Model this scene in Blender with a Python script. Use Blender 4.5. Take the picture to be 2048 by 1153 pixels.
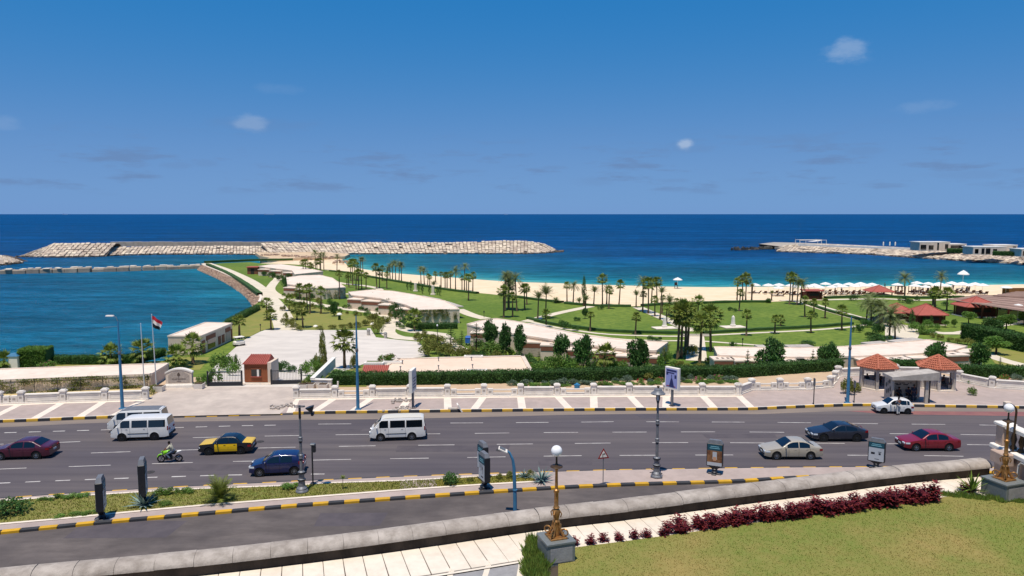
import bpy, bmesh, math, random
from mathutils import Vector, Matrix
from mathutils.geometry import tessellate_polygon
for o in list(bpy.data.objects): bpy.data.objects.remove(o)
S = bpy.context.scene
C = S.collection
R = random.Random(7)
PI = math.pi
# ------------------------------------------------------------------ camera
CAM_H = 19.0
FPX = 1480.0                      # focal length in photograph pixels (2048 wide)
PITCH = math.atan(148.0/FPX)
cam_d = bpy.data.cameras.new('camera'); cam = bpy.data.objects.new('camera', cam_d); C.objects.link(cam)
cam.location = (0, 0, CAM_H); cam.rotation_euler = (PI/2-PITCH, 0, 0)
cam_d.sensor_width = 36; cam_d.lens = FPX/2048*36; cam_d.clip_start = 0.5; cam_d.clip_end = 300000
S.camera = cam
# ------------------------------------------------------------------ sun and sky
SUN_EL, SHX, SHY = math.radians(73), 0.35, 1.0           # shadows fall away from the camera and a little to the right
sv = Vector((-SHX, -SHY, 0)).normalized()*math.cos(SUN_EL); sv.z = math.sin(SUN_EL)
sd = bpy.data.lights.new('sun', 'SUN'); sd.energy = 4.9; sd.angle = math.radians(0.55); sd.color = (1, .93, .83)
sun = bpy.data.objects.new('sun', sd); C.objects.link(sun); sun.location = (0, 0, 80)
sun.rotation_euler = sv.to_track_quat('Z', 'Y').to_euler()
W = bpy.data.worlds.new('World'); S.world = W; W.use_nodes = True
wn, wl = W.node_tree.nodes, W.node_tree.links
wn.clear()
def N(t, nodes, **k):
    n = nodes.new(t)
    for a, b in k.items(): setattr(n, a, b)
    return n
def pixdir(px, py):
    u, v = (px-1024)/FPX, (576.5-py)/FPX
    return Vector((u, math.cos(PITCH)+v*math.sin(PITCH), -math.sin(PITCH)+v*math.cos(PITCH)))
w_out = N('ShaderNodeOutputWorld', wn); w_bg = N('ShaderNodeBackground', wn); SKY_STRENGTH = .08; w_bg.inputs[1].default_value = SKY_STRENGTH
sky = N('ShaderNodeTexSky', wn, sky_type='NISHITA', sun_disc=False, sun_elevation=SUN_EL, sun_rotation=math.atan2(sv.x, sv.y),
        altitude=0, air_density=1.0, dust_density=0.1, ozone_density=1.6)
def wmath(op, a, b=None, c=None, clamp=False):
    n = N('ShaderNodeMath', wn, operation=op, use_clamp=clamp)
    for i, v in enumerate((a, b, c)):
        if v is None: continue
        if hasattr(v, 'is_linked'): wl.new(v, n.inputs[i])
        else: n.inputs[i].default_value = v
    return n.outputs[0]
# the photograph's camera renders the Nishita sky with steeper red and flatter green and blue; one curve per channel for the whole sky
sc_ = N('ShaderNodeSeparateColor', wn); wl.new(sky.outputs[0], sc_.inputs[0]); cc_ = N('ShaderNodeCombineColor', wn)
r3_ = wmath('POWER', sc_.outputs[0], 3.0)
wl.new(wmath('MAXIMUM', wmath('MULTIPLY', wmath('DIVIDE', wmath('MULTIPLY', r3_, .00461), wmath('ADD', wmath('MULTIPLY', r3_, .0249), 1.0)), 1/SKY_STRENGTH), .026/SKY_STRENGTH), cc_.inputs[0])
for k_, out, g_ in ((1, .203, .54), (2, .522, .19)):
    wl.new(wmath('MULTIPLY', wmath('POWER', wmath('MULTIPLY', sc_.outputs[1], 1/3.06), g_), out/SKY_STRENGTH), cc_.inputs[k_])
sky_col = cc_.outputs[0]
tc = N('ShaderNodeTexCoord', wn)
sep = N('ShaderNodeSeparateXYZ', wn); wl.new(tc.outputs['Generated'], sep.inputs[0])
az = wmath('ARCTAN2', sep.outputs[0], sep.outputs[1])
el = wmath('ARCSINE', sep.outputs[2])
cxyz = N('ShaderNodeCombineXYZ', wn); wl.new(az, cxyz.inputs[0]); wl.new(el, cxyz.inputs[1])
def wnoise(sx, sy, scale, detail=6):
    mp = N('ShaderNodeMapping', wn); mp.inputs['Scale'].default_value = (sx, sy, 1); wl.new(cxyz.outputs[0], mp.inputs[0])
    nz = N('ShaderNodeTexNoise', wn); nz.inputs['Scale'].default_value = scale; nz.inputs['Detail'].default_value = detail; nz.inputs['Roughness'].default_value = .62
    wl.new(mp.outputs[0], nz.inputs['Vector']); return nz.outputs[0]
n_fine = wnoise(1, 2.2, 26, 7)
n_band = wnoise(1, 5.5, 9, 7)
def smooth(v, a, b):
    m = N('ShaderNodeMapRange', wn, interpolation_type='SMOOTHSTEP'); m.inputs[1].default_value = a; m.inputs[2].default_value = b
    wl.new(v, m.inputs[0]); return m.outputs[0]
# low band of broken thin cloud all the way round, just above the horizon
low = wmath('MULTIPLY', smooth(n_band, .50, .66), wmath('MULTIPLY', smooth(el, .018, .04), smooth(el, .12, .06)))
def blob(px, py, rx, ry, gain, thr):
    d = pixdir(px, py); a0 = math.atan2(d.x, d.y); e0 = math.asin(d.normalized().z)
    da = wmath('MULTIPLY', wmath('SUBTRACT', az, a0), FPX/rx); de = wmath('MULTIPLY', wmath('SUBTRACT', el, e0), FPX/ry)
    r2 = wmath('ADD', wmath('MULTIPLY', da, da), wmath('MULTIPLY', de, de))
    fall = wmath('EXPONENT', wmath('MULTIPLY', r2, -1.0))
    v = wmath('SUBTRACT', wmath('ADD', fall, wmath('MULTIPLY', wmath('SUBTRACT', n_fine, .5), 1.9)), .25)
    return wmath('MULTIPLY', wmath('MULTIPLY', smooth(v, 0, .8), smooth(fall, .05, .6)), gain)
white = None
for b in ((1690, 102, 42, 24, .30, .22), (1373, 288, 17, 13, .5, .18), (500, 246, 36, 17, .22, .22), (1845, 214, 55, 12, .09, .2), (2, 247, 40, 13, .10, .25), (560, 178, 55, 13, .05, .2)):
    o = blob(*b); white = o if white is None else wmath('MAXIMUM', white, o)
grey = low
for b in ((520, 250, 130, 15, .30, .25), (1390, 298, 55, 10, .34, .25), (1262, 305, 36, 8, .32, .25), (1725, 302, 45, 10, .34, .25), (350, 332, 34, 8, .34, .25), (412, 327, 26, 8, .34, .25),
          (1108, 336, 40, 5, .4, .25), (800, 358, 34, 6, .36, .25), (940, 343, 40, 4, .36, .25), (1185, 363, 55, 12, .3, .25), (1345, 361, 40, 5, .36, .25), (1500, 360, 45, 7, .3, .25), (1940, 350, 90, 9, .28, .25)):
    grey = wmath('MAXIMUM', grey, blob(*b))
mx1 = N('ShaderNodeMix', wn, data_type='RGBA'); wl.new(wmath('MULTIPLY', grey, .62), mx1.inputs[0]); wl.new(sky_col, mx1.inputs[6]); mx1.inputs[7].default_value = (1.75, 2.9, 5.4, 1)
mx2 = N('ShaderNodeMix', wn, data_type='RGBA'); wl.new(white, mx2.inputs[0]); wl.new(mx1.outputs[2], mx2.inputs[6]); mx2.inputs[7].default_value = (6.6, 7.8, 9.6, 1)
wl.new(mx2.outputs[2], w_bg.inputs[0]); wl.new(w_bg.outputs[0], w_out.inputs[0])
S.view_settings.view_transform = 'Standard'; S.view_settings.look = 'None'; S.view_settings.gamma = 1; S.view_settings.exposure = 0.0
S.view_settings.use_curve_mapping = False
S.render.engine = 'CYCLES'
S.cycles.max_bounces = 6; S.cycles.transparent_max_bounces = 6
# ------------------------------------------------------------------ pixel to place
def P(px, py, z=0.0):
    d = pixdir(px, py); t = (z-CAM_H)/d.z
    return Vector((d.x*t, d.y*t, z))
def ZAT(py, y):
    d = pixdir(1024, py); return CAM_H + d.z*(y/d.y)
def PW(n, y):                       # n photograph pixels in metres at depth y
    return n*(y*math.cos(PITCH)+2)/FPX
RZ, SEA = -2.0, -3.5              # level of the resort garden and of the sea; the road is 0
def PL(pts, z=0.0): return [P(a, b, z) for a, b in pts]
HF = [(661, 772.5), (800, 772), (1008, 768), (1200, 763), (1340, 760), (1480, 757), (1600, 748), (1688, 743)]
def front_y(px):
    if px < 395: return 745
    if px < 660: return 9999
    if px > 1690: return 745 if px < 1900 else 752
    for (a, ya), (b, yb) in zip(HF, HF[1:]):
        if a <= px <= b: return ya+(yb-ya)*(px-a)/(b-a)-3
    return 740
def PG(px, py, dz=0.0):             # point on the ground: road level in front, a ramp behind the gates, the lower garden beyond
    if py >= front_y(px) and px > 735 or (px < 395 and py >= 745) or px >= 735 and py >= front_y(px): return P(px, py, dz)
    if 395 <= px < 735:
        z = -1.0
        for _ in range(30):
            y = P(px, py, z).y; t = min(1, max(0, (y-82.5)/18)); z = .5*z+.5*(.1+(RZ-.1)*t)
        return P(px, py, z+dz)
    return P(px, py, RZ+dz)
def PQ(px, py): return PG(px, py, .02)
def catmull(pts, step):
    pts = [Vector(p) for p in pts]; out = []
    ext = [pts[0]*2-pts[1]]+pts+[pts[-1]*2-pts[-2]]
    for i in range(1, len(ext)-2):
        a, b, c, d = ext[i-1:i+3]; n = max(1, int((c-b).length/step))
        for k in range(n):
            t = k/n
            out.append(.5*((2*b)+(c-a)*t+(2*a-5*b+4*c-d)*t*t+(3*b-a-3*c+d)*t*t*t))
    out.append(pts[-1]); return out
def resample(pl, n=None, step=None):
    L = [0]
    for a, b in zip(pl, pl[1:]): L.append(L[-1]+(b-a).length)
    if n is None: n = max(2, int(round(L[-1]/step))+1)
    out = []; j = 0
    for i in range(n):
        s = L[-1]*i/(n-1)
        while j < len(L)-2 and L[j+1] < s: j += 1
        t = (s-L[j])/max(1e-9, L[j+1]-L[j]); out.append(pl[j].lerp(pl[j+1], min(1, max(0, t))))
    return out
def offset(pl, d):                  # to the left of the walking direction
    out = []
    for i, p in enumerate(pl):
        a = pl[max(0, i-1)]; b = pl[min(len(pl)-1, i+1)]; t = (b-a); t.z = 0; t.normalize()
        out.append(p+Vector((-t.y, t.x, 0))*d)
    return out
# ------------------------------------------------------------------ materials
def lin(h):
    h = h.lstrip('#'); r = []
    for i in (0, 2, 4):
        c = int(h[i:i+2], 16)/255; r.append(c/12.92 if c <= .04045 else ((c+.055)/1.055)**2.4)
    return tuple(r)
MATS = {}
def mat(name, col, rough=.8, var=.0, scale=2.0, bump=0.0, bscale=None, metal=0, spec=.3, col2=None, world=True, trans=0, island=0, coat=0, detail=5, thr=(.35, .65), stretch=None, emit=0, rnd=0):
    if name in MATS: return MATS[name]
    m = bpy.data.materials.new(name); m.use_nodes = True; nt = m.node_tree; ns, ls = nt.nodes, nt.links
    b = ns['Principled BSDF']; col = lin(col) if isinstance(col, str) else col
    b.inputs['Base Color'].default_value = (*col, 1); b.inputs['Roughness'].default_value = rough; b.inputs['Metallic'].default_value = metal
    b.inputs['Specular IOR Level'].default_value = spec
    if coat: b.inputs['Coat Weight'].default_value = coat; b.inputs['Coat Roughness'].default_value = .06
    if emit: b.inputs['Emission Color'].default_value = (*col, 1); b.inputs['Emission Strength'].default_value = emit
    cur = None
    if var or col2 or bump:
        if world: g = ns.new('ShaderNodeNewGeometry'); src = g.outputs['Position']
        else: g = ns.new('ShaderNodeTexCoord'); src = g.outputs['Object']
        if stretch:
            mp = ns.new('ShaderNodeMapping'); mp.inputs['Scale'].default_value = stretch; ls.new(src, mp.inputs[0]); src = mp.outputs[0]
        nz = ns.new('ShaderNodeTexNoise'); nz.inputs['Scale'].default_value = scale; nz.inputs['Detail'].default_value = detail; nz.inputs['Roughness'].default_value = .62
        ls.new(src, nz.inputs['Vector'])
        mr = ns.new('ShaderNodeMapRange'); mr.inputs[1].default_value, mr.inputs[2].default_value = thr; ls.new(nz.outputs[0], mr.inputs[0])
        mx = ns.new('ShaderNodeMix'); mx.data_type = 'RGBA'; ls.new(mr.outputs[0], mx.inputs[0])
        c2 = (lin(col2) if isinstance(col2, str) else col2) if col2 else tuple(c*(1+var) for c in col)
        c1 = col if col2 else tuple(c*(1-var) for c in col)
        mx.inputs[6].default_value = (*c1, 1); mx.inputs[7].default_value = (*c2, 1); cur = mx.outputs[2]
        if bump:
            n2 = ns.new('ShaderNodeTexNoise'); n2.inputs['Scale'].default_value = bscale or scale*4; n2.inputs['Detail'].default_value = 4; ls.new(src, n2.inputs['Vector'])
            bp = ns.new('ShaderNodeBump'); bp.inputs['Strength'].default_value = bump; bp.inputs['Distance'].default_value = .05
            ls.new(n2.outputs[0], bp.inputs['Height']); ls.new(bp.outputs[0], b.inputs['Normal'])
    def varied(val, amt):
        nonlocal cur
        h = ns.new('ShaderNodeHueSaturation')
        mr = ns.new('ShaderNodeMapRange'); mr.inputs[3].default_value = 1-amt; mr.inputs[4].default_value = 1+amt; ls.new(val, mr.inputs[0]); ls.new(mr.outputs[0], h.inputs['Value'])
        m2 = ns.new('ShaderNodeMapRange'); m2.inputs[3].default_value = .5-amt*.05; m2.inputs[4].default_value = .5+amt*.03; ls.new(val, m2.inputs[0]); ls.new(m2.outputs[0], h.inputs['Hue'])
        if cur: ls.new(cur, h.inputs['Color'])
        else: h.inputs['Color'].default_value = (*col, 1)
        cur = h.outputs[0]
    if island: varied(ns.new('ShaderNodeNewGeometry').outputs['Random Per Island'], island)
    if rnd: varied(ns.new('ShaderNodeObjectInfo').outputs['Random'], rnd)
    if cur: ls.new(cur, b.inputs['Base Color'])
    if trans:
        t = ns.new('ShaderNodeBsdfTranslucent'); mixs = ns.new('ShaderNodeMixShader'); mixs.inputs[0].default_value = trans
        if cur: ls.new(cur, t.inputs[0])
        else: t.inputs[0].default_value = (*col, 1)
        ls.new(b.outputs[0], mixs.inputs[1]); ls.new(t.outputs[0], mixs.inputs[2]); ls.new(mixs.outputs[0], ns['Material Output'].inputs[0])
    MATS[name] = m; return m
# ------------------------------------------------------------------ mesh building
class MB:
    def __init__(s): s.v = []; s.f = []
    def add(s, vs, fs):
        o = len(s.v); s.v += [tuple(v) for v in vs]; s.f += [tuple(i+o for i in f) for f in fs]; return s
    def box(s, c, d, rz=0, taper=1.0, rx=0):
        x, y, z = d[0]/2, d[1]/2, d[2]/2
        vs = [Vector((sx*x*(taper if sz > 0 else 1), sy*y*(taper if sz > 0 else 1), sz*z)) for sz in (-1, 1) for sx, sy in ((-1, -1), (1, -1), (1, 1), (-1, 1))]
        M = Matrix.Rotation(rz, 3, 'Z') @ Matrix.Rotation(rx, 3, 'X'); c = Vector(c)
        return s.add([M@v+c for v in vs], [(3, 2, 1, 0), (4, 5, 6, 7), (0, 1, 5, 4), (1, 2, 6, 5), (2, 3, 7, 6), (3, 0, 4, 7)])
    def bbox(s, c, d, b=.02, rz=0):     # box with bevelled upper edge and corners
        x, y = d[0]/2, d[1]/2
        def ring(k, z): return [(sx*(x-a), sy*(y-c_), z) for sx, sy, a, c_ in ((-1, -1, k+b, k), (1, -1, k+b, k), (1, -1, k, k+b), (1, 1, k, k+b), (1, 1, k+b, k), (-1, 1, k+b, k), (-1, 1, k, k+b), (-1, -1, k, k+b))]
        vs = ring(0, -d[2]/2)+ring(0, d[2]/2-b)+ring(b, d[2]/2)
        fs = [tuple(range(7, -1, -1)), tuple(range(16, 24))]
        for l in (0, 8):
            for i in range(8): fs.append((l+i, l+(i+1) % 8, l+8+(i+1) % 8, l+8+i))
        M = Matrix.Rotation(rz, 3, 'Z'); c = Vector(c)
        return s.add([M@Vector(v)+c for v in vs], fs)
    def prism(s, poly, z0, z1, top=True, bottom=False, sides=True):
        n = len(poly); A = sum(poly[i][0]*poly[(i+1) % n][1]-poly[(i+1) % n][0]*poly[i][1] for i in range(n))
        if A < 0: poly = poly[::-1]
        vs = [(p[0], p[1], z0) for p in poly]+[(p[0], p[1], z1) for p in poly]
        fs = []
        if sides: fs += [(i, (i+1) % n, n+(i+1) % n, n+i) for i in range(n)]
        tri = tessellate_polygon([[Vector((p[0], p[1], 0)) for p in poly]])
        for t in tri:
            a, b, c = t
            cr = (poly[b][0]-poly[a][0])*(poly[c][1]-poly[a][1])-(poly[b][1]-poly[a][1])*(poly[c][0]-poly[a][0])
            if cr < 0: a, c = c, a
            if top: fs.append((n+a, n+b, n+c))
            if bottom: fs.append((c, b, a))
        return s.add(vs, fs)
    def tube(s, path, rad, n=8, caps=True):
        path = [Vector(p) for p in path]; vs = []; fs = []
        if not hasattr(rad, '__len__'): rad = [rad]*len(path)
        up = None
        for i, p in enumerate(path):
            t = (path[min(i+1, len(path)-1)]-path[max(i-1, 0)]).normalized()
            if up is None or abs(up.dot(t)) > .99: up = Vector((1, 0, 0)) if abs(t.x) < .9 else Vector((0, 1, 0))
            a = (up-t*up.dot(t)).normalized(); b = t.cross(a); up = a
            for k in range(n): vs.append(p+(a*math.cos(2*PI*k/n)+b*math.sin(2*PI*k/n))*rad[i])
        for i in range(len(path)-1):
            for k in range(n): fs.append((i*n+k, i*n+(k+1) % n, (i+1)*n+(k+1) % n, (i+1)*n+k))
        if caps: fs += [tuple(range(n-1, -1, -1)), tuple(range(len(vs)-n, len(vs)))]
        return s.add(vs, fs)
    def lathe(s, prof, c=(0, 0, 0), n=12, ph=0):
        vs = []; fs = []
        for r, z in prof:
            for k in range(n): vs.append((c[0]+r*math.cos(2*PI*k/n+ph), c[1]+r*math.sin(2*PI*k/n+ph), c[2]+z))
        for i in range(len(prof)-1):
            for k in range(n): fs.append((i*n+k, i*n+(k+1) % n, (i+1)*n+(k+1) % n, (i+1)*n+k))
        fs += [tuple(range(n-1, -1, -1)), tuple(range(len(vs)-n, len(vs)))]
        return s.add(vs, fs)
    def strip(s, rows):                 # rows: equally long polylines
        n = len(rows[0]); vs = [p for r in rows for p in r]; fs = []
        for i in range(len(rows)-1):
            for k in range(n-1): fs.append((i*n+k, i*n+k+1, (i+1)*n+k+1, (i+1)*n+k))
        return s.add(vs, fs)
    def mesh(s, name, smooth=None):
        me = bpy.data.meshes.new(name); me.from_pydata(s.v, [], s.f); me.update()
        if smooth is not None:
            me.polygons.foreach_set('use_smooth', [True]*len(me.polygons)); me.set_sharp_from_angle(angle=math.radians(smooth))
        return me
def obj(name, data, m=None, parent=None, loc=None, rz=0, smooth=None):
    if isinstance(data, MB): data = data.mesh(name, smooth)
    o = bpy.data.objects.new(name, data); C.objects.link(o)
    if m is not None:
        if isinstance(m, str): m = MATS[m]
        if not data.materials: data.materials.append(m)
        elif data.materials[0] is not m: o.material_slots[0].link = 'OBJECT'; o.material_slots[0].material = m
    if parent: o.parent = parent
    if loc is not None: o.location = loc
    if rz: o.rotation_euler.z = rz
    return o
def tag(o, label, cat, group=None):
    o['label'] = label; o['category'] = cat
    if group: o['group'] = group
    return o
def thing(name, label, cat, loc=(0, 0, 0), rz=0, group=None):
    o = bpy.data.objects.new(name, None); C.objects.link(o); o.empty_display_size = .2
    o.location = loc; o.rotation_euler.z = rz; return tag(o, label, cat, group)
def struct(name, data, m, parent=None, smooth=None):
    o = obj(name, data, m, parent, smooth=smooth)
    if not parent: o['kind'] = 'structure'
    return o
def stuff(o): o['kind'] = 'stuff'; return o
def kids(o): return [c for c in KID.get(o.name, [])]
KID = {}
def dup(root, loc, rz=0, label=None, group=None, scale=None):
    def cp(o, par):
        c = o.copy(); C.objects.link(c)
        if par: c.parent = par
        for k in list(o.children): cp(k, c)
        return c
    r = cp(root, None); r.location = loc; r.rotation_euler.z = rz
    if label: r['label'] = label
    if group: r['group'] = group
    if scale: r.scale = (scale,)*3 if not hasattr(scale, '__len__') else scale
    return r
def text_mesh(body, size, depth=.004):
    cu = bpy.data.curves.new('lettering', 'FONT'); cu.body = body; cu.size = size; cu.extrude = depth; cu.align_x = 'CENTER'; cu.align_y = 'CENTER'; cu.resolution_u = 2
    t = bpy.data.objects.new('lettering', cu); C.objects.link(t)
    bpy.context.view_layer.update(); me = bpy.data.meshes.new_from_object(t.evaluated_get(bpy.context.evaluated_depsgraph_get()))
    bpy.data.objects.remove(t); me.name = 'lettering'; return me
def mat_multi(name, c0, c1, c2, big, fine, rough=.93, bump=.3, bscale=20, st_big=(1, 1, 1), st_fine=(1, 1, 1), amt=.5, spec=.25, thr=(.38, .62)):
    # two noises: a broad one swings between c0 and c1, a fine one adds c2
    m = bpy.data.materials.new(name); m.use_nodes = True; ns, ls = m.node_tree.nodes, m.node_tree.links; b = ns['Principled BSDF']; b.inputs['Roughness'].default_value = rough; b.inputs['Specular IOR Level'].default_value = spec
    g = ns.new('ShaderNodeNewGeometry'); fs = []
    for sc, st in ((big, st_big), (fine, st_fine)):
        mp = ns.new('ShaderNodeMapping'); mp.inputs['Scale'].default_value = st; ls.new(g.outputs['Position'], mp.inputs[0])
        n = ns.new('ShaderNodeTexNoise'); n.inputs['Scale'].default_value = sc; n.inputs['Detail'].default_value = 7; n.inputs['Roughness'].default_value = .65; ls.new(mp.outputs[0], n.inputs['Vector'])
        r = ns.new('ShaderNodeMapRange'); r.inputs[1].default_value, r.inputs[2].default_value = thr; ls.new(n.outputs[0], r.inputs[0]); fs.append(r.outputs[0])
    x = ns.new('ShaderNodeMix'); x.data_type = 'RGBA'; ls.new(fs[0], x.inputs[0]); x.inputs[6].default_value = (*lin(c0), 1); x.inputs[7].default_value = (*lin(c1), 1)
    k = ns.new('ShaderNodeMath'); k.operation = 'MULTIPLY'; ls.new(fs[1], k.inputs[0]); k.inputs[1].default_value = amt
    y = ns.new('ShaderNodeMix'); y.data_type = 'RGBA'; ls.new(k.outputs[0], y.inputs[0]); ls.new(x.outputs[2], y.inputs[6]); y.inputs[7].default_value = (*lin(c2), 1); ls.new(y.outputs[2], b.inputs['Base Color'])
    n = ns.new('ShaderNodeTexNoise'); n.inputs['Scale'].default_value = bscale; n.inputs['Detail'].default_value = 3; ls.new(g.outputs['Position'], n.inputs['Vector']); bp = ns.new('ShaderNodeBump'); bp.inputs['Strength'].default_value = bump; bp.inputs['Distance'].default_value = .05; ls.new(n.outputs[0], bp.inputs['Height']); ls.new(bp.outputs[0], b.inputs['Normal'])
    MATS[name] = m; return m
# common materials
mat('white_paint', '#e4dccf', .6, .05, 1.5)
mat_multi('cream_wall', '#d6c4b0', '#cbb8a4', '#9d8b79', .4, 1.2, st_fine=(1, 1, .35), amt=.3, bump=.15, bscale=12, thr=(.42, .72))
mat_multi('roof_cream', '#e4d2c0', '#dac7b4', '#b8a48f', .12, .9, amt=.38, thr=(.42, .7))
mat_multi('roof_pink', '#e0c8b0', '#d9bfa6', '#c4a88e', .15, .8, amt=.25, thr=(.42, .7))
mat('brown_band', '#7c4f3c', .75, .12, 2)
mat('terracotta', '#a8634a', .75, .16, 3, .2, 10, island=.18)
mat('red_roof', '#a3564a', .8, .10, 2, .2, 8)
mat('dark_metal', '#24262b', .45, .1, 3, spec=.4)
mat('grey_metal', '#6d7073', .5, .1, 3, metal=.3)
mat('blue_paint', '#3d7394', .5, .10, 2.5)
mat('gold_paint', '#9b7040', .42, .25, 9, metal=.55)
mat_multi('concrete', '#bdb4a9', '#aca398', '#857c72', .5, 2.0, amt=.35, bump=.3, bscale=14)
mat('black_rubber', '#161616', .85)
mat('glass_dark', '#0b0f14', .05, spec=.8)
mat('chrome', '#b8bbc0', .22, metal=.9)
# ================================================================== THE SETTING
water_px = [(560, 523), (640, 517), (679, 516), (692, 528), (734, 540), (804, 548), (885, 554), (1007, 563), (1114, 567), (1234, 571), (1346, 574), (1442, 575), (1500, 574), (1768, 573), (1901, 571), (2048, 569), (2400, 560), (2900, 545)]
back_px = [(520, 527), (600, 530), (648, 540), (692, 544), (747, 554), (812, 565), (890, 578), (955, 586), (1007, 591), (1039, 597), (1130, 606), (1192, 612), (1270, 613), (1325, 609), (1416, 606), (1481, 604), (1540, 604), (1600, 601), (1650, 595), (1741, 592), (1848, 595), (1901, 594), (2048, 588), (2400, 580), (2900, 575)]
waterline = catmull(PL(water_px, SEA), 6)
backline = catmull(PL(back_px, RZ), 6)
basin_px = [(-900, 724), (-300, 724), (60, 723), (330, 722), (352, 690), (400, 664), (455, 640), (490, 622), (515, 606), (520, 594), (505, 579), (470, 559), (440, 545), (403, 530)]
basin = catmull(PL(basin_px, RZ), 5)
chan = PL([(403, 530), (440, 527), (500, 524.5), (520, 527)], RZ)
# ---- sea
def axis(lo, hi, step, far, grow=1.35):
    a = []; x = lo
    while x <= hi: a.append(x); x += step
    s = step
    while a[-1] < far: s *= grow; a.append(a[-1]+s)
    s = step; b = []; x = lo
    while x > -far: s *= grow; x -= s; b.append(x)
    return b[::-1], a
bx_, ax_ = axis(-240, 420, 7, 70000)
by_, ay_ = axis(60, 520, 6, 90000)
XS, YS = bx_+ax_, [40]+ay_
wl_s = resample(waterline, step=9)
bas_s = resample(basin, step=9)
mb = MB(); mb.strip([[Vector((x, y, SEA)) for x in XS] for y in YS])
me = mb.mesh('sea')
at = me.attributes.new('shore', 'FLOAT', 'POINT'); vals = []
for v in me.vertices:
    p = v.co
    if -300 < p.x < 480 and p.y < 560:
        d = min((p-q).length for q in wl_s); d2 = min(math.hypot(p.x-q.x, p.y-q.y) for q in bas_s)+26
        vals.append(min(d, d2))
    else: vals.append(400.0)
at.data.foreach_set('value', vals)
def sea_mat():
    m = bpy.data.materials.new('sea_water'); m.use_nodes = True; ns, ls = m.node_tree.nodes, m.node_tree.links; b = ns['Principled BSDF']
    a = ns.new('ShaderNodeAttribute'); a.attribute_name = 'shore'
    g = ns.new('ShaderNodeNewGeometry')
    wob = ns.new('ShaderNodeTexNoise'); wob.inputs['Scale'].default_value = .022; wob.inputs['Detail'].default_value = 4; ls.new(g.outputs['Position'], wob.inputs['Vector'])
    ad = ns.new('ShaderNodeMath'); ad.operation = 'MULTIPLY_ADD'; ls.new(wob.outputs[0], ad.inputs[0]); ad.inputs[1].default_value = 36; ad.inputs[2].default_value = -18
    s2 = ns.new('ShaderNodeMath'); s2.operation = 'MULTIPLY_ADD'; ls.new(ad.outputs[0], s2.inputs[0])
    dm = ns.new('ShaderNodeMapRange'); dm.inputs[1].default_value = 0; dm.inputs[2].default_value = 30; ls.new(a.outputs['Fac'], dm.inputs[0]); ls.new(dm.outputs[0], s2.inputs[1]); ls.new(a.outputs['Fac'], s2.inputs[2])
    mr = ns.new('ShaderNodeMapRange'); mr.inputs[1].default_value = 0; mr.inputs[2].default_value = 300; ls.new(s2.outputs[0], mr.inputs[0])
    rp = ns.new('ShaderNodeValToRGB'); e = rp.color_ramp.elements
    stops = [(0, '#7f9d8a'), (.006, '#4f9088'), (.022, '#236f78'), (.07, '#105a6a'), (.16, '#0c4f68'), (.5, '#053c66'), (1, '#033862')]
    e[0].position, e[0].color = stops[0][0], (*lin(stops[0][1]), 1); e[1].position, e[1].color = stops[-1][0], (*lin(stops[-1][1]), 1)
    for p_, c in stops[1:-1]: k = e.new(p_); k.color = (*lin(c), 1)
    ls.new(mr.outputs[0], rp.inputs[0])
    # wind lanes and weed patches: lighter and darker water
    acc = rp.outputs[0]
    for sc, st, lo, hi in ((.012, (.35, 1.6, 1), .72, 1.28), (.16, (.5, 1.5, 1), .70, 1.35), (.6, (.45, 1.3, 1), 1.08, 1.68)):
        mp = ns.new('ShaderNodeMapping'); mp.inputs['Scale'].default_value = st; mp.inputs['Rotation'].default_value = (0, 0, .12); ls.new(g.outputs['Position'], mp.inputs[0])
        n = ns.new('ShaderNodeTexNoise'); n.inputs['Scale'].default_value = sc; n.inputs['Detail'].default_value = 6; n.inputs['Roughness'].default_value = .6; ls.new(mp.outputs[0], n.inputs['Vector'])
        q = ns.new('ShaderNodeMapRange'); q.inputs[1].default_value, q.inputs[2].default_value, q.inputs[3].default_value, q.inputs[4].default_value = .34, .66, lo, hi; ls.new(n.outputs[0], q.inputs[0])
        h = ns.new('ShaderNodeHueSaturation'); ls.new(q.outputs[0], h.inputs['Value']); ls.new(acc, h.inputs['Color']); acc = h.outputs[0]
    ls.new(acc, b.inputs['Base Color'])
    b.inputs['Roughness'].default_value = .9; b.inputs['Specular IOR Level'].default_value = 0
    hs = None
    for sc, st, w in ((.9, (1, 1.7, 1), .5), (.22, (1, 2.2, 1), 1.3), (.035, (1, 2.6, 1), 3.2)):
        mp = ns.new('ShaderNodeMapping'); mp.inputs['Scale'].default_value = st; mp.inputs['Rotation'].default_value = (0, 0, .25); ls.new(g.outputs['Position'], mp.inputs[0])
        n = ns.new('ShaderNodeTexNoise'); n.inputs['Scale'].default_value = sc; n.inputs['Detail'].default_value = 5; n.inputs['Roughness'].default_value = .6; ls.new(mp.outputs[0], n.inputs['Vector'])
        q = ns.new('ShaderNodeMath'); q.operation = 'MULTIPLY_ADD'; ls.new(n.outputs[0], q.inputs[0]); q.inputs[1].default_value = w
        if hs: ls.new(hs, q.inputs[2])
        else: q.inputs[2].default_value = 0
        hs = q.outputs[0]
    bp = ns.new('ShaderNodeBump'); bp.inputs['Strength'].default_value = 1.0; bp.inputs['Distance'].default_value = 1.4; ls.new(hs, bp.inputs['Height']); ls.new(bp.outputs[0], b.inputs['Normal'])
    # sky mirrored by the wave faces; steep little waves keep a rough sea from becoming a full mirror far out
    gl = ns.new('ShaderNodeBsdfGlossy'); gl.inputs['Roughness'].default_value = .16; ls.new(bp.outputs[0], gl.inputs['Normal'])
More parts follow.
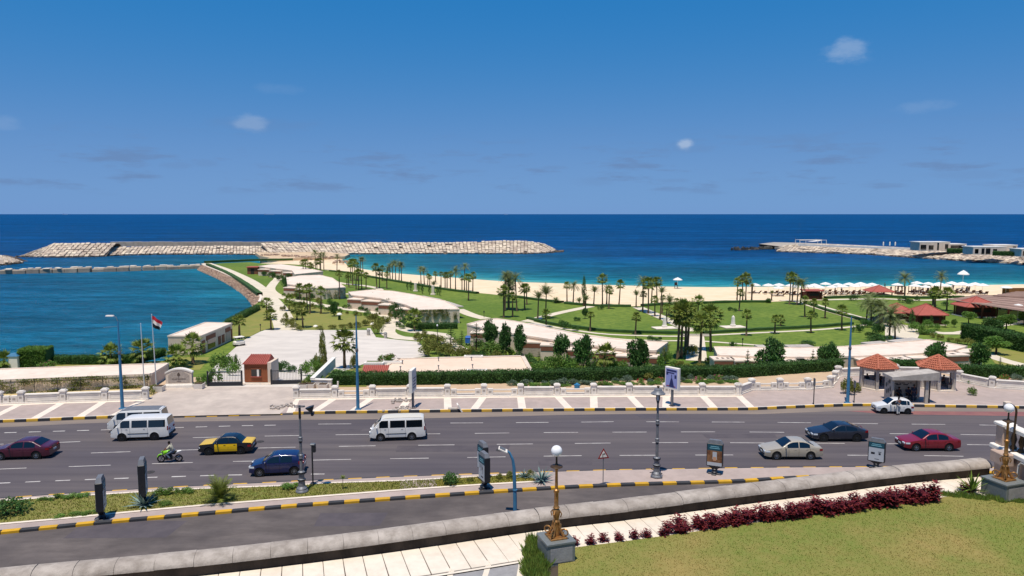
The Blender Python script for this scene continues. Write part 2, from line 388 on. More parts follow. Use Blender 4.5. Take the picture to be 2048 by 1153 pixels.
    fr_ = ns.new('ShaderNodeFresnel'); fr_.inputs['IOR'].default_value = 1.33; ls.new(bp.outputs[0], fr_.inputs['Normal']); mn = ns.new('ShaderNodeMath'); mn.operation = 'MINIMUM'; ls.new(fr_.outputs[0], mn.inputs[0]); mn.inputs[1].default_value = .085
    ms = ns.new('ShaderNodeMixShader'); ls.new(mn.outputs[0], ms.inputs[0]); ls.new(b.outputs[0], ms.inputs[1]); ls.new(gl.outputs[0], ms.inputs[2]); ls.new(ms.outputs[0], ns['Material Output'].inputs[0])
    return m
struct('sea', me, sea_mat())
# ---- beach
mat('sand', '#e6cfae', .95, .05, .25, .35, 3, col2='#dcc29c')
nb = 150
A, B = resample(backline, nb), resample(waterline, nb)
B2 = offset(B, 9); rows = []
for t in (0, .12, .3, .5, .7, .85, .95, 1.0): rows.append([a.lerp(b, t)+Vector((0, 0, .012 if t < .01 else -.1*math.sin(PI*t)+.07*math.sin(i*.7+t*9)*math.sin(PI*t))) for i, (a, b) in enumerate(zip(A, B))])
rows[0] = [p+Vector((0, 0, -.02)) for p in A]
under = [Vector((b.x, b.y, SEA-1.6)) for b in B2]
mb = MB(); mb.strip(rows+[under]); struct('beach', mb, 'sand', smooth=60)
# ---- land sheet (lawn of the resort and everything under the sheets laid on it)
mat_multi('lawn', '#5f7428', '#728131', '#46601e', .035, .9, bump=.6, bscale=7, amt=.6, thr=(.42, .58))
mat_multi('lawn_dry', '#80803c', '#6f7a36', '#93854a', .10, .8, bump=.5, bscale=7, amt=.6)
mat('dirt', '#c4a988', .95, .10, .5, .4, 4, col2='#b79c80', detail=8)
land = basin+chan[1:-1]+backline
fr = [Vector((330, 60, 0)), Vector((330, 28, 0)), Vector((-330, 28, 0)), Vector((basin[0].x-60, basin[0].y, 0))]
land_poly = [(p.x, p.y) for p in land+[Vector((backline[-1].x+20, 70, 0))]+fr[1:]]
mb = MB(); mb.prism(land_poly, -6, RZ-.02, top=True, sides=True); struct('ground', mb, 'lawn')
up = [Vector((-330, 88, 0)), Vector((-95, 86.5, 0)), Vector((-36.5, 85.2, 0)), Vector((-34, 83.6, 0)), Vector((-21.5, 83.2, 0))]+offset(catmull(PL(HF), 3), 1.75)+[Vector((P(1705, 742).x, 91, 0)), Vector((P(1840, 742).x, 91.5, 0))]+PL([(1905, 741), (2048, 743), (2600, 752)])+[Vector((330, 86, 0)), Vector((330, 28, 0)), Vector((-330, 28, 0))]
mb = MB(); mb.prism([(p.x, p.y) for p in up], -2.3, -.02); struct('street_ground', mb, 'dirt')
def ramp_sheet(name, rows, m, dz):
    mb = MB(); mb.strip([[PG(a+(b-a)*k/10, y, dz) for k in range(11)] for y, a, b in rows]); return struct(name, mb, m)
def sheet(name, poly, m, z, kind=True, thick=None):
    mb = MB(); mb.prism([(p[0], p[1]) for p in poly], z-.012 if thick is None else z-thick, z)
    return struct(name, mb, m)
def band(name, pl, w, m, z, parent=None, right=False):
    mb = MB(); a = offset(pl, w/2); b = offset(pl, -w/2)
    mb.strip([[Vector((p.x, p.y, z)) for p in b], [Vector((p.x, p.y, z)) for p in a]]); return struct(name, mb, m, parent)
# ---- road
mat_multi('asphalt', '#565054', '#665e5c', '#474246', .05, .55, st_big=(.5, 1.6, 1), st_fine=(.05, 1.5, 1), amt=.55, bump=.25, bscale=25)
mat_multi('asphalt_slip', '#564f4d', '#6c635e', '#433d3b', .16, .8, st_fine=(.35, 1, 1), amt=.5, bump=.25, bscale=25)
mat('paint_white', '#c9c4bc', .8, .10, 1.2, col2='#a39b96', detail=8)
mat('kerb_yellow', '#d2a021', .7, .16, 1.3, col2='#b98f2a')
mat('kerb_faded', '#dcae36', .8, .12, 1.3, col2='#cda24c')
mat('kerb_dark', '#3a3a3c', .8, .14, 1.3)
mat_multi('paver_pink', '#b09e94', '#a6968d', '#8c7e76', .15, .9, amt=.35, bump=.2, bscale=9)
mat('paver_cream', '#dccdbb', .9, .07, .8)
mat_multi('apron', '#c4b5a6', '#b4a598', '#968a80', .12, .6, amt=.4, bump=.2, bscale=7)
mat('red_lay', '#7d5353', .92, .10, .6, .2, 10, col2='#8a5e58')
far_kerb = catmull(PL([(-700, 872), (-300, 857), (0, 846), (61, 844), (153, 840), (220, 837.5), (349, 836), (380, 835), (480, 832.5), (579, 830), (625, 828.7), (799, 826.3), (1000, 824), (1239, 822), (1506, 821), (1567, 818), (1640, 815), (1697, 813.2), (1746, 813), (1839, 814.6), (1924, 816), (2048, 818), (2400, 826), (2900, 838)]), 2)
med_far = catmull(PL([(-700, 1052), (-300, 1016), (0, 997), (153, 986), (275, 978.7), (395, 972), (502, 967), (631, 961), (744, 956), (814, 953), (994, 947), (1178, 941.5), (1231, 940), (1494, 936), (1640, 934.5), (1723, 934), (1900, 934), (2200, 940), (2600, 950)]), 2)
med_near = catmull(PL([(-700, 1150), (-300, 1098), (0, 1070), (177, 1052.5), (420, 1031), (594, 1016), (800, 1001), (1071, 982.5), (1239, 974), (1475, 967), (1567, 961), (1700, 955), (1900, 950), (2200, 952), (2600, 962)]), 2)
road_poly = far_kerb+[p+Vector((0, 0, 0)) for p in med_far[::-1]]
sheet('road', road_poly, 'asphalt', .004)
near_edge = [Vector((p.x, p.y-24, 0)) for p in med_near]
sheet('slip_road', med_near+near_edge[::-1], 'asphalt_slip', .006)
def lane_lines(px, dash, gap, w, first=0.0, z=.010, x0=None, x1=None, ph=0):
    pl = resample(catmull(PL(px), 2), step=.5); o = []
    i = int(ph/.5); nd, ng = int(dash/.5), int(gap/.5)
    while i+nd < len(pl):
        seg = pl[i:i+nd+1]; a = offset(seg, w/2); b = offset(seg, -w/2)
        mb = MB(); mb.strip([[Vector((p.x, p.y, z)) for p in b], [Vector((p.x, p.y, z)) for p in a]]); o.append(mb); i += nd+ng
    return o
L1 = [(614, 849), (732, 848), (850, 847), (1007, 846), (1178, 844.7), (1230, 844), (1502, 845), (1640, 846.5), (1791, 848.6), (1946, 850.3), (2300, 858)]
L1b = [(-400, 880), (0, 866.4), (92, 863.7), (220, 860), (349, 856), (484, 852), (574, 850.5)]
L2 = [(-400, 905), (0, 889), (118, 885.4), (226, 881.4), (383, 876), (573, 872), (729, 869.5), (902, 868), (1065, 866), (1224, 865), (1463, 864.3), (1543, 865), (1784, 868), (1950, 870), (2300, 877)]
L3 = [(-400, 928), (0, 913), (115, 909), (230, 905), (321, 902), (591, 895), (763, 892), (850, 891), (1019, 889), (1196, 887), (1280, 886), (1445, 886), (1531, 886.6), (1697, 887.5), (1946, 890), (2300, 896)]
L4 = [(-400, 958), (27, 937.7), (150, 933.5), (248, 930), (343, 927), (441, 924), (625, 921), (714, 919), (893, 916.4), (1068, 913.3), (1157, 912), (1338, 911), (1506, 910.5), (1684, 911), (1859, 912), (1953, 913.7), (2300, 920)]
L5 = [(-400, 990), (0, 967), (92, 963), (208, 958.5), (379, 953), (441, 951), (594, 949), (690, 948.5)]
L5s = [(700, 948.5), (799, 947), (951, 942.6), (1085, 940)]
road_o = bpy.data.objects['road']
for px, da, ga, w, ph in ((L1, 3, 3, .12, 1), (L1b, 1, 1, .16, 0), (L2, 3, 3, .12, 0), (L3, 3, 3.5, .12, 1.5), (L4, 3, 3, .12, 0), (L5, 1, 1, .17, 0), (L5s, 17, 1, .13, 0)):
    for mb in lane_lines(px, da, ga, w, ph=ph): obj('lane_marking', mb, 'paint_white', road_o)
# red lay-by by the bus stop
lay = catmull(PL([(1640, 816), (1697, 814.3), (1746, 814), (1839, 815.6), (1924, 817), (2048, 819), (2400, 827)]), 3)
lay2 = catmull(PL([(2400, 842), (2048, 833), (1924, 831), (1839, 830), (1746, 827), (1690, 822), (1640, 817)]), 3)
sheet('lay_by', lay+lay2, 'red_lay', .0075)
for k_, (px_, py_, w_, h_) in enumerate(((905, 898, 9, 1.6), (430, 936, 5, 1.4), (1480, 873, 6, 1.2), (640, 862, 7, 1.0), (1130, 925, 4, 1.5), (250, 1060, 6, 2.4), (700, 1040, 4, 2.0))):
    q_ = P(px_, py_); sheet('asphalt_patch', [(q_.x-w_/2, q_.y-h_/2), (q_.x+w_/2, q_.y-h_/2+.1), (q_.x+w_/2+.2, q_.y+h_/2+.1), (q_.x-w_/2-.1, q_.y+h_/2)], mat('patch_soft', '#4d474a', .92, .10, .8, col2='#575052'), .0076)
for k_, (px_, py_) in enumerate(((1000, 901), (520, 884), (1590, 898), (300, 945))):
    q_ = P(px_, py_); mb = MB(); mb.lathe([(.34, 0), (.34, .011)], (q_.x, q_.y, .004), 16); obj('manhole_cover', mb, mat('iron_cover', '#3a3634', .7, .2, 6), bpy.data.objects['road'])
sheet('asphalt_patch', PL([(1252, 823.5), (1322, 823.5), (1342, 837), (1285, 837)]), mat('patch', '#504b50', .9, .06, 1), .0072)
# worn light strip of dust along the far kerb
mat('dusty', '#8a7b6d', .95, .12, .35, .1, 8, col2='#766b64', stretch=(.3, 1.5, 1))
fk = [p for p in far_kerb if p.x > -70 and p.x < 75]
mb = MB(); mb.strip([[Vector((p.x, p.y-1.5-.35*math.sin(i*.31)-.3*math.sin(i*.083), .0085)) for i, p in enumerate(fk)], [Vector((p.x, p.y-.16, .0085)) for p in fk]]); struct('dust_strip', mb, 'dusty')
# ---- kerbs, one painted block after the other
def kerb(name, pl, h, w, inward, start=0, m0='kerb_yellow', m1='kerb_dark', lim=(-80, 80)):
    pts = resample(pl, step=1.0); root = bpy.data.objects.new(name, None); C.objects.link(root); root['kind'] = 'structure'
    mesh = [None, None]
    for k in range(2):
        mb = MB(); mb.bbox((0, 0, h/2), (.985, w, h), .025); mesh[k] = mb.mesh('kerb_block')
    for i in range(len(pts)-1):
        a, b = pts[i], pts[i+1]; c = (a+b)/2
        if not lim[0] < c.x < lim[1]: continue
        d = b-a; rz = math.atan2(d.y, d.x); n = Vector((-math.sin(rz), math.cos(rz), 0))*inward
        o = obj('kerb_block', mesh[i % 2], (m0, m1)[(i+start) % 2] if False else (m0 if i % 2 == 0 else m1), root, c+n*(w/2)+Vector((0, 0, .002+R.uniform(-.008, .004))), rz)
        o.scale.x = d.length+R.uniform(-.004, .004)
    return root
kerb('promenade_kerb', [p for p in far_kerb], .25, .18, 1, m0='kerb_faded', lim=(-62, -36.5))
kerb('promenade_kerb', [p for p in far_kerb], .25, .18, 1, m0='kerb_faded', lim=(-20.5, 70))
mat('kerb_top', '#d3cabf', .9, .1, 1)
for a_, b_ in ((-62, -36.5), (-20.5, 70)):
    seg = [p for p in far_kerb if a_ < p.x < b_]; mb = MB(); mb.strip([[Vector((p.x, p.y, .21)) for p in offset(seg, .185)], [Vector((p.x, p.y, .21)) for p in offset(seg, .46)], [Vector((p.x, p.y, .10)) for p in offset(seg, .46)]]); obj('kerb_top_slab', mb, 'kerb_top', bpy.data.objects['promenade_kerb'])
kerb('driveway_kerb', [p for p in far_kerb], .035, .30, 1, lim=(-36.5, -20.5))
kerb('median_kerb', med_near, .18, .34, 1, lim=(-42, 40))
kerb('median_road_kerb', med_far, .05, .22, -1, lim=(-42, 40))
# ---- median: pavement sheet with grass bed
med_in_far, med_in_near = offset(med_far, -.2), offset(med_near, .3)
sheet('median_pavement', med_in_far+med_in_near[::-1], 'paver_pink', .055, thick=.05)
bed_far = catmull(PL([(-500, 1040), (0, 1005), (196, 993), (380, 982), (594, 974), (655, 969.5), (800, 965), (930, 958), (1000, 954), (1062, 951)]), 2)
bed_near = catmull(PL([(-500, 1085), (0, 1049), (196, 1031), (400, 1012), (594, 997), (800, 981), (933, 972), (1000, 968), (1071, 964)]), 2)
mat_multi('bed_grass', '#77753a', '#66722f', '#8a7a4c', .25, 1.5, bump=.5, bscale=9, amt=.6)
mat('bed_dry', '#93803f', .95, .2, .6, .5, 9, col2='#76722f')
split = lambda pl, a, b: [p for p in pl if a <= p.x <= b]
sheet('median_grass', split(bed_far, -80, -7.5)+split(bed_near, -80, -7.0)[::-1], 'bed_grass', .075, thick=.03)
sheet('median_soil', split(bed_far, -7.6, 20)+split(bed_near, -7.1, 20)[::-1], 'bed_dry', .075, thick=.03)
band('median_edging', offset(bed_near, -.14), .26, 'paver_cream', .085)
band('median_edging_road', offset(bed_far, .14), .22, 'paver_cream', .085)
# ---- promenade
bal = PL([(-500, 826), (-200, 818), (0, 811), (44, 809.5), (128, 806.5), (211, 804), (292, 801.5)])
bal_mid_px = [(593, 799.5), (670, 798.5), (745, 797.5), (820, 796.5), (895, 796), (968, 795), (1041, 794.5), (1114, 794), (1187, 793.5), (1258, 793), (1332, 793), (1404, 793), (1476, 793)]
bal_mid = PL(bal_mid_px)
bal_r1 = PL([(1476, 793), (1501, 783), (1550, 782.5), (1611, 782), (1662, 777), (1676, 756)])
bal_r2 = PL([(1676, 756), (1730, 753), (1790, 752), (1850, 753), (1882, 757), (1929, 768), (1991, 780), (2046, 783), (2200, 786), (2500, 792)])
prom_top = bal+PL([(292, 801.5), (330, 778), (415, 774), (605, 770), (625, 775), (593, 799.5)])+bal_mid[1:]+bal_r1[1:]+bal_r2[1:]
prom = [p for p in offset(far_kerb, .28) if p.x > prom_top[0].x and p.x < prom_top[-1].x]
sheet('promenade', prom+[p+Vector((0, .35, 0)) for p in prom_top[::-1]], 'paver_pink', .12, thick=.11)
# driveway apron
sheet('driveway_apron', PL([(222, 838), (292, 803), (334, 778), (415, 774.5), (605, 770), (628, 776), (593, 800), (560, 831), (480, 832), (380, 834.5)]), 'apron', .128)
prom_o = bpy.data.objects['promenade']
def crossband(a, b, w, z=.126):
    d = (b-a).normalized(); n = Vector((-d.y, d.x, 0))*w/2; mb = MB(); mb.add([(*(p.xy), z) for p in (a-n, b-n, b+n, a+n)], [(0, 1, 2, 3)]); obj('paving_band', mb, 'paver_cream', prom_o)
def kerb_at(x): return min(far_kerb, key=lambda p: abs(p.x-x))+Vector((0, .3, 0))
for p in bal[2:]+bal_mid: crossband(kerb_at(p.x), p+Vector((0, -.1, 0)), .75)
for a, b, c in ((bal[0].x, -32.5, bal), (bal_mid[0].x, 40, bal_mid)):
    mb = MB(); pl = c; mb.strip([[Vector((p.x, p.y-.75, .127)) for p in pl], [Vector((p.x, p.y-.05, .127)) for p in pl]]); obj('paving_band', mb, 'paver_cream', prom_o)
# ---- strip of bare earth between balustrade and hedge
dirt_back = PL([(2500, 762), (2046, 756), (1913, 754), (1840, 744), (1690, 742), (1640, 744), (1480, 757), (1200, 764), (1008, 768), (800, 772), (661, 773), (628, 776)])
sheet('bare_earth', bal_mid[:1]+[p+Vector((0, .2, 0)) for p in bal_mid+bal_r1[1:]+bal_r2[1:]]+dirt_back, 'dirt', .05)
sheet('bare_earth_verge', PL([(-500, 826), (0, 811), (292, 801.5), (333, 776), (285, 776), (0, 785), (-500, 800)]), mat('dirt_yellow', '#cdb887', .95, .1, .5, .3, 4, col2='#b8a070'), .05)
# ---- paths, parking and the drive
mat('path', '#d0c3ac', .92, .07, .4, .15, 6)
mat_multi('parking', '#d2c8bb', '#c6bcb0', '#a39b92', .06, .5, st_fine=(.4, 1, 1), amt=.4, bump=.15, bscale=6, thr=(.4, .68))
ramp_sheet('parking_court', [(774, 398, 606), (768, 403, 614), (760, 408, 634), (750, 414, 655), (742, 420, 690), (734, 429, 712), (726, 437, 733.9), (716, 448, 733.9), (706, 459, 733.9), (696, 470, 733.9), (688, 480, 733.9), (680, 489, 733.9), (672, 504, 733.9), (664, 520, 733.9), (660.5, 530, 733.9)], 'parking', .03)
ramp_sheet('parking_court_side', [(722, 733.9, 770), (712, 733.9, 858), (700, 733.9, 850), (690, 733.9, 842), (684, 733.9, 838), (680, 733.9, 795), (675, 733.9, 752), (660.5, 733.9, 743), (657, 733.9, 741)], 'parking', .03)
ramp_sheet('garden_bank', [(774, 600, 733), (764, 600, 733), (754, 610, 733), (744, 640, 733), (734, 660, 733)], 'lawn_dry', -.02)
def path(px, w, m='path', z=.014, name='garden_path'): return band(name, catmull(PL(px, RZ), 2), w, m, RZ+z)
path([(412, 527), (450, 540), (500, 564), (534, 593), (557, 620), (566, 640), (574, 662)], 4.2, z=.0145)
path([(552, 540), (556, 556), (548, 566), (541, 580), (560, 594), (588, 600), (640, 610), (682, 617), (760, 628), (784, 641), (800, 655), (830, 664), (880, 669), (903, 690), (925, 702)], 2.6)
path([(786, 643), (775, 665), (800, 676), (840, 679)], 2.8, z=.016)
path([(650, 560), (690, 568), (730, 572), (760, 580), (735, 590), (690, 588)], 2.0, z=.015)
path([(916, 619), (945, 631), (972, 638)], 2.6, z=.0165)
path([(1050, 644), (1115, 627), (1182, 613)], 2.2)
path([(1276, 615), (1330, 638), (1385, 663)], 2.6)
path([(1050, 641), (1100, 653), (1156, 662), (1221, 669.5), (1338, 673), (1390, 672), (1520, 666), (1634, 660), (1714, 653), (1735, 648)], 1.1, z=.018)
path([(1150, 667), (1221, 677), (1255, 680), (1338, 682), (1390, 682), (1450, 686), (1530, 692)], 1.0, z=.018)
path([(1390, 672), (1391, 682), (1392, 700), (1393, 722)], 3.0, z=.02)
path([(1600, 603), (1660, 621), (1730, 640), (1790, 650), (1815, 664), (1800, 690)], 3.6, z=.016)
path([(1800, 656), (1860, 664), (1917, 667), (1990, 652), (2060, 643)], 2.6, z=.0175)
path([(1560, 601), (1650, 600), (1760, 598), (1850, 601), (1950, 596), (2060, 594)], 2.2, z=.015)
path([(1965, 706), (2010, 722), (2060, 734)], 2.2)
sheet('garden_plaza', PL([(1770, 650), (1825, 652), (1832, 672), (1815, 690), (1770, 690)], RZ), 'path', RZ+.022)
# dry lawns by the basin and under the round bed
sheet('dry_lawn', PL([(463, 676), (489, 679), (524, 661), (553, 658), (545, 640), (552, 625), (520, 612), (500, 625), (465, 648)], RZ), 'lawn_dry', RZ+.006)
sheet('dry_lawn_bed', PL([(596, 662), (705, 658), (740, 655), (775, 650), (770, 640), (700, 628), (620, 612), (585, 607), (572, 615), (575, 640)], RZ), 'lawn_dry', RZ+.006)
sheet('dry_lawn_strip', PL([(0, 738), (110, 730), (330, 722), (337, 715), (420, 715), (400, 740), (330, 742), (0, 760)], RZ), 'lawn_dry', RZ+.006)
sheet('dry_lawn_corner', PL([(1960, 690), (2100, 715), (2100, 760), (1990, 727)], RZ), 'lawn_dry', RZ+.006)
# low clipped box edging round the lawns (dark lines)
mat('hedge_low', '#2f4a20', .9, .3, 3, .8, 12, col2='#3c5a26')
def lowhedge(px, h=.45, w=.7, label='', z=0):
    pl = resample(catmull(PL(px, RZ), 2), step=1.2); mb = MB(); a = offset(pl, w/2); b = offset(pl, -w/2)
    j = lambda: R.uniform(-.05, .05)
    mb.strip([[Vector((p.x, p.y, RZ)) for p in b], [Vector((p.x+j(), p.y+j(), RZ+h+j())) for p in b], [Vector((p.x+j(), p.y+j(), RZ+h+j())) for p in a], [Vector((p.x, p.y, RZ)) for p in a]])
    return tag(obj('box_edging', mb, 'hedge_low', smooth=50), label, 'hedge')
lowhedge([(1055, 638), (1100, 649), (1156, 657), (1221, 664), (1338, 668), (1375, 668)], label='low clipped hedge round the lower curve of the middle lawn')
lowhedge([(1405, 668), (1520, 661), (1634, 655), (1705, 649)], label='low clipped hedge below the lawn with the second obelisk')
lowhedge([(1000, 591), (1039, 596), (1085, 602), (1125, 606)], w=1.2, label='low hedge between beach sand and the palm lawn')
lowhedge([(1130, 608), (1192, 613), (1262, 614)], w=1.0, label='low hedge between sand and the middle lawn')
lowhedge([(1285, 613), (1325, 610), (1416, 607), (1481, 605), (1540, 605)], w=1.4, label='low hedge between sand and the obelisk lawn')
lowhedge([(660, 543), (700, 547), (747, 556), (812, 567), (890, 580), (955, 588)], w=1.2, label='low hedge along the sand near the breakwater')
lowhedge([(1610, 607), (1660, 624), (1725, 642)], w=.9, label='low dark hedge beside the slanting path to the beach')
lowhedge([(1650, 597), (1741, 594), (1848, 597), (1925, 595)], w=1.2, label='low hedge in front of the parasols by the red kiosk')
lowhedge([(415, 531), (455, 549), (490, 570), (520, 592)], h=.8, w=1.3, label='low hedge along the top of the stone slope')
lowhedge([(410, 527), (470, 524), (530, 522), (586, 521)], h=.9, w=1.5, label='dark straight hedge at the far end of the peninsula')
# ================================================================== breakwaters, jetty, stone slope
mat('armour', '#c9b9a4', .95, .14, .35, .5, 2.5, col2='#b6a48f', island=.22)
mat('rubble_dark', '#6a5d50', .95, .2, .5, .6, 3)
mat('crest_wall', '#a3998c', .95, .12, .5, .4, 3)
mat('stone_slope', '#b49a84', .95, .15, .8, .5, 4, col2='#a38a76', island=.16)
def core(front, crest, cw, m, name, parent):
    n = len(front); back = [c+(c-f)*.9 for f, c in zip(front, crest)]
    mb = MB(); mb.strip([[p+Vector((0, 0, -2)) for p in front], front, crest, [c+Vector((0, cw, 0)) for c in crest], [Vector((c.x+(c.x-f.x)*.6, c.y+cw+(c.y-f.y), SEA-1)) for f, c in zip(front, crest)]])
    return obj(name, mb, m, parent, smooth=40)
def slabs(front, crest, nrow, colw, parent, name='armour_blocks', gap=.35, jit=.12, mt='armour', skew=0.0, th=.7, drop=.015):
    L = sum((b-a).length for a, b in zip(crest, crest[1:])); n = max(2, int(L/colw)); F = resample(front, n+1); K = resample(crest, n+1); mb = MB()
    for i in range(n):
        f = (F[i]+F[i+1])/2; k = (K[i]+K[i+1])/2; along = (K[i+1]-K[i]); la = along.length
        if la < .2: continue
        ax = along.normalized(); up = (k-f); lu = up.length; up.normalize(); nrm = ax.cross(up).normalized()
        if nrm.z < 0: nrm = -nrm
        shift = R.uniform(-.3, .3)
        for r in range(nrow):
            if R.random() < drop: continue
            c = f.lerp(k, (r+.5+shift*.25)/nrow)+ax*(skew*(r-nrow/2)+R.uniform(-jit, jit)*.45)+nrm*(R.uniform(0, jit)*1.2+th*.3)
            hx, hy, hz = la*(.5-gap*.1)*R.uniform(.88, .985), lu/nrow*.5*R.uniform(.86, .98), th/2
            ta = R.uniform(-jit, jit)*.25; tb = R.uniform(-jit, jit)*.3
            X = (ax+nrm*ta).normalized(); Y = (up+nrm*tb).normalized(); Z = X.cross(Y)
            if Z.dot(nrm) < 0: Z = -Z
            b = .16
            vs = [c+X*sx*hx+Y*sy*hy-Z*hz for sx, sy in ((-1, -1), (1, -1), (1, 1), (-1, 1))]+[c+X*sx*(hx-b*.4)+Y*sy*(hy-b*.4)+Z*(hz+R.uniform(-.05, .05)) for sx, sy in ((-1, -1), (1, -1), (1, 1), (-1, 1))]
            mb.add(vs, [(3, 2, 1, 0), (4, 5, 6, 7), (0, 1, 5, 4), (1, 2, 6, 5), (2, 3, 7, 6), (3, 0, 4, 7)])
    return stuff(obj(name, mb, mt, parent))
def rocks(line, n, s0, s1, spread, parent, name, mt, z0=0, z1=0):
    mb = MB()
    for i in range(n):
        p = line[int(R.random()*(len(line)-1))].lerp(line[min(len(line)-1, 1+int(R.random()*(len(line)-1)))], 0)+Vector((R.uniform(-spread, spread), R.uniform(-spread, spread), R.uniform(z0, z1)))
        s = R.uniform(s0, s1); vs = []
        for k in range(8): vs.append(p+Vector(((k & 1)-.5, ((k >> 1) & 1)-.5, (k >> 2)-.5)).lerp(Vector((R.uniform(-.5, .5), R.uniform(-.5, .5), R.uniform(-.5, .5))), .35)*s)
        mb.add(vs, [(0, 2, 3, 1), (4, 5, 7, 6), (0, 1, 5, 4), (1, 3, 7, 5), (3, 2, 6, 7), (2, 0, 4, 6)])
    return stuff(obj(name, mb, mt, parent))
def zl(px, z): return catmull(PL(px, z), 5)
def bwater(label, f_px, c_px, cz, nrow, colw, cw=5, rock=True, dep=11, corem='rubble_dark', **k):
    root = thing('breakwater', label, 'breakwater', P(f_px[0][0], f_px[0][1], SEA)); inv = root.location.copy(); root.location = (0, 0, 0)
    F = resample(zl(f_px, SEA), 60); cp = resample([Vector((a, b, 0)) for a, b in c_px], 60); K = []
    for f, c in zip(F, cp):
        d = pixdir(c.x, c.y); t = (f.y+dep)/d.y; K.append(Vector((d.x*t, d.y*t, CAM_H+d.z*t)))
    core(F, K, cw, corem, 'core', root)
    slabs(F, K, nrow, colw, root, **k)
    if rock: rocks(F, 160, .8, 1.9, 1.0, root, 'footing_rocks', 'rubble_dark', -.5, .35)
    return root
b1 = bwater('sloping pale block breakwater mound at its seaward end by the harbour mouth', [(36, 514.5), (90, 515), (150, 515.3), (212, 513.5)], [(58, 509), (110, 489), (165, 488), (229, 488.2)], 3.5, 6, 2.3, skew=.35, jit=.3)
b2 = bwater('long block breakwater below a grey crest wall across the harbour', [(205, 513), (300, 510.5), (400, 509.8), (470, 510), (520, 511), (545, 512)], [(222, 496), (300, 495), (400, 494.5), (470, 494), (520, 494), (545, 494)], 2.2, 5, 2.0, jit=.3)
cw = [Vector(((px-1024)/FPX*(430), 428, 2.3)) for px in (226, 300, 400, 520, 580)]; pts = resample(cw, 24)
for a, b in zip(pts, pts[1:]):
    mb = MB(); d = b-a; mb.bbox(((a+b)/2)+Vector((0, 0, -.5+R.uniform(-.1, .1))), (d.length*.985, 1.2, 2.6), .1, math.atan2(d.y, d.x)); obj('crest_wall_section', mb, 'crest_wall', b2)
b3 = bwater('wide pale block breakwater sheltering the sandy beach with rounded rocky tip', [(545, 512), (600, 510.5), (690, 509.5), (800, 508.7), (900, 508.5), (1000, 508.3), (1060, 508.3), (1105, 506)], [(520, 488.5), (600, 487.6), (700, 487), (800, 487), (900, 487), (960, 485), (1010, 483.3), (1050, 483.5), (1088, 489), (1110, 500)], 3.4, 7, 2.1, skew=.12, jit=.3)
rocks(PL([(1100, 506), (1112, 505), (1120, 504.5), (1128, 504)], SEA), 60, .8, 2.0, 2.2, b3, 'tip_rocks', 'rubble_dark', -.4, .7)
b4 = bwater('small pale block mound at the near side of harbour mouth', [(-40, 533), (0, 531.5), (25, 529), (44, 527)], [(-40, 511), (0, 512), (22, 517), (46, 525.5)], 1.3, 5, 2.2)
b5 = bwater('low block breakwater carrying the white villas', [(1552, 504), (1590, 505), (1687, 508), (1741, 510.5), (1821, 516), (1928, 522.5), (2048, 529.5), (2250, 541)], [(1566, 494), (1600, 490.5), (1687, 492.5), (1741, 495), (1848, 500), (1950, 506), (2048, 511), (2250, 521)], .5, 7, 1.9, cw=45, jit=.3, corem='crest_wall')
rocks(resample(zl([(1468, 501), (1500, 500), (1535, 499), (1570, 498)], SEA), 30), 150, .8, 2.6, 3.2, b5, 'dark_tip_rocks', mat('tip_stone', '#57534b', .9, .3, .4), -.3, 1.5)
rocks(resample(zl([(1555, 498), (1600, 497.5), (1640, 498)], SEA+1.5), 30), 90, .9, 2.0, 3.0, b5, 'grey_rocks', 'crest_wall', -.3, .8)
# sandy neck where breakwater meets the resort
mat('neck', '#c5ab8a', .95, .1, .2, .3, 2)
sheet('sandy_neck', PL([(520, 522), (534, 519), (575, 517), (640, 515), (690, 513), (700, 508), (640, 504), (560, 504), (510, 505), (520, 512), (540, 516)], RZ), 'neck', RZ-.03, thick=3)
rocks(PL([(540, 511), (580, 513), (610, 515), (650, 516), (686, 524), (700, 531)], RZ), 200, .5, 1.5, 4, b3, 'neck_rubble', 'stone_slope', -.2, .3)
# ---- jetty of single concrete blocks
jt = thing('jetty', 'low jetty of weathered concrete blocks closing the boat basin', 'jetty')
jl = resample(catmull(PL([(-120, 552), (0, 549), (180, 545), (300, 541.5), (395, 537.5)], SEA), 4), step=4.4)
mat('jetty_conc', '#a0927f', .95, .14, .6, .4, 3, island=.0, rnd=.12)
mat('jetty_top', '#d0c4b2', .95, .1, .6, .4, 3)
for a, b in zip(jl, jl[1:]):
    d = b-a; rz = math.atan2(d.y, d.x); h = R.uniform(1.7, 2.25)
    mb = MB(); mb.bbox((0, 0, h/2-.8), (d.length*R.uniform(.93, .985), 4.5, h+.6), .18); o = obj('concrete_block', mb, 'jetty_conc', jt, (a+b)/2+Vector((0, 2.2+R.uniform(-.35, .35), 0)), rz+R.uniform(-.02, .02))
    for k in range(2):
        mb = MB(); mb.bbox((0, 0, .2), (R.uniform(1.3, 2.4), R.uniform(1, 1.8), R.uniform(.3, .6)), .12); obj('cap_stone', mb, 'jetty_top', jt, (a+b)/2+Vector((R.uniform(-1.6, 1.6), 2.2+R.uniform(-1.5, 1.5), h-.45)), rz+R.uniform(-.3, .3))
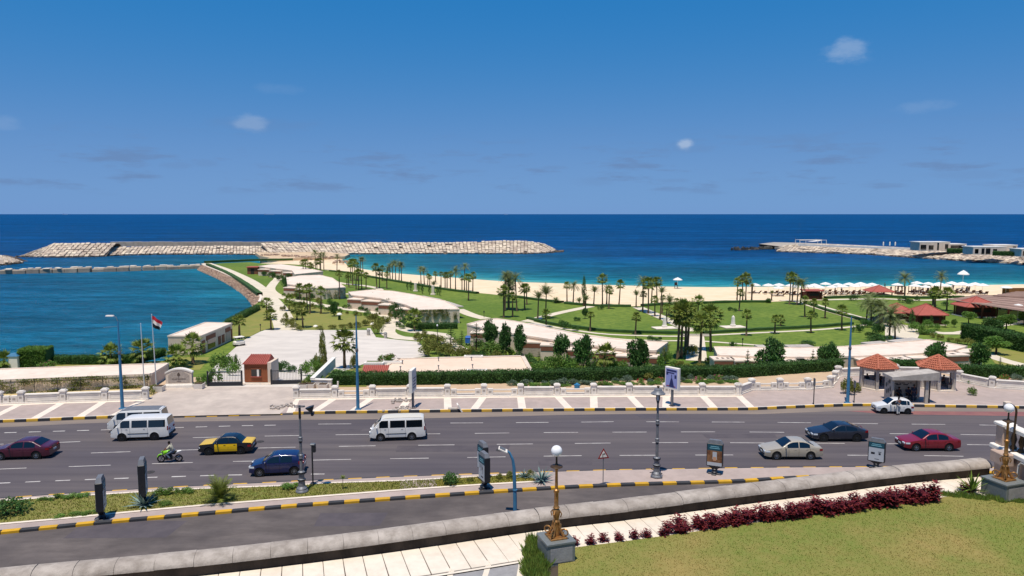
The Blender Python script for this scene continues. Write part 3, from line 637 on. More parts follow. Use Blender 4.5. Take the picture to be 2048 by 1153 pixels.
# ---- stone slope of the peninsula
sl = thing('stone_slope', 'pale rubble stone slope of the peninsula above the blue basin', 'slope')
top = resample(catmull(PL([(403, 530.5), (440, 545.5), (470, 559.5), (505, 579.5), (519, 594), (516, 606)], RZ), 3), 60)
bot = resample(catmull(PL([(395, 540.5), (442, 562), (481, 586), (499, 604), (506, 616), (505, 622)], SEA), 3), 60)
mb = MB(); mb.strip([[p+Vector((0, 0, -1)) for p in bot], bot, top]); obj('bank', mb, 'stone_slope', sl)
mb = MB()
for i in range(2600):
    k = R.random()*58; a = top[int(k)].lerp(top[int(k)+1], k % 1); b = bot[int(k)].lerp(bot[int(k)+1], k % 1); p = a.lerp(b, R.random()); s = R.uniform(.35, .75)
    vs = [p+Vector(((q & 1)-.5, ((q >> 1) & 1)-.5, (q >> 2)-.5)).lerp(Vector((R.uniform(-.5, .5), R.uniform(-.5, .5), R.uniform(-.5, .5))), .35)*s for q in range(8)]
    mb.add(vs, [(0, 2, 3, 1), (4, 5, 7, 6), (0, 1, 5, 4), (1, 3, 7, 5), (3, 2, 6, 7), (2, 0, 4, 6)])
stuff(obj('stones', mb, 'stone_slope', sl))
mb = MB(); n = 60; ins = offset(top, .0); mb.strip([[p+Vector((0, 0, -.2)) for p in top], [p+Vector((0, 0, .32)) for p in top], [p+Vector((.55, .15, .32)) for p in top], [p+Vector((.55, .15, -.2)) for p in top]]); obj('edge_coping', mb, 'paver_cream', sl)
# ---- villas and shade frame on the right breakwater
def villa(label, x0, x1, yb, yt, deep, wins, door=None, colm='cream_wall', over=.35):
    a = P(x0, yb, .5); b = P(x1, yb, .5); wd = b.x-a.x; h = PW(yb-yt, a.y)*.88
    r = thing('villa', label, 'villa', ((a.x+b.x)/2, a.y+deep/2, .5))
    mb = MB(); mb.box((0, 0, h/2-.1), (wd, deep, h-.2)); obj('wall', mb, colm, r)
    mb = MB(); mb.box((-over*.4, 0, h-.12), (wd+over*2, deep+.12, .32)); obj('roof_slab', mb, 'white_paint', r)
    for u0, u1, v0, v1 in wins:
        mb = MB(); mb.box(((u0+u1)/2*wd-wd/2, -deep/2-.02, (v0+v1)/2*h), ((u1-u0)*wd, .08, (v1-v0)*h)); w = obj('window', mb, 'glass_dark', r)
        mb = MB(); mb.box(((u0+u1)/2*wd-wd/2, -deep/2-.03, v0*h-.06), ((u1-u0)*wd+.3, .2, .12)); obj('sill', mb, 'white_paint', w)
    return r
villa('white flat-roofed villa with two dark openings on the breakwater', 1839, 1899, 502, 482, 9, [(.03, .22, .1, .68), (.30, .46, .1, .62), (.58, .64, .05, .9), (.84, .95, .2, .75)])
villa('long low white villa wing behind a dark garden hedge', 1899, 1932, 502, 486.5, 8, [(.05, .9, .35, .8)], over=.3)
villa('white villa with open portico and square posts on the breakwater', 1946, 2012, 509.5, 491.5, 8, [(.05, .16, .1, .7), (.25, .34, .0, .78), (.38, .52, .0, .78), (.6, .72, .2, .7)])
villa('white upper block behind the portico villa', 1990, 2034, 505, 488.5, 9, [(.1, .3, .55, .8), (.8, .95, .45, .8)])
villa('white villa corner farthest along the breakwater', 2043, 2085, 514, 496, 8, [(.05, .2, .1, .7)])
sh = P(1626, 490.5, .5)
r = thing('shade_frame', 'white tubular shade frame with sagging canopy at breakwater end', 'pergola', sh)
wd = PW(53, sh.y); hh = PW(9.5, sh.y)
for sx in (-1, 1):
    for sy in (0, 7):
        mb = MB(); mb.box((sx*wd/2, sy, hh/2), (.22, .22, hh)); obj('post', mb, 'white_paint', r)
for sx in (-.55, .35):
    mb = MB(); mb.box((sx*wd/2, 0, hh/2), (.2, .2, hh)); obj('post', mb, 'white_paint', r)
for sy in (0, 7):
    mb = MB(); mb.box((0, sy, hh+.1), (wd+.2, .22, .2)); obj('beam', mb, 'white_paint', r)
mb = MB(); mb.strip([[Vector((-wd*.4+wd*.75*i/10, 7*j/4, hh-.1-.7*math.sin(PI*i/10))) for i in range(11)] for j in range(5)]); obj('canopy', mb, 'white_paint', r)
wall_a = P(1600, 491.5, .5); wall_b = P(1835, 499.5, .5)
mb = MB(); d = wall_b-wall_a; mb.box((wall_a+wall_b)/2+Vector((0, 3, .25)), (d.length, .5, .9), math.atan2(d.y, d.x)); tag(obj('low_white_wall', mb, 'white_paint'), 'low white terrace wall along the breakwater top beside the villas', 'wall')
for px in (1777, 1790, 1801):
    p = P(px, 492.5, .5); mb = MB(); mb.lathe([(.35, 0), (.35, 1.8), (.12, 2.2), (.05, 2.4)], n=8); 
    tag(obj('closed_parasol', mb, 'white_paint', loc=p+Vector((0, 6, 0))), 'closed white parasol standing on the breakwater terrace', 'parasol', 'closed parasols on the breakwater terrace')
# far ships on the horizon; distance haze is painted into their blue colour
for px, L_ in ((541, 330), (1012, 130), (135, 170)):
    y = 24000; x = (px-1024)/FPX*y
    r = thing('cargo_ship', 'tiny haze-tinted ship on the horizon' + {541: ', the longest of those in sight', 1012: ' above the breakwater tip', 135: ' above the harbour mouth'}[px], 'ship', (x, y, SEA))
    mb = MB(); mb.prism([(-L_/2, -14), (L_/2-20, -14), (L_/2, 0), (L_/2-20, 14), (-L_/2, 14)], 0, 16); obj('hull', mb, mat('ship_haze_blue', '#6d86a8', .8), r)
    mb = MB(); mb.box((-L_/2+25, 0, 22), (24, 22, 20)); obj('deckhouse', mb, 'ship_haze_blue', r)
# ================================================================== hotel terrace in the foreground
TZ = 7.2
cop_px = [(-500, 1225), (-200, 1195), (0, 1171), (200, 1152), (380, 1135), (594, 1111), (800, 1084.5), (964, 1061), (1086, 1043.5), (1239, 1026), (1414, 1003.5), (1506, 991), (1640, 975), (1794, 955), (1985, 937)]
cop = resample(catmull(PL(cop_px, 7.62), 1), step=1.2)
wall_in = offset(cop, .14)
mat('terrace_wall', '#4a4037', .95, .35, 1.4, .3, 6, col2='#2f2822', stretch=(1, 1, .5))
mat_multi('coping_stone', '#b3a89c', '#9c9186', '#675c51', .5, 2.2, amt=.5, bump=.4, bscale=12, thr=(.40, .66))
mat_multi('cream_tile', '#dfd2bf', '#d2c4b0', '#b3a491', .5, 2.5, amt=.3, bump=.1, bscale=8, thr=(.42, .7))
mat('grey_tile', '#8f8c8a', .85, .10, 4, .2, 14)
mat('granite', '#6f7371', .4, .10, 14)
mat('cream_joint', '#4b4136', .95)
tr = [(p.x, p.y) for p in offset(cop, .5)]
mb = MB(); mb.prism(tr+[(25.5, cop[-1].y+.4), (25.5, 8), (-34, 8)], -.03, TZ); struct('terrace', mb, 'cream_joint')
par = thing('terrace_parapet', 'low grey stone parapet with rounded coping round the hotel terrace', 'parapet')
W0, W1 = wall_in, offset(cop, .78)
mb = MB(); mb.strip([[Vector((p.x, p.y, TZ-.1)) for p in W0], [Vector((p.x, p.y, 7.64)) for p in W0]]); mb.strip([[Vector((p.x, p.y, 7.64)) for p in W1], [Vector((p.x, p.y, -.1)) for p in W1]]); obj('wall', mb, 'terrace_wall', par)
prof = [(0, 0), (0, .07), (.03, .14), (.10, .21), (.22, .265), (.45, .285), (.68, .265), (.80, .21), (.87, .14), (.9, .07), (.9, 0)]
for i in range(len(cop)-1):
    a, b = cop[i], cop[i+1]; d = b-a; rz = math.atan2(d.y, d.x); mb = MB(); l = d.length/2-.006
    jz = R.uniform(-.012, .012)
    vs = [(sx*l, n, z+jz) for sx in (-1, 1) for n, z in prof]; m_ = len(prof)
    fs = [(k, m_+k, m_+(k+1) % m_, (k+1) % m_) for k in range(m_)]+[tuple(range(m_-1, -1, -1)), tuple(range(m_, 2*m_))]
    mb.add(vs, [f[::-1] for f in fs][:m_]+[tuple(range(m_)), tuple(range(2*m_-1, m_-1, -1))])
    obj('coping_stone', mb, 'coping_stone', par, Vector((*((a+b)/2).xy, 7.62)), rz, smooth=35)
# tiled walk behind the parapet: long narrow slabs
tl = resample(catmull(cop, 1), step=.66)
mb = MB(); mb.bbox((0, -1.0, 0), (.645, 1.98, .05), .01); tile_me = mb.mesh('paving_slab')
walk = bpy.data.objects.new('terrace_walk', None); C.objects.link(walk); walk['kind'] = 'structure'
for a, b in zip(tl, tl[1:]):
    d = b-a; rz = math.atan2(d.y, d.x); n = Vector((-math.sin(rz), math.cos(rz), 0))
    obj('paving_slab', tile_me, 'cream_tile', walk, Vector((*((a+b)/2+n*.12).xy, TZ+.012+R.uniform(-.004, .004))), rz+R.uniform(-.004, .004))
edge = offset(tl, -1.95)
mb = MB(); mb.strip([[Vector((p.x, p.y, TZ+.05)) for p in offset(tl, -2.10)], [Vector((p.x, p.y, TZ+.05)) for p in offset(tl, -1.98)]]); obj('edging', mb, 'cream_tile', walk)
inner = offset(tl, -2.1)
gp = [p for p in inner if -34 < p.x < .75]
mb = MB(); mb.prism([(p.x, p.y) for p in gp]+[(1.1, 18), (-30, 14)], TZ, TZ+.012); struct('grey_paving', mb, 'grey_tile')
for x0, y0, x1, y1 in ((900, 1153, 912, 1118), (968, 1160, 980, 1122), (1036, 1170, 1046, 1110), (750, 1175, 800, 1148), (620, 1200, 690, 1160)):
    a, b = P(x0, y0, TZ), P(x1, y1, TZ); d = (b-a).normalized(); n = Vector((-d.y, d.x, 0))*.09; a = a-d*2
    mb = MB(); mb.add([(*(q.xy), TZ+.017) for q in (a-n, b-n, b+n, a+n)], [(0, 1, 2, 3)]); obj('white_band', mb, 'cream_tile', bpy.data.objects['grey_paving'])
# lawn
lawn_edge = [p for p in offset(tl, -1.62) if 1.1 < p.x < 19.3]
lp = [Vector((1.0, 18.0, 0)), Vector((.75, 21.5, 0)), Vector((.8, 23.6, 0))]
lpoly = [(p.x, p.y) for p in lawn_edge]+[(19.6, 29.6), (25.4, 27.8), (25.4, 16), (1.0, 16)]
mat_multi('terrace_turf', '#94834b', '#747b38', '#837840', .13, 2.2, bump=.7, bscale=22, amt=.4, thr=(.42, .58))
mb = MB(); mb.prism(lpoly, TZ-.05, TZ+.065); struct('terrace_lawn', mb, 'terrace_turf')
def inpoly(x, y, poly):
    c = False; j = len(poly)-1
    for i in range(len(poly)):
        if (poly[i][1] > y) != (poly[j][1] > y) and x < (poly[j][0]-poly[i][0])*(y-poly[i][1])/(poly[j][1]-poly[i][1])+poly[i][0]: c = not c
        j = i
    return c
mat('grass_blade', '#9a874c', .9, .25, .13, col2='#7d8a3c', island=.14, trans=.35, detail=7, thr=(.42, .58))
mb = MB(); V = []; F = []
for i in range(60000):
    y = 17.5+12*R.random()**.9; x = R.uniform(.8, 22.5)
    if not inpoly(x, y, lpoly): continue
    h = R.uniform(.02, .045); a = R.uniform(0, 2*PI); w = R.uniform(.012, .022); lx, ly = R.uniform(-.035, .035), R.uniform(-.035, .035); k = len(V)
    V += [(x-w*math.cos(a), y-w*math.sin(a), TZ+.062), (x+w*math.cos(a), y+w*math.sin(a), TZ+.062), (x+lx, y+ly, TZ+.064+h)]; F.append((k, k+1, k+2))
mb.v, mb.f = V, F; stuff(tag(obj('lawn_grass', mb, 'grass_blade'), 'short sun-bleached grass of the terrace lawn', 'grass'))
# ---- leaf helpers (used everywhere)
def leaf(mb, p, d, n, l, w):            # one pointed leaf: 4 corners, folded
    d = d.normalized(); s = d.cross(n); s = s.normalized() if s.length > 1e-4 else Vector((1, 0, 0)); u = s.cross(d)
    k = len(mb.v); a = p+d*l*.5
    mb.v += [tuple(p), tuple(a+s*w*.5+u*w*.12), tuple(p+d*l), tuple(a-s*w*.5+u*w*.12)]; mb.f.append((k, k+1, k+2, k+3))
def rv(r=R): 
    while True:
        v = Vector((r.uniform(-1, 1), r.uniform(-1, 1), r.uniform(-1, 1)))
        if .05 < v.length < 1: return v.normalized()
def crown(seed, n, rx, ry, rz, clumps, size, low=-.9, core_=True):
    r = random.Random(seed); mb = MB(); cl = []
    for i in range(clumps):
        while True:
            v = rv(r)
            if v.z > low: break
        k = r.uniform(.55, .92); cl.append((Vector((v.x*rx*k, v.y*ry*k, v.z*rz*k)), r.uniform(.28, .48)))
    for i in range(n):
        c, cr = cl[i % clumps]; v = rv(r); q = cr*r.uniform(.55, 1.05); p = c+Vector((v.x*rx*q, v.y*ry*q, v.z*rz*q))
        d = (rv(r)*.8+v*.7+Vector((0, 0, .25))).normalized(); leaf(mb, p, d, rv(r), size*r.uniform(.7, 1.4), size*r.uniform(.45, .7))
    return mb
# ---- red-leaved border plants
mat('red_leaf', '#5c191b', .65, .2, 5, col2='#7c2727', island=.45, trans=.2)
mat('stem', '#5b4630', .9)
def coleus(seed):
    r = random.Random(seed); mb = MB()
    for s in range(26):
        a = r.uniform(0, 2*PI); q = r.uniform(0, .3); h = r.uniform(.22, .62)*(1-.5*q); c = Vector((q*math.cos(a), q*math.sin(a), 0))
        for k in range(11):
            b = r.uniform(0, 2*PI); z = h*r.uniform(.25, 1); d = Vector((math.cos(b), math.sin(b), r.uniform(-.35, .5))); leaf(mb, c+Vector((0, 0, z)), d, Vector((0, 0, 1)), r.uniform(.11, .2), r.uniform(.05, .085))
    return mb.mesh('foliage')
cme = [coleus(k) for k in range(4)]
sm = MB()
for k in range(6): sm.tube([(0, 0, 0), (.1*math.cos(k), .1*math.sin(k), .3)], .012, 4)
sme = sm.mesh('stem')
pts_px = [(1148, 1092), (1182, 1090), (1206, 1084), (1238, 1083), (1268, 1080), (1292, 1076)]
row = resample(catmull(PL([(1322, 1072), (1400, 1062), (1480, 1051), (1560, 1043), (1640, 1031), (1720, 1022), (1800, 1011), (1868, 1000)], TZ), 1), step=.30)
spots = [(P(a, b, TZ), .62) for a, b in pts_px]+[(p+Vector((R.uniform(-.12, .12), R.uniform(-.15, .25), 0)), (.72+.42*i_/len(row))*R.uniform(.85, 1.25)) for i_, p in enumerate(row)]+[(p+Vector((R.uniform(-.1, .1), .35, 0)), R.uniform(.7, 1.05)) for p in row[3::2]]+[(P(1930, 985, TZ), .8), (P(1946, 982, TZ), .7)]
for i, (p, s) in enumerate(spots):
    r = thing('red_leaved_plant', 'single small dark red leaved plant set apart between lamp pedestal and dense row' if i < 6 else 'dark red leaved plant in the dense border row beside the lawn', 'plant', (p.x, p.y, TZ), R.uniform(0, 6), 'separate red border plants' if i < 6 else 'red border row'); r.scale = (s, s, s*R.uniform(.85, 1.15))
    obj('foliage', cme[i % 4], 'red_leaf', r); obj('stem', sme, 'stem', r)
# ---- gold lamps on granite pedestals
def gold_lamp(px, py, label, rz, wide=1.0):
    p = P(px, py, TZ)
    ped = thing('granite_pedestal', 'grey granite pedestal block ' + label, 'pedestal', p, rz)
    mb = MB(); mb.bbox((0, 0, .36), (wide, wide, .72), .015); obj('block', mb, 'granite', ped)
    mb = MB(); mb.bbox((0, 0, .755), (wide+.06, wide+.06, .07), .012); obj('top_slab', mb, 'granite', ped)
    mb = MB(); mb.bbox((0, -wide/2-.008, .36), (wide*.8, .012, .5), .004); obj('front_panel', mb, 'grey_tile', ped)
    r = thing('globe_lamp', 'ornate golden lamp post with white globe ' + label, 'lamp', p+Vector((0, 0, .792)), rz)
    mb = MB(); mb.bbox((0, 0, .03), (.62, .62, .06), .02); obj('base_plate', mb, 'gold_paint', r)
    mb = MB(); mb.lathe([(.13, .05), (.12, .35), (.10, .5), (.13, .56), (.09, .62), (.13, .8), (.14, .92), (.085, 1.0), (.12, 1.04), (.075, 1.1), (.075, 1.55), (.10, 1.58), (.10, 1.66), (.055, 1.7), (.045, 2.35), (.07, 2.4)], n=12); obj('column', mb, 'gold_paint', r, smooth=40)
    mb = MB(); mb.lathe([(.05, 2.39), (.16, 2.44), (.22, 2.47), (.20, 2.5), (.06, 2.53), (.035, 2.6), (.03, 2.83), (.07, 2.86)], n=12); obj('collar', mb, 'dark_bronze', r, smooth=40)
    mb = MB()
    for k in range(12): 
        pass
    ball = [(.19*math.sin(PI*k/12)+.001, 3.02-.19*math.cos(PI*k/12)) for k in range(13)]; mb.lathe(ball, n=18); obj('globe', mb, 'globe_glass', r, smooth=80)
    for k in range(4):
        a = k*PI/2+PI/4; mb = MB(); pts = []
        for t in range(17):
            th = t/16*2*PI*1.15; rr = .15*(1-t/24); pts.append(Vector((.33+rr*math.cos(PI-th), 0, .2+rr*math.sin(PI-th))))
        pts = [Vector((.1, 0, .58)), Vector((.14, 0, .42))]+pts; M = Matrix.Rotation(a, 3, 'Z'); mb.tube([M@q for q in pts], [.028]*2+[.03-.0008*t for t in range(17)], 6); obj('scroll', mb, 'gold_paint', r, smooth=50)
        mb = MB(); q = M@Vector((1, 0, 0)); mb.tube([q*.12+Vector((0, 0, .95)), q*.2+Vector((0, 0, .85)), q*.16+Vector((0, 0, .72))], .022, 5); obj('bracket', mb, 'gold_paint', r)
        mb = MB(); mb.tube([q*.1+Vector((0, 0, .4)), q*.2+Vector((0, 0, .2)), q*.3+Vector((0, 0, .06))], [.05, .05, .06], 6); obj('claw_foot', mb, 'gold_paint', r)
    return r
mat('dark_bronze', '#4b3a28', .5, .2, 6, metal=.4)
mat('globe_glass', '#e9e6e2', .25, spec=.5)
gold_lamp(1112, 1118, 'at the near corner of the lawn', .32)
gold_lamp(2006, 995, 'by the stair wall', .32, 1.15)
# ---- wild tufts at the lawn corner beside the pedestal
mat('tuft', '#5d7a2c', .9, .25, 3, col2='#7d8c3a', island=.35, trans=.25)
def grass_clump(seed, n, rad, h, w=.02, spread=.5):
    r = random.Random(seed); mb = MB()
    for i in range(n):
        a = r.uniform(0, 2*PI); q = rad*math.sqrt(r.random()); p = Vector((q*math.cos(a), q*math.sin(a), 0)); b = r.uniform(0, 2*PI); d = Vector((math.cos(b)*spread*r.random(), math.sin(b)*spread*r.random(), 1)); leaf(mb, p, d, Vector((math.sin(b), -math.cos(b), 0)), h*r.uniform(.5, 1.2), w)
    return mb.mesh('foliage')
tme = [grass_clump(50+k, 150, .26, .3, .035, .9) for k in range(3)]
for i in range(34):
    px = R.uniform(1056, 1088); py = R.uniform(1100, 1165) if i < 30 else R.uniform(1085, 1100); p = P(px, py, TZ)
    o = tag(obj('grass_tuft', tme[i % 3], 'tuft', loc=p+Vector((0, 0, .02)), rz=R.uniform(0, 6)), 'green leafy tuft growing between pedestal and grey paving', 'plant', 'tufts at the lawn corner'); o.scale = (R.uniform(.8, 1.3),)*3
for i in range(22):
    p = P(R.uniform(1880, 2044), 0, TZ) if False else P(1890+i*7.4+R.uniform(-3, 3), 992+i*.75+R.uniform(-3, 3), TZ)
    o = tag(obj('grass_tuft', tme[i % 3], 'tuft', loc=p+Vector((0, 0, .02)), rz=R.uniform(0, 6)), 'green grassy tuft at the foot of the pedestal by the stair wall', 'plant', 'tufts by the stair pedestal'); o.scale = (R.uniform(.5, .9),)*3
# ---- stair wall with balustrade at the right
mat('pink_render', '#b59c8a', .9, .12, 1.0, .2, 8)
sw = thing('stair_wall', 'pinkish rendered stair wall with white coping and balustrade at the terrace edge', 'wall')
x0 = 21.6
mb = MB(); mb.box((x0+.25, 27.5, 4.3), (.5, 9.4, 8.7)); obj('wall', mb, 'pink_render', sw)
for k in range(6):
    mb = MB(); mb.bbox((x0+.22, 31.6-k*1.58, 8.72), (.78, 1.56, .18), .03); obj('coping_stone', mb, 'white_paint', sw)
mb = MB(); mb.bbox((x0+.25, 32.0, 9.25), (.5, .5, .95), .03); obj('end_pier', mb, 'pink_render', sw)
mb = MB(); mb.bbox((x0+.25, 32.0, 9.76), (.66, .66, .12), .03); obj('pier_cap', mb, 'white_paint', sw)
for k in range(5):
    mb = MB(); mb.bbox((x0+.25, 30.9-k*1.75, 9.72), (.46, 1.72, .2), .05); obj('handrail', mb, 'white_paint', sw)
    mb = MB(); mb.lathe([(.14, 8.8), (.14, 8.9), (.07, 9.0), (.13, 9.25), (.07, 9.5), (.12, 9.62)], (x0+.25, 30.9-k*1.75, 0), 10); obj('baluster', mb, 'dark_bronze', sw, smooth=40)
    mb = MB(); mb.lathe([(.14, 8.8), (.14, 8.9), (.07, 9.0), (.13, 9.25), (.07, 9.5), (.12, 9.62)], (x0+.25, 31.4-k*1.75, 0), 10); obj('baluster', mb, 'dark_bronze', sw, smooth=40)
mb = MB(); mb.bbox((x0-.35, 31.2, 8.5), (.5, .9, .5), .04); obj('corbel', mb, 'pink_render', sw)
pp = thing('drain_pipe', 'bent white pipe running down the pink stair wall', 'pipe', (x0-.08, 30.4, TZ))
mb = MB(); mb.tube([(-1.2, .5, .12), (-.25, .2, .14), (-.06, .1, .3), (-.05, .05, 1.2), (-.05, -.1, 1.36), (-.05, -2.5, 1.40)], .045, 7); obj('pipe', mb, 'white_paint', pp, smooth=50)
cp = thing('camera_pole', 'dark brown pole with hooked arm and small camera on the stair wall', 'pole', (x0-.05, 31.0, 8.8))
mb = MB(); mb.tube([(0, 0, 0), (.02, 0, 1.1), (.05, 0, 1.75), (.03, 0, 1.9), (-.08, 0, 2.02), (-.3, 0, 2.14)], .045, 7); obj('post', mb, 'dark_bronze', cp, smooth=50)
mb = MB(); mb.bbox((-.36, 0, 2.12), (.26, .22, .2), .02); obj('housing', mb, 'cream_wall', cp)
mb = MB(); mb.lathe([(.02, 1.86), (.1, 1.9), (.13, 1.98), (.11, 2.03)], (-.42, 0, 0), 10); obj('dome_camera', mb, 'black_rubber', cp, smooth=50)
mb = MB(); mb.tube([(-.3, 0, .02), (.6, 0, .06)], .03, 6); obj('foot_rail', mb, 'dark_metal', cp)
# ================================================================== balustrade, lamps, signs, shelters along the road
mat('balustrade', '#d8cfc3', .88, .10, 1.0, .2, 10)
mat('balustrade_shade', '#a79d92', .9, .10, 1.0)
def bal_post():
    r = MB(); r.bbox((0, 0, .46), (.55, .5, .80), .02); c = MB(); c.bbox((0, 0, .92), (.68, .62, .12), .03); c.bbox((0, 0, 1.0), (.5, .46, .08), .02)
    f = MB(); f.bbox((0, 0, .05), (.64, .6, .10), .015); p = MB(); p.bbox((0, -.257, .52), (.24, .02, .16), .004)
    return r.mesh('shaft'), c.mesh('cap'), f.mesh('foot'), p.mesh('inset')
bp_ = bal_post()
def balustrade(pl, label, solid_first=True, post=True, mids=1, z=.1):
    root = thing('promenade_balustrade', label, 'balustrade', (0, 0, 0)); root.scale.z = 1.25; solid = solid_first
    for i, p in enumerate(pl):
        a = pl[max(0, i-1)]; b = pl[min(len(pl)-1, i+1)]; rz = math.atan2((b-a).y, (b-a).x)
        sh = obj('post', bp_[0], 'balustrade', root, Vector((p.x, p.y, z)), rz)
        for n_, me_, m_ in (('cap', bp_[1], 'balustrade'), ('foot', bp_[2], 'balustrade'), ('inset', bp_[3], 'balustrade_shade')): obj(n_, me_, m_, sh)
    for a, b in zip(pl, pl[1:]):
        d = b-a; L_ = d.length-.55; rz = math.atan2(d.y, d.x); c = (a+b)/2; c.z = z
        mb = MB(); mb.bbox((0, 0, .06), (L_+.5, .5, .12), .015); obj('plinth', mb, 'balustrade', root, c, rz)
        if solid:
            mb = MB(); mb.bbox((0, 0, .40), (L_-.05, .26, .56), .01); w = obj('wall_panel', mb, 'balustrade', root, c, rz)
            mb = MB(); mb.bbox((0, 0, .72), (L_-.03, .4, .10), .03); obj('top_rail', mb, 'balustrade', root, c, rz)
            for s_ in (-1, 1):
                mb = MB(); mb.box((s_*(L_/2-.18), -.135, .40), (.14, .05, .50)); obj('pilaster', mb, 'balustrade', w)
            mb = MB(); mb.box((0, -.15, .20), (L_-.5, .05, .06)); obj('moulding', mb, 'balustrade', w)
            mb = MB(); mb.box((0, -.15, .60), (L_-.5, .05, .05)); obj('moulding', mb, 'balustrade', w)
        else:
            for s_ in (-1, 1):
                mb = MB(); mb.bbox((s_*(L_/2-.36), 0, .38), (.62, .34, .54), .02); obj('stub_pier', mb, 'balustrade', root, c, rz)
                mb = MB(); mb.bbox((s_*(L_/2-.36), -.177, .40), (.28, .02, .14), .004); obj('inset', mb, 'balustrade_shade', root, c, rz)
            for zz in (.24, .54):
                mb = MB(); mb.bbox((0, 0, zz), (L_-1.3, .16, .10), .02); obj('rail', mb, 'balustrade', root, c, rz)
        solid = R.random() < .62 if L_ > 2 else True
    return root
balustrade(bal[1:], 'stone balustrade before the vine wall left of the driveway', True)
balustrade(bal_mid, 'long pale stone balustrade along the promenade before the hedge', True)
balustrade(resample(bal_r1, step=3.0), 'stepped stone balustrade jogging back beside the tiled pavilions', True)
balustrade(resample(bal_r2, step=3.6), 'stone balustrade sweeping behind the pavilions to the far street end', True)
# ---- lamps
def to_local(base, px, py):             # height of a pixel above a base point, at the base's depth
    return ZAT(py, base.y)-base.z
def blue_pole(bx, by, tx, ty, label, lamp=None, z=.12):
    p = P(bx, by, z); h = to_local(p, tx, ty); r = thing('blue_lamp_post', label, 'lamp post', p)
    mb = MB(); mb.bbox((0, 0, .06), (.55, .5, .12), .03); mb.bbox((0, 0, .7), (.24, .22, 1.2), .02); obj('foot_box', mb, 'blue_paint', r)
    mb = MB(); mb.tube([(0, 0, .1), (0, 0, h*.45), (0, 0, h*.75), (0, 0, h)], [.17, .13, .095, .05], 10); obj('pole', mb, 'blue_paint', r, smooth=60)
    mb = MB(); mb.lathe([(.12, h*.62), (.15, h*.63), (.15, h*.65), (.11, h*.66)], n=10); obj('collar', mb, 'grey_metal', r, smooth=40)
    if lamp:
        lx = PW(lamp[0]-tx, p.y); lz = to_local(p, lamp[0], lamp[1])
        mb = MB(); mb.tube([(0, 0, h-.1), (lx*.3, 0, h+(lz-h)*.75), (lx, 0, lz)], [.045, .04, .03], 7); obj('arm', mb, 'grey_metal', r, smooth=50)
        mb = MB(); mb.bbox((lx-.25, 0, lz), (.75, .28, .12), .04); obj('lamp_head', mb, 'white_paint', r)
        mb = MB(); mb.tube([(0, 0, h*.94), (-1.4, 0, h*.925)], .02, 5); obj('cable', mb, 'grey_metal', r)
    return r
blue_pole(245, 818, 241, 642, 'tall blue lamp post with long side arm before the vine wall', (231, 632))
blue_pole(716, 820, 711, 632, 'tall blue lamp post rising before the parking court and hedge')
blue_pole(1695, 807, 1702, 634, 'tall blue lamp post beside the tiled pavilions')
q = P(1030, 1034, 0); r = thing('blue_lamp_post', 'short blue lamp post with bent neck and flat white head by the slip road', 'lamp post', q)
hh = ZAT(906, q.y)
mb = MB(); mb.tube([(0, 0, 0), (0, 0, 1.2), (-.06, 0, hh-1.0), (-.14, 0, hh-.45), (-.34, 0, hh), (-.5, 0, hh+.12)], [.125, .12, .10, .085, .07, .06], 10); obj('pole', mb, 'blue_paint', r, smooth=60)
mb = MB(); mb.lathe([(.13, 1.7), (.15, 1.72), (.15, 1.78), (.12, 1.8)], n=10); obj('collar', mb, 'blue_paint', r, smooth=40)
lh = obj('lamp_head', MB().bbox((0, 0, 0), (.62, .42, .09), .03), 'white_paint', r, (-.74, 0, hh+.2)); lh.rotation_euler = (.15, .45, 0)
mb = MB(); mb.bbox((-.06, 0, .05), (.4, .34, .02), .005); obj('cooling_fins', mb, 'grey_metal', lh)
mat('lamp_grey', '#76777a', .5, .15, 4, metal=.25)
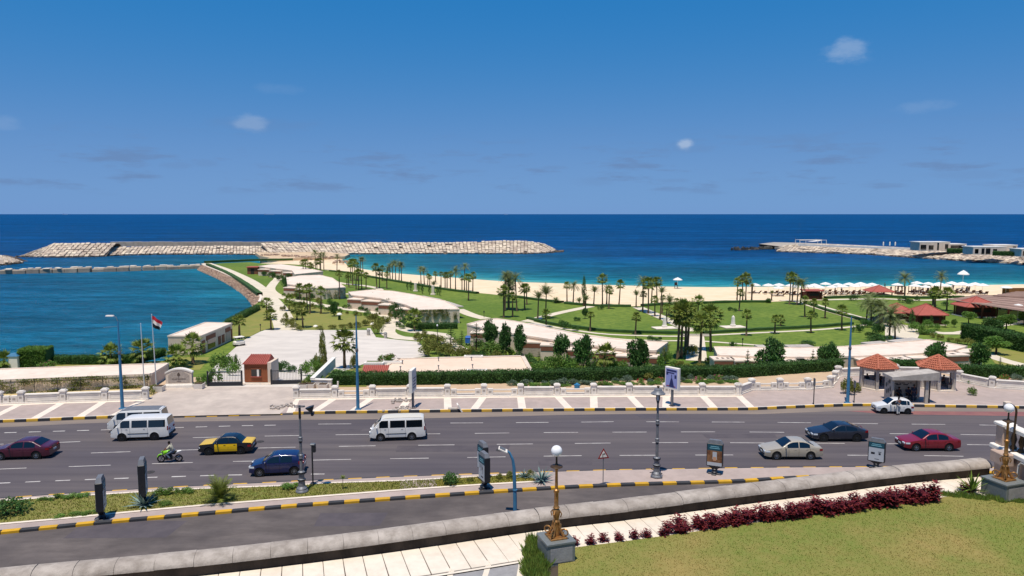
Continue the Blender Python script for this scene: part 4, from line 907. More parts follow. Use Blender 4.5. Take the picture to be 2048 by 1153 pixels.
def street_lamp(bx, by, ty, label, broken, z=.07):
    p = P(bx, by, z); h = ZAT(ty, p.y)-z; r = thing('street_lamp', label, 'street lamp', p)
    mb = MB(); mb.lathe([(.42, 0), (.44, .06), (.40, .16), (.36, .2), (.36, .28), (.24, .42), (.22, .8), (.26, .84), (.26, .92), (.20, .96), (.19, 1.3), (.23, 1.34), (.23, 1.42), (.13, 1.5)], n=12); obj('base', mb, 'lamp_grey', r, smooth=35)
    for zz in (.3, .86, 1.36): 
        mb = MB(); mb.lathe([(.275, zz-.05), (.28, zz), (.275, zz+.05)], n=12); obj('dark_ring', mb, 'dark_metal', r, smooth=35)
    mb = MB(); mb.tube([(0, 0, 1.45), (0, 0, h*.6), (0, 0, h*.86)], [.11, .09, .065], 10); obj('pole', mb, 'lamp_grey', r, smooth=60)
    for q_ in (.38, .58):
        mb = MB(); mb.lathe([(.1, h*q_), (.155, h*q_+.05), (.13, h*q_+.16), (.155, h*q_+.28), (.1, h*q_+.34)], n=10); obj('collar', mb, 'lamp_grey', r, smooth=40)
        mb = MB(); mb.lathe([(.12, h*q_-.08), (.125, h*q_-.02)], n=10); obj('dark_ring', mb, 'dark_metal', r)
    if not broken:
        for k in range(4):
            a = k*PI/2+.4; mb = MB(); mb.tube([(.05*math.cos(a), .05*math.sin(a), h*.8), (.16*math.cos(a), .16*math.sin(a), h*.86), (.15*math.cos(a), .15*math.sin(a), h*.915)], .022, 5); obj('bracket', mb, 'dark_metal', r)
        mb = MB(); mb.lathe([(.07, h*.84), (.1, h*.87), (.1, h*.91)], n=10); obj('lantern_glass', mb, 'globe_glass', r, smooth=60)
        mb = MB(); mb.lathe([(.50, h*.91), (.52, h*.918), (.3, h*.945), (.27, h*.965), (.1, h*.975)], n=16); obj('shade', mb, 'lamp_grey', r, smooth=40)
        mb = MB(); mb.lathe([(.04, h*.97), (.05, h*.98), (.11, h*.988), (.10, h*.996), (.05, h*.992)], n=8); obj('finial', mb, 'dark_bronze', r)
        for k in range(4):
            a = k*PI/2+.5; mb = MB(); mb.tube([(.3*math.cos(a), .3*math.sin(a), .4), (.62*math.cos(a), .62*math.sin(a), .42)], .03, 5); obj('foot_arm', mb, 'dark_metal', r)
    else:
        mb = MB(); pts = [Vector((.36*math.cos(t*2*PI/16), .28*math.sin(t*2*PI/16), h*.975+.02*math.cos(t))) for t in range(17)]; mb.tube(pts, .025, 5); obj('broken_ring', mb, 'lamp_grey', r)
        mb = MB(); mb.tube([(-.34, 0, h*.975), (.34, 0, h*.975)], .02, 5); obj('cross_bar', mb, 'dark_metal', r)
        mb = MB(); mb.tube([(0, 0, h*.84), (0, 0, h*.98)], .085, 8); obj('stem', mb, 'dark_metal', r, smooth=60)
        o = obj('hanging_shade', MB().lathe([(.03, 0), (.30, .42), (.31, .46)], n=12), 'dark_metal', r, (.82, 0, h*.90), smooth=40); o.rotation_euler = (0, -.3, 0)
        mb = MB(); mb.lathe([(.01, -.22), (.1, -.17), (.12, -.1), (.06, 0)], n=10); obj('bulb', mb, 'dark_metal', o, smooth=60)
    return r
street_lamp(604, 984, 809, 'grey ringed street lamp with a broken shade hanging at its top', True)
street_lamp(1313, 954, 772, 'grey ringed street lamp with a wide conical shade', False)
p = P(626, 968, .07); r = thing('camera_pole', 'thin black pole with box head on the median beside the broken lamp', 'pole', p); hh = ZAT(893, p.y)
mb = MB(); mb.tube([(0, 0, 0), (0, 0, hh)], .055, 7); obj('post', mb, 'dark_metal', r); mb = MB(); mb.bbox((.12, 0, hh-.2), (.26, .3, .55), .04); obj('signal_box', mb, 'dark_metal', r)
mb = MB(); mb.bbox((.05, 0, hh+.08), (.34, .34, .1), .03); obj('hood', mb, 'grey_metal', r)
mb = MB(); mb.bbox((0, 0, .03), (.35, .35, .06), .01); obj('foot_plate', mb, 'dark_metal', r)
# ---- advertising light boxes
mat('poster_white', '#aeb3b8', .5, .0)
mat('poster_teal', '#1d4a58', .5)
mat('poster_warm', '#5e3a28', .6, .3, 3, col2='#8a6544', world=False)
mat('poster_dark', '#22252c', .6)
def face_part(name, x0, x1, z0, z1, y, m, par, b=.0):
    mb = MB(); mb.box(((x0+x1)/2, y, (z0+z1)/2), (x1-x0, .012, z1-z0)); return obj(name, mb, m, par)
def ad_box(bx, by, ty, rz, label, style, z=.06, w=1.15, d=.42):
    p = P(bx, by, z); H = ZAT(ty, p.y)-z; r = thing('advertising_box', label, 'advertising box', p, rz)
    mb = MB(); mb.bbox((0, 0, .05), (.95, .34, .10), .03); mb.bbox((0, 0, .05), (.34, .8, .09), .03); obj('foot', mb, 'dark_metal', r)
    mb = MB(); mb.lathe([(.2, .1), (.26, .16), (.2, .22), (.17, .3), (.22, .36), (.15, .42)], n=10); obj('stem', mb, 'dark_metal', r, smooth=40)
    zc = H*.24; mb = MB(); v0 = [(sx*.16, sy*.12, .38) for sx, sy in ((-1, -1), (1, -1), (1, 1), (-1, 1))]; v1 = [(sx*w*.40, sy*d*.42, zc) for sx, sy in ((-1, -1), (1, -1), (1, 1), (-1, 1))]
    mb.add(v0+v1, [(3, 2, 1, 0), (4, 5, 6, 7), (0, 1, 5, 4), (1, 2, 6, 5), (2, 3, 7, 6), (3, 0, 4, 7)]); obj('neck', mb, 'dark_metal', r)
    zt = H*.90; mb = MB(); mb.bbox((0, 0, (zc+zt)/2), (w, d, zt-zc), .03); body = obj('case', mb, 'dark_metal', r)
    mb = MB(); mb.box((0, 0, (zt+H)/2+.005), (w*.96, d*.9, H-zt), taper=.74); obj('cap', mb, 'lamp_grey', r)
    y = -d/2-.006; t = zt-.06; b_ = zc+.06; hw = w*.45
    for sgn in (-1, 1):
        yy = y*(-sgn) if sgn > 0 else y
        face_part('header', -hw, hw, t-(t-b_)*.28, t, yy, 'poster_teal', body)
        if style == 'food':
            face_part('poster', -hw, hw, b_+(t-b_)*.16, t-(t-b_)*.28, yy, 'poster_warm', body); face_part('caption_strip', -hw, hw, b_, b_+(t-b_)*.16, yy, 'poster_white', body)
            face_part('picture_patch', -.14, .16, b_+(t-b_)*.3, b_+(t-b_)*.66, yy-.003*(1 if sgn < 0 else -1), 'poster_white', body)
            face_part('picture_patch', -.1, .12, b_+(t-b_)*.24, b_+(t-b_)*.42, yy-.006*(1 if sgn < 0 else -1), mat('poster_skin', '#b98d6c', .6), body)
        else:
            face_part('poster', -hw, hw, b_, t-(t-b_)*.28, yy, 'poster_white', body)
            if style == 'eyes':
                for u0, u1, v0, v1 in ((-.36, -.1, .36, .47), (.16, .3, .36, .46), (.12, .34, .5, .53), (-.1, .2, .1, .13)): face_part('printed_mark', u0, u1, b_+(t-b_)*v0, b_+(t-b_)*v1, yy-.004*(1 if sgn < 0 else -1), 'poster_dark', body)
            else:
                for u0, u1, v0, v1 in ((-.3, -.22, .5, .7), (-.1, -.03, .4, .68), (.1, .17, .46, .7), (.22, .28, .3, .6), (-.05, .3, .12, .18)): face_part('printed_mark', u0, u1, b_+(t-b_)*v0, b_+(t-b_)*v1, yy-.004*(1 if sgn < 0 else -1), 'poster_dark', body)
        for dz, ww in ((.09, .30), (.17, .36)):
            face_part('caption_bar', -ww, ww, t-(t-b_)*dz-.022, t-(t-b_)*dz+.022, yy-.004*(1 if sgn < 0 else -1), mat('poster_cyan', '#7fb8c4', .5), body)
    return r
ad_box(204, 1038, 953, -PI/2+.35, 'dark advertising box seen on edge beside a round shrub', 'lines')
ad_box(288, 1010, 917, -PI/2+.35, 'dark advertising box standing behind a spiky agave on the median', 'lines')
ad_box(969, 978, 905, -PI/2+.42, 'advertising box with white drawing, in front of its twin on the median', 'lines')
ad_box(966, 956, 884, -PI/2+.42, 'advertising box half hidden behind its twin on the median', 'lines')
ad_box(1429, 948, 880, -.42, 'advertising box with teal and orange food poster on the pavement', 'food')
ad_box(1752, 937, 877, -.62, 'advertising box with pale poster of two dark shapes near the parapet', 'eyes')
# ---- big promenade sign boards
mat('sign_lilac', '#8f96c8', .6); mat('sign_navy', '#27305e', .6)
def big_sign(bx, by, pb, pt, rz, label, w=1.7, th=.32, z=.12, poster=True):
    p = P(bx, by, z); z0 = ZAT(pb, p.y)-z; z1 = ZAT(pt, p.y)-z; r = thing('sign_board', label, 'sign board', p, rz)
    mb = MB(); mb.bbox((0, 0, z0/2), (.22, .2, z0), .02); obj('post', mb, 'grey_metal', r); mb = MB(); mb.bbox((0, 0, .03), (.5, .4, .06), .01); obj('foot_plate', mb, 'dark_metal', r)
    mb = MB(); mb.bbox((0, 0, (z0+z1)/2), (w, th, z1-z0), .03); b = obj('frame', mb, 'white_paint', r); y = -th/2-.006; H = z1-z0; c = (z0+z1)/2
    for s_ in (1, -1):
        yy = y*s_
        face_part('poster', -w*.42, w*.42, z0+.2, z1-.15, yy, 'sign_lilac' if poster else 'poster_white', b)
        if poster:
            o2 = -.004*s_
            face_part('caption_bar', -w*.36, w*.36, z1-.42, z1-.24, yy+o2, 'sign_navy', b); face_part('caption_bar', -w*.36, w*.2, z1-.62, z1-.5, yy+o2, 'sign_navy', b)
            mb = MB(); mb.prism([(-.10, 0), (-.3, -.75), (.36, -.75), (.14, 0), (.06, .15), (.06, .5), (-.02, .5), (-.02, .15)], 0, .008, bottom=True); o = obj('figure_print', mb, 'sign_navy', b, (0, yy+o2-.004*s_, c-.1)); o.rotation_euler = (PI/2, 0, 0)
            face_part('printed_mark', -w*.38, -w*.24, c+.3, c+.62, yy+o2, 'sign_navy', b); face_part('printed_mark', w*.22, w*.36, c+.05, c+.4, yy+o2, 'sign_navy', b)
            face_part('caption_bar', -w*.36, w*.3, z0+.26, z0+.38, yy+o2, mat('poster_rust', '#8a4a50', .6), b)
        else:
            for k in range(4): face_part('caption_bar', -w*.3, w*.3, z0+.4+k*.3, z0+.5+k*.3, yy-.004*s_, 'sign_navy', b)
    return r
big_sign(1344, 812, 779, 735, -PI/2+.66, 'white sign board with lilac poster and dark bottle figure on the promenade')
big_sign(826, 816, 783, 738, -PI/2-.12, 'white sign board seen edge on beside rubble on the promenade', poster=False)
# triangular warning sign
p = P(1206, 971.5, .07); r = thing('warning_sign', 'triangular red-edged road sign with a bent arrow on thin post', 'road sign', p); hh = ZAT(917, p.y)-.07
mb = MB(); mb.tube([(0, 0, 0), (0, 0, hh+.25)], .03, 7); obj('post', mb, 'grey_metal', r); mb = MB(); mb.bbox((0, 0, .03), (.3, .3, .06), .01); obj('foot', mb, 'concrete', r)
pl_ = obj('plate', MB().prism([(-.42, 0), (.42, 0), (0, .74)], 0, .02, bottom=True), mat('sign_red', '#8e2a2a', .5), r, (0, -.04, hh)); pl_.rotation_euler = (PI/2, 0, .25)
o = obj('white_field', MB().prism([(-.28, .09), (.28, .09), (0, .58)], 0, .006, bottom=True), 'white_paint', pl_, (0, 0, .021))
o = obj('arrow', MB().prism([(-.08, .12), (-.03, .12), (-.03, .30), (.06, .30), (.06, .25), (.13, .325), (.06, .40), (.06, .35), (-.08, .35)], 0, .004, bottom=True), 'black_rubber', pl_, (0, 0, .028))
# thin posts on the promenade
for px, py, ty, l in ((1627, 811, 757, 'thin dark signpost beside the stepped balustrade'), (1708, 806, 762, 'thin dark post among shrubs by the blue lamp post'), (676, 779, 763, 'short white bollard post before the hedge')):
    p = P(px, py, .12); h = ZAT(ty, p.y)-.12; r = thing('sign_post' if h > 1.2 else 'bollard', l, 'post', p)
    mb = MB(); mb.tube([(0, 0, 0), (0, 0, h)], .05 if h > 1.2 else .09, 7); obj('post', mb, 'dark_metal' if h > 1.2 else 'white_paint', r)
    if h > 1.2: mb = MB(); mb.bbox((0, 0, h-.35), (.09, .35, .7), .01); obj('plate', mb, 'grey_metal', r)
# ---- tiled pavilions
def pavilion(px, py, w, label, rz):
    p = P(px, py, .12); r = thing('pavilion', label, 'pavilion', p, rz); h = 2.35; rad = w/2
    mb = MB(); mb.lathe([(rad*1.03, 0), (rad*1.03, .16)], n=6); obj('floor_slab', mb, 'paver_cream', r)
    for k in range(6):
        a = k*PI/3; mb = MB(); mb.bbox((rad*.9*math.cos(a), rad*.9*math.sin(a), .16+(h-.16)/2), (.3, .3, h-.16), .03, a); obj('post', mb, 'concrete', r)
        b = a+PI/3; A_ = Vector((rad*.9*math.cos(a), rad*.9*math.sin(a), 0)); B_ = Vector((rad*.9*math.cos(b), rad*.9*math.sin(b), 0)); d = B_-A_
        mb = MB(); mb.bbox((A_+B_)/2+Vector((0, 0, h-.12)), (d.length+.1, .3, .34), .02, math.atan2(d.y, d.x)); obj('ring_beam', mb, 'concrete', r)
        if k != 4:
            m_ = (A_+B_)/2*.80; mb = MB(); mb.bbox(m_+Vector((0, 0, .40)), (d.length*.74, .36, .44), .03, math.atan2(d.y, d.x)); obj('bench', mb, 'concrete', r)
            m_ = (A_+B_)/2*.97; mb = MB(); mb.bbox(m_+Vector((0, 0, .62)), (d.length*.74, .14, .95), .03, math.atan2(d.y, d.x)); obj('bench_back', mb, 'concrete', r)
    H = 1.3; R0 = rad*1.18
    mb = MB(); mb.lathe([(R0*.98, h+.05), (.05, h+H-.05)], n=6); core_o = obj('roof', mb, 'terracotta', r)
    rows = 7
    for k in range(6):
        a = k*PI/3; b = a+PI/3; A_ = Vector((R0*math.cos(a), R0*math.sin(a), h+.04)); B_ = Vector((R0*math.cos(b), R0*math.sin(b), h+.04)); T = Vector((0, 0, h+H))
        up = (T-(A_+B_)/2); nrm = (B_-A_).cross(up).normalized()
        for i in range(rows):
            t0, t1 = i/rows, min(1, (i+1.12)/rows); a0, b0, a1, b1 = A_.lerp(T, t0), B_.lerp(T, t0), A_.lerp(T, t1), B_.lerp(T, t1); nt = max(1, int((b0-a0).length/.24))
            for j in range(nt):
                u0, u1 = j/nt, (j+1)/nt; q0, q1, q2, q3 = a0.lerp(b0, u0+.01), a0.lerp(b0, u1-.01), a1.lerp(b1, u1-.01), a1.lerp(b1, u0+.01); e0, e1 = nrm*.10, nrm*.035; m0, m1 = (q0+q1)/2+nrm*.15, (q2+q3)/2+nrm*.08
                mb = MB(); mb.add([q0+nrm*.02, q1+nrm*.02, q0+e0, q1+e0, m0, q3+e1, q2+e1, m1], [(0, 1, 3, 4, 2), (2, 4, 7, 5), (4, 3, 6, 7)]); obj('roof_tile', mb, 'terracotta', core_o)
        mb = MB(); mb.tube([A_+nrm*.1, T+Vector((0, 0, .06))], [.12, .09], 6); obj('ridge', mb, 'terracotta', core_o)
    return r
pavilion(1752, 776, 3.8, 'six-sided pavilion with orange tiled roof between blue lamp post and bus shelter', .12)
pavilion(1873, 777, 3.8, 'six-sided pavilion with orange tiled roof behind the bus shelter', .12)
# ---- bus shelter
p = P(1813, 804, .12); r = thing('bus_shelter', 'grey concrete bus shelter with wedge roof and painted back wall', 'bus shelter', p, -.05)
mb = MB(); mb.bbox((0, 1.05, 1.2), (3.5, .16, 2.4), .02); obj('back_wall', mb, 'concrete', r)
mb = MB(); mb.bbox((-1.66, .15, 1.2), (.16, 1.65, 2.4), .02); sw_ = obj('side_wall', mb, 'concrete', r)
for i in range(7):
    mb = MB(); mb.prism([(R.uniform(-.15, .15), R.uniform(-.2, .2)) for _ in range(0)]+[(.16*math.cos(t)*R.uniform(.5, 1.2), .3*math.sin(t)*R.uniform(.5, 1.2)) for t in (0, 1, 2, 3, 4, 5)], 0, .006, bottom=True); o = obj('graffiti_patch', mb, 'poster_dark', sw_, (-1.746, -.35+.18*i, .7+.22*((i*3) % 7))); o.rotation_euler = (PI/2, 0, -PI/2)
mb = MB(); mb.bbox((1.62, -.55, 1.2), (.3, .3, 2.4), .02); obj('post', mb, 'concrete', r); mb = MB(); mb.bbox((1.5, .9, 1.2), (.3, .3, 2.4), .02); obj('post', mb, 'concrete', r)
mb = MB(); mb.add([(-1.95, -1.0, 2.42), (2.6, -1.0, 2.42), (2.6, 1.25, 2.42), (-1.95, 1.25, 2.42), (-1.95, -1.0, 2.72), (2.6, -1.0, 3.25), (2.6, 1.25, 3.15), (-1.95, 1.25, 2.72)], [(3, 2, 1, 0), (4, 5, 6, 7), (0, 1, 5, 4), (1, 2, 6, 5), (2, 3, 7, 6), (3, 0, 4, 7)]); obj('wedge_roof', mb, 'concrete', r)
mb = MB(); mb.bbox((0, .7, .42), (2.9, .5, .12), .02); obj('bench', mb, 'concrete', r)
for x, w_, zz in ((-.85, .12, 1.62), (-.62, .3, 1.58), (-.25, .2, 1.64), (.05, .34, 1.66), (.55, .12, 1.64), (.78, .2, 1.68), (-.4, .5, 1.5), (.3, .5, 1.5)):
    face_part('painted_stroke', x-w_/2, x+w_/2, zz, zz+.09, .963, 'poster_dark', r)
mb = MB(); mb.bbox((1.95, -.5, 1.15), (.12, .1, 2.3), .02); obj('bus_stop_post', mb, 'dark_metal', r)
# rubble on the promenade
mat('rubble', '#a59a90', .95, .2, 2)
for px, py, l in ((803, 803, 'heap of broken paving rubble left of the edge-on sign board'), (562, 815, 'loose broken paving stones at the driveway corner'), (806, 818, 'small broken concrete stump by the kerb')):
    p = P(px, py, .13); mb = MB()
    for k in range(26): mb.bbox((R.gauss(0, .55), R.gauss(0, .5), .07), (R.uniform(.1, .4), R.uniform(.1, .3), R.uniform(.08, .22)), .01, R.uniform(0, 3))
    stuff(tag(obj('rubble_heap', mb, 'rubble', loc=p), l, 'rubble'))
r = thing('broken_slab', 'tilted white slab leaning on a block at the kerb', 'slab', P(922, 821, .13)); o = obj('slab', MB().bbox((0, 0, .3), (.14, .8, .85), .02), 'white_paint', r); o.rotation_euler = (0, -.5, .2); mb = MB(); mb.bbox((-.8, 0, .12), (.9, .4, .24), .02); obj('block', mb, 'concrete', r)
mb = MB()
for k in range(14): a = k*.9; mb.tube([(0, 0, 0), (.5*math.cos(a), .4*math.sin(a), .25+.1*(k % 3))], .03, 4)
tag(obj('dry_branches', mb, 'stem', loc=P(1073, 781, .05)), 'dry dark branch heap on the bare earth', 'branches')
r = thing('blue_bin', 'small blue plastic container on the bare earth by the hedge', 'container', P(1154, 779, .05)); mb = MB(); mb.lathe([(.28, 0), (.32, .5), (.34, .52)], n=10); obj('body', mb, mat('blue_plastic', '#3a7fa8', .5), r); mb = MB(); mb.lathe([(.2, .52), (.16, .66), (.05, .7)], n=10); obj('lid', mb, 'blue_plastic', r)
# ================================================================== vehicles and people
mat('tyre', '#121212', .9); mat('rim', '#9a9da2', .35, metal=.8); mat('rim_dark', '#3a3b3d', .5, metal=.5)
mat('lamp_clear', '#c9ced2', .15, spec=.6); mat('lamp_red', '#7a0f14', .25, spec=.5); mat('plate_white', '#c9c9c4', .6); mat('trim_black', '#17181a', .6)
mat('car_glass', '#0d1319', .04, spec=.9)
def paint(name, c, rough=.32): return mat(name, c, rough, .03, 3, spec=.5, coat=.6)
def interp(pts, x):
    if x >= pts[0][0]: return pts[0][1]
    for (a, za), (b, zb) in zip(pts, pts[1:]):
        if b <= x <= a: t = (a-x)/(a-b) if a > b else 0; return za+(zb-za)*t
    return pts[-1][1]
class Car:
    def __init__(s, L, Wd, top, belt, wheels, wr=.31, sill=.2, tumble=.40, plan=.10, pn=6, nose=0):
        s.L, s.W, s.top, s.belt, s.wh, s.wr, s.sill, s.tum, s.plan, s.pn = L, Wd, sorted(top, key=lambda q: -q[0]), belt, wheels, wr, sill, tumble, plan, pn
    def zt(s, x): return interp(s.top, x)
    def zb(s, x):
        z = s.sill+max(0, abs(x)-s.L/2+.35)*.25
        for w in s.wh:
            r = s.wr+.07; d = abs(x-w)
            if d < r: z = max(z, s.wr+math.sqrt(r*r-d*d))
        return min(z, s.zt(x)-.03)
    def bl(s, x): return s.belt if not hasattr(s.belt, '__len__') else interp(s.belt, x)
    def y(s, x, z):
        w = s.W/2*(1-s.plan*(abs(x)/(s.L/2))**s.pn); b = s.bl(x)
        if z > b: w -= (z-b)*s.tum
        elif z < b-.25: w -= 0
        if z < .38: w -= (.38-z)*.22
        return w+.018*math.exp(-((z-.62)/.14)**2)
    def body(s):
        xs = set(); n = 74
        for i in range(n+1): xs.add(round(s.L/2-s.L*i/n, 3))
        for w in s.wh:
            for q in (-1, -.995, -.9, .9, .995, 1): xs.add(round(w+q*(s.wr+.07), 3))
        for a, _ in s.top: xs.add(round(a, 3))
        rows = []
        for x in sorted(xs, reverse=True):
            zb, zt = s.zb(x), s.zt(x); b = min(s.bl(x), zt-.05); b = max(b, zb+.02); zs = [zb+.0, zb+.03+(b-zb)*.0, zb+(b-zb)*.4, zb+(b-zb)*.75, b, b+(zt-b)*.5, zt-min(.05, (zt-b)*.3)]
            pts = [(0, zb), (s.y(x, zb)*.85, zb)]+[(s.y(x, z), z) for z in zs[1:]]
            e = s.y(x, zt); pts += [(e*.965, zt-.012), (e*.8, zt+.004), (e*.4, zt+.018), (0, zt+.022)]
            rows.append([Vector((x, yy, z)) for yy, z in pts]+[Vector((x, -yy, z)) for yy, z in pts[-2:0:-1]])
        mb = MB(); m = len(rows[0])
        for r in rows: mb.v += [tuple(p) for p in r]
        for i in range(len(rows)-1):
            for k in range(m): mb.f.append((i*m+k, i*m+(k+1) % m, (i+1)*m+(k+1) % m, (i+1)*m+k))
        mb.f.append(tuple(range(m))); mb.f.append(tuple(range(len(mb.v)-1, len(mb.v)-m-1, -1)))
        mb.f = [f[::-1] for f in mb.f]
        return mb
    def side(s, xa, xb, zlo, zhi, sgn, off=.008, n=12, nz=3):     # patch lying on the side skin; zlo/zhi numbers or functions of x
        mb = MB(); rows = []
        for i in range(n+1):
            x = xa+(xb-xa)*i/n; lo = zlo(x) if callable(zlo) else zlo; hi = zhi(x) if callable(zhi) else zhi; hi = max(hi, lo+.004)
            rows.append([Vector((x, sgn*(s.y(x, lo+(hi-lo)*k/nz)+off), lo+(hi-lo)*k/nz)) for k in range(nz+1)])
        mb.strip(rows); 
        if sgn > 0: mb.f = [f[::-1] for f in mb.f]
        return mb
    def over(s, xa, xb, frac, off=.012, n=10):                     # patch lying on hood, screen, roof or boot
        mb = MB(); rows = []
        for i in range(n+1):
            x = xa+(xb-xa)*i/n; z = s.zt(x); e = s.y(x, z); dz = (s.zt(x+.05)-s.zt(x-.05))/.1; nx = -dz/math.hypot(1, dz); nz_ = 1/math.hypot(1, dz)
            rows.append([Vector((x+nx*off, e*frac*q, z+nz_*off+(.022 if abs(q) < .2 else .018 if abs(q) < .6 else .006))) for q in (-1, -.9, -.5, 0, .5, .9, 1)])
        mb.strip(rows); return mb
def wheel(r, x, y, sgn, wr, w=.2, rimm='rim'):
    t = thing_part = bpy.data.objects.new('wheel', None); C.objects.link(t); t.parent = r; t.location = (x, y, wr)
    o = obj('tyre', MB().lathe([(wr*.62, -w/2), (wr*.93, -w/2), (wr, -w/2+.03), (wr, w/2-.03), (wr*.93, w/2), (wr*.62, w/2)], n=22), 'tyre', t, smooth=35); o.rotation_euler.x = PI/2
    mb = MB(); mb.lathe([(wr*.64, -.02), (wr*.62, .015), (wr*.5, .0), (wr*.18, .02), (wr*.1, .03)], n=20); o = obj('rim', mb, rimm, t, smooth=35); o.rotation_euler.x = -PI/2*sgn; o.location.y = sgn*(w/2-.006)
    for k in range(5):
        a = k*2*PI/5+.3; q = MB(); q.box((0, 0, 0), (wr*.13, .012, wr*.26)); c = obj('rim_gap', q, 'trim_black', o, (wr*.36*math.cos(a), wr*.36*math.sin(a), .022)); c.rotation_euler = (PI/2, 0, a+PI/2)
def build_car(name, label, cat, car, paintm, pos, rz, windows, screen, rear, lights, group=None, rimm='rim', mirrors=True, extra=None, plate=True):
    r = thing(name, label, cat, pos, rz, group); L = car.L
    body = obj('body', car.body(), paintm, r, smooth=38)
    ly = car.W/2
    for sgn in (1, -1):
        for xa, xb in windows:
            obj('side_window', car.side(xa, xb, lambda x: car.bl(x)+.03, lambda x: min(car.zt(x)-.085, car.bl(x)+.62), sgn), 'car_glass', r)
        for w in car.wh: wheel(r, w, sgn*(ly-.115), sgn, car.wr, rimm=rimm)
        for w in car.wh:
            q = MB(); q.lathe([(car.wr+.06, -.14), (car.wr+.06, .06)], n=18); o = obj('wheel_arch', q, 'trim_black', r, (w, sgn*(ly-.17), car.wr)); o.rotation_euler.x = PI/2
        hz = lights['hz']; tz = lights['tz']
        obj('headlight', car.side(L/2-lights.get('hl', .38), L/2-.05, hz, hz+lights.get('hh', .13), sgn, .012, 8), 'lamp_clear', r)
        obj('tail_light', car.side(-L/2+lights.get('tl', .3), -L/2+.04, tz, tz+lights.get('th', .16), sgn, .012, 6), 'lamp_red', r)
        q = MB(); q.bbox((L/2-.02, sgn*ly*.62, hz+.06), (.10, ly*.42, .12), .03); obj('headlight', q, 'lamp_clear', r)
        q = MB(); q.bbox((-L/2+.015, sgn*ly*.62, tz+.08), (.08, ly*.36, .15), .02); obj('tail_light', q, 'lamp_red', r)
        if mirrors:
            mx = screen[0]-.25; q = MB(); q.bbox((mx, sgn*(car.y(mx, car.bl(mx))+.09), car.bl(mx)+.09), (.10, .2, .13), .03); obj('wing_mirror', q, paintm, r)
        obj('sill_trim', car.side(car.wh[0]-car.wr-.1, car.wh[1]+car.wr+.1, car.sill+.0, car.sill+.075, sgn, .006), 'trim_black', r)
        for hx in [w[1]+.16 for w in windows[:2]]:
            obj('door_handle', car.side(hx, hx+.16, car.bl(hx)-.13, car.bl(hx)-.095, sgn, .022, 2, 1), paintm if not extra else 'trim_black', r)
        for hx in [w[1]-.03 for w in windows[:2]]+[windows[0][0]-.12]:
            obj('door_seam', car.side(hx, hx+.015, car.sill+.08, car.bl(hx)+.0, sgn, .004, 1, 4), 'trim_black', r)
    obj('windscreen', car.over(*screen, .90), 'car_glass', r); obj('rear_window', car.over(*rear, .86), 'car_glass', r)
    q = MB(); q.bbox((L/2-.015, 0, lights['hz']-.02), (.06, ly*.75, .16), .02); obj('grille', q, 'trim_black', r)
    q = MB(); q.bbox((L/2-.01, 0, .38), (.07, ly*1.3, .12), .02); obj('lower_grille', q, 'trim_black', r)
    if plate:
        q = MB(); q.bbox((L/2+.02, 0, .5), (.02, .42, .13), .004); obj('number_plate', q, 'plate_white', r); q = MB(); q.bbox((-L/2-.015, 0, .62), (.02, .42, .14), .004); obj('number_plate', q, 'plate_white', r)
    if extra: extra(r, car)
    return r
def place(w1, w2, Wd):                       # near-side front and rear wheel contact pixels
    a, b = P(*w1), P(*w2); d = a-b; rz = math.atan2(d.y, d.x); left = Vector((-math.sin(rz), math.cos(rz), 0)); c = (a+b)/2-left*(Wd/2-.1); c.z = .006; return c, rz
sedan_top = [(2.24, .56), (2.21, .66), (2.08, .76), (1.6, .86), (1.10, .94), (.95, .985), (.35, 1.36), (.1, 1.43), (-.25, 1.455), (-.7, 1.44), (-1.0, 1.38), (-1.6, 1.06), (-1.75, 1.02), (-2.1, .99), (-2.2, .93), (-2.25, .7)]
fast_top = [(2.32, .52), (2.29, .62), (2.1, .74), (1.5, .86), (1.05, .93), (.9, .97), (.25, 1.32), (-.05, 1.40), (-.4, 1.42), (-.9, 1.37), (-1.5, 1.17), (-1.95, 1.02), (-2.2, .97), (-2.3, .9), (-2.33, .66)]
old_top = [(2.02, .60), (2.0, .78), (1.9, .84), (.95, .92), (.85, .95), (.42, 1.32), (.25, 1.40), (-.1, 1.43), (-.6, 1.42), (-.82, 1.36), (-1.2, 1.0), (-1.3, .94), (-1.95, .90), (-2.02, .84), (-2.04, .62)]
hatch_top = [(1.90, .56), (1.87, .72), (1.72, .82), (1.25, .95), (1.02, 1.01), (.40, 1.42), (.2, 1.49), (-.3, 1.53), (-1.1, 1.50), (-1.45, 1.44), (-1.72, 1.12), (-1.86, .95), (-1.90, .66)]
small_top = [(1.70, .54), (1.68, .70), (1.58, .78), (.85, .90), (.75, .93), (.25, 1.30), (.1, 1.36), (-.4, 1.40), (-1.1, 1.37), (-1.3, 1.31), (-1.62, .92), (-1.68, .85), (-1.71, .56)]
van_top = [(2.30, .55), (2.28, .82), (2.20, .98), (2.02, 1.12), (1.45, 1.72), (1.30, 1.84), (1.1, 1.90), (.4, 1.94), (-1.0, 1.94), (-2.0, 1.92), (-2.18, 1.85), (-2.30, 1.2), (-2.32, .6)]
sedan = Car(4.5, 1.78, sedan_top, .93, (1.36, -1.27)); fast = Car(4.66, 1.82, fast_top, .93, (1.42, -1.34), .33)
old = Car(4.06, 1.62, old_top, .90, (1.25, -1.17), .30, tumble=.34, plan=.05); hatch = Car(3.84, 1.74, hatch_top, .98, (1.18, -1.27), .31, tumble=.32, plan=.12, pn=5)
small = Car(3.42, 1.50, small_top, .88, (1.05, -1.13), .27, tumble=.34, plan=.08); van = Car(4.66, 1.70, van_top, 1.12, (1.42, -1.18), .32, sill=.26, tumble=.16, plan=.07, pn=8)
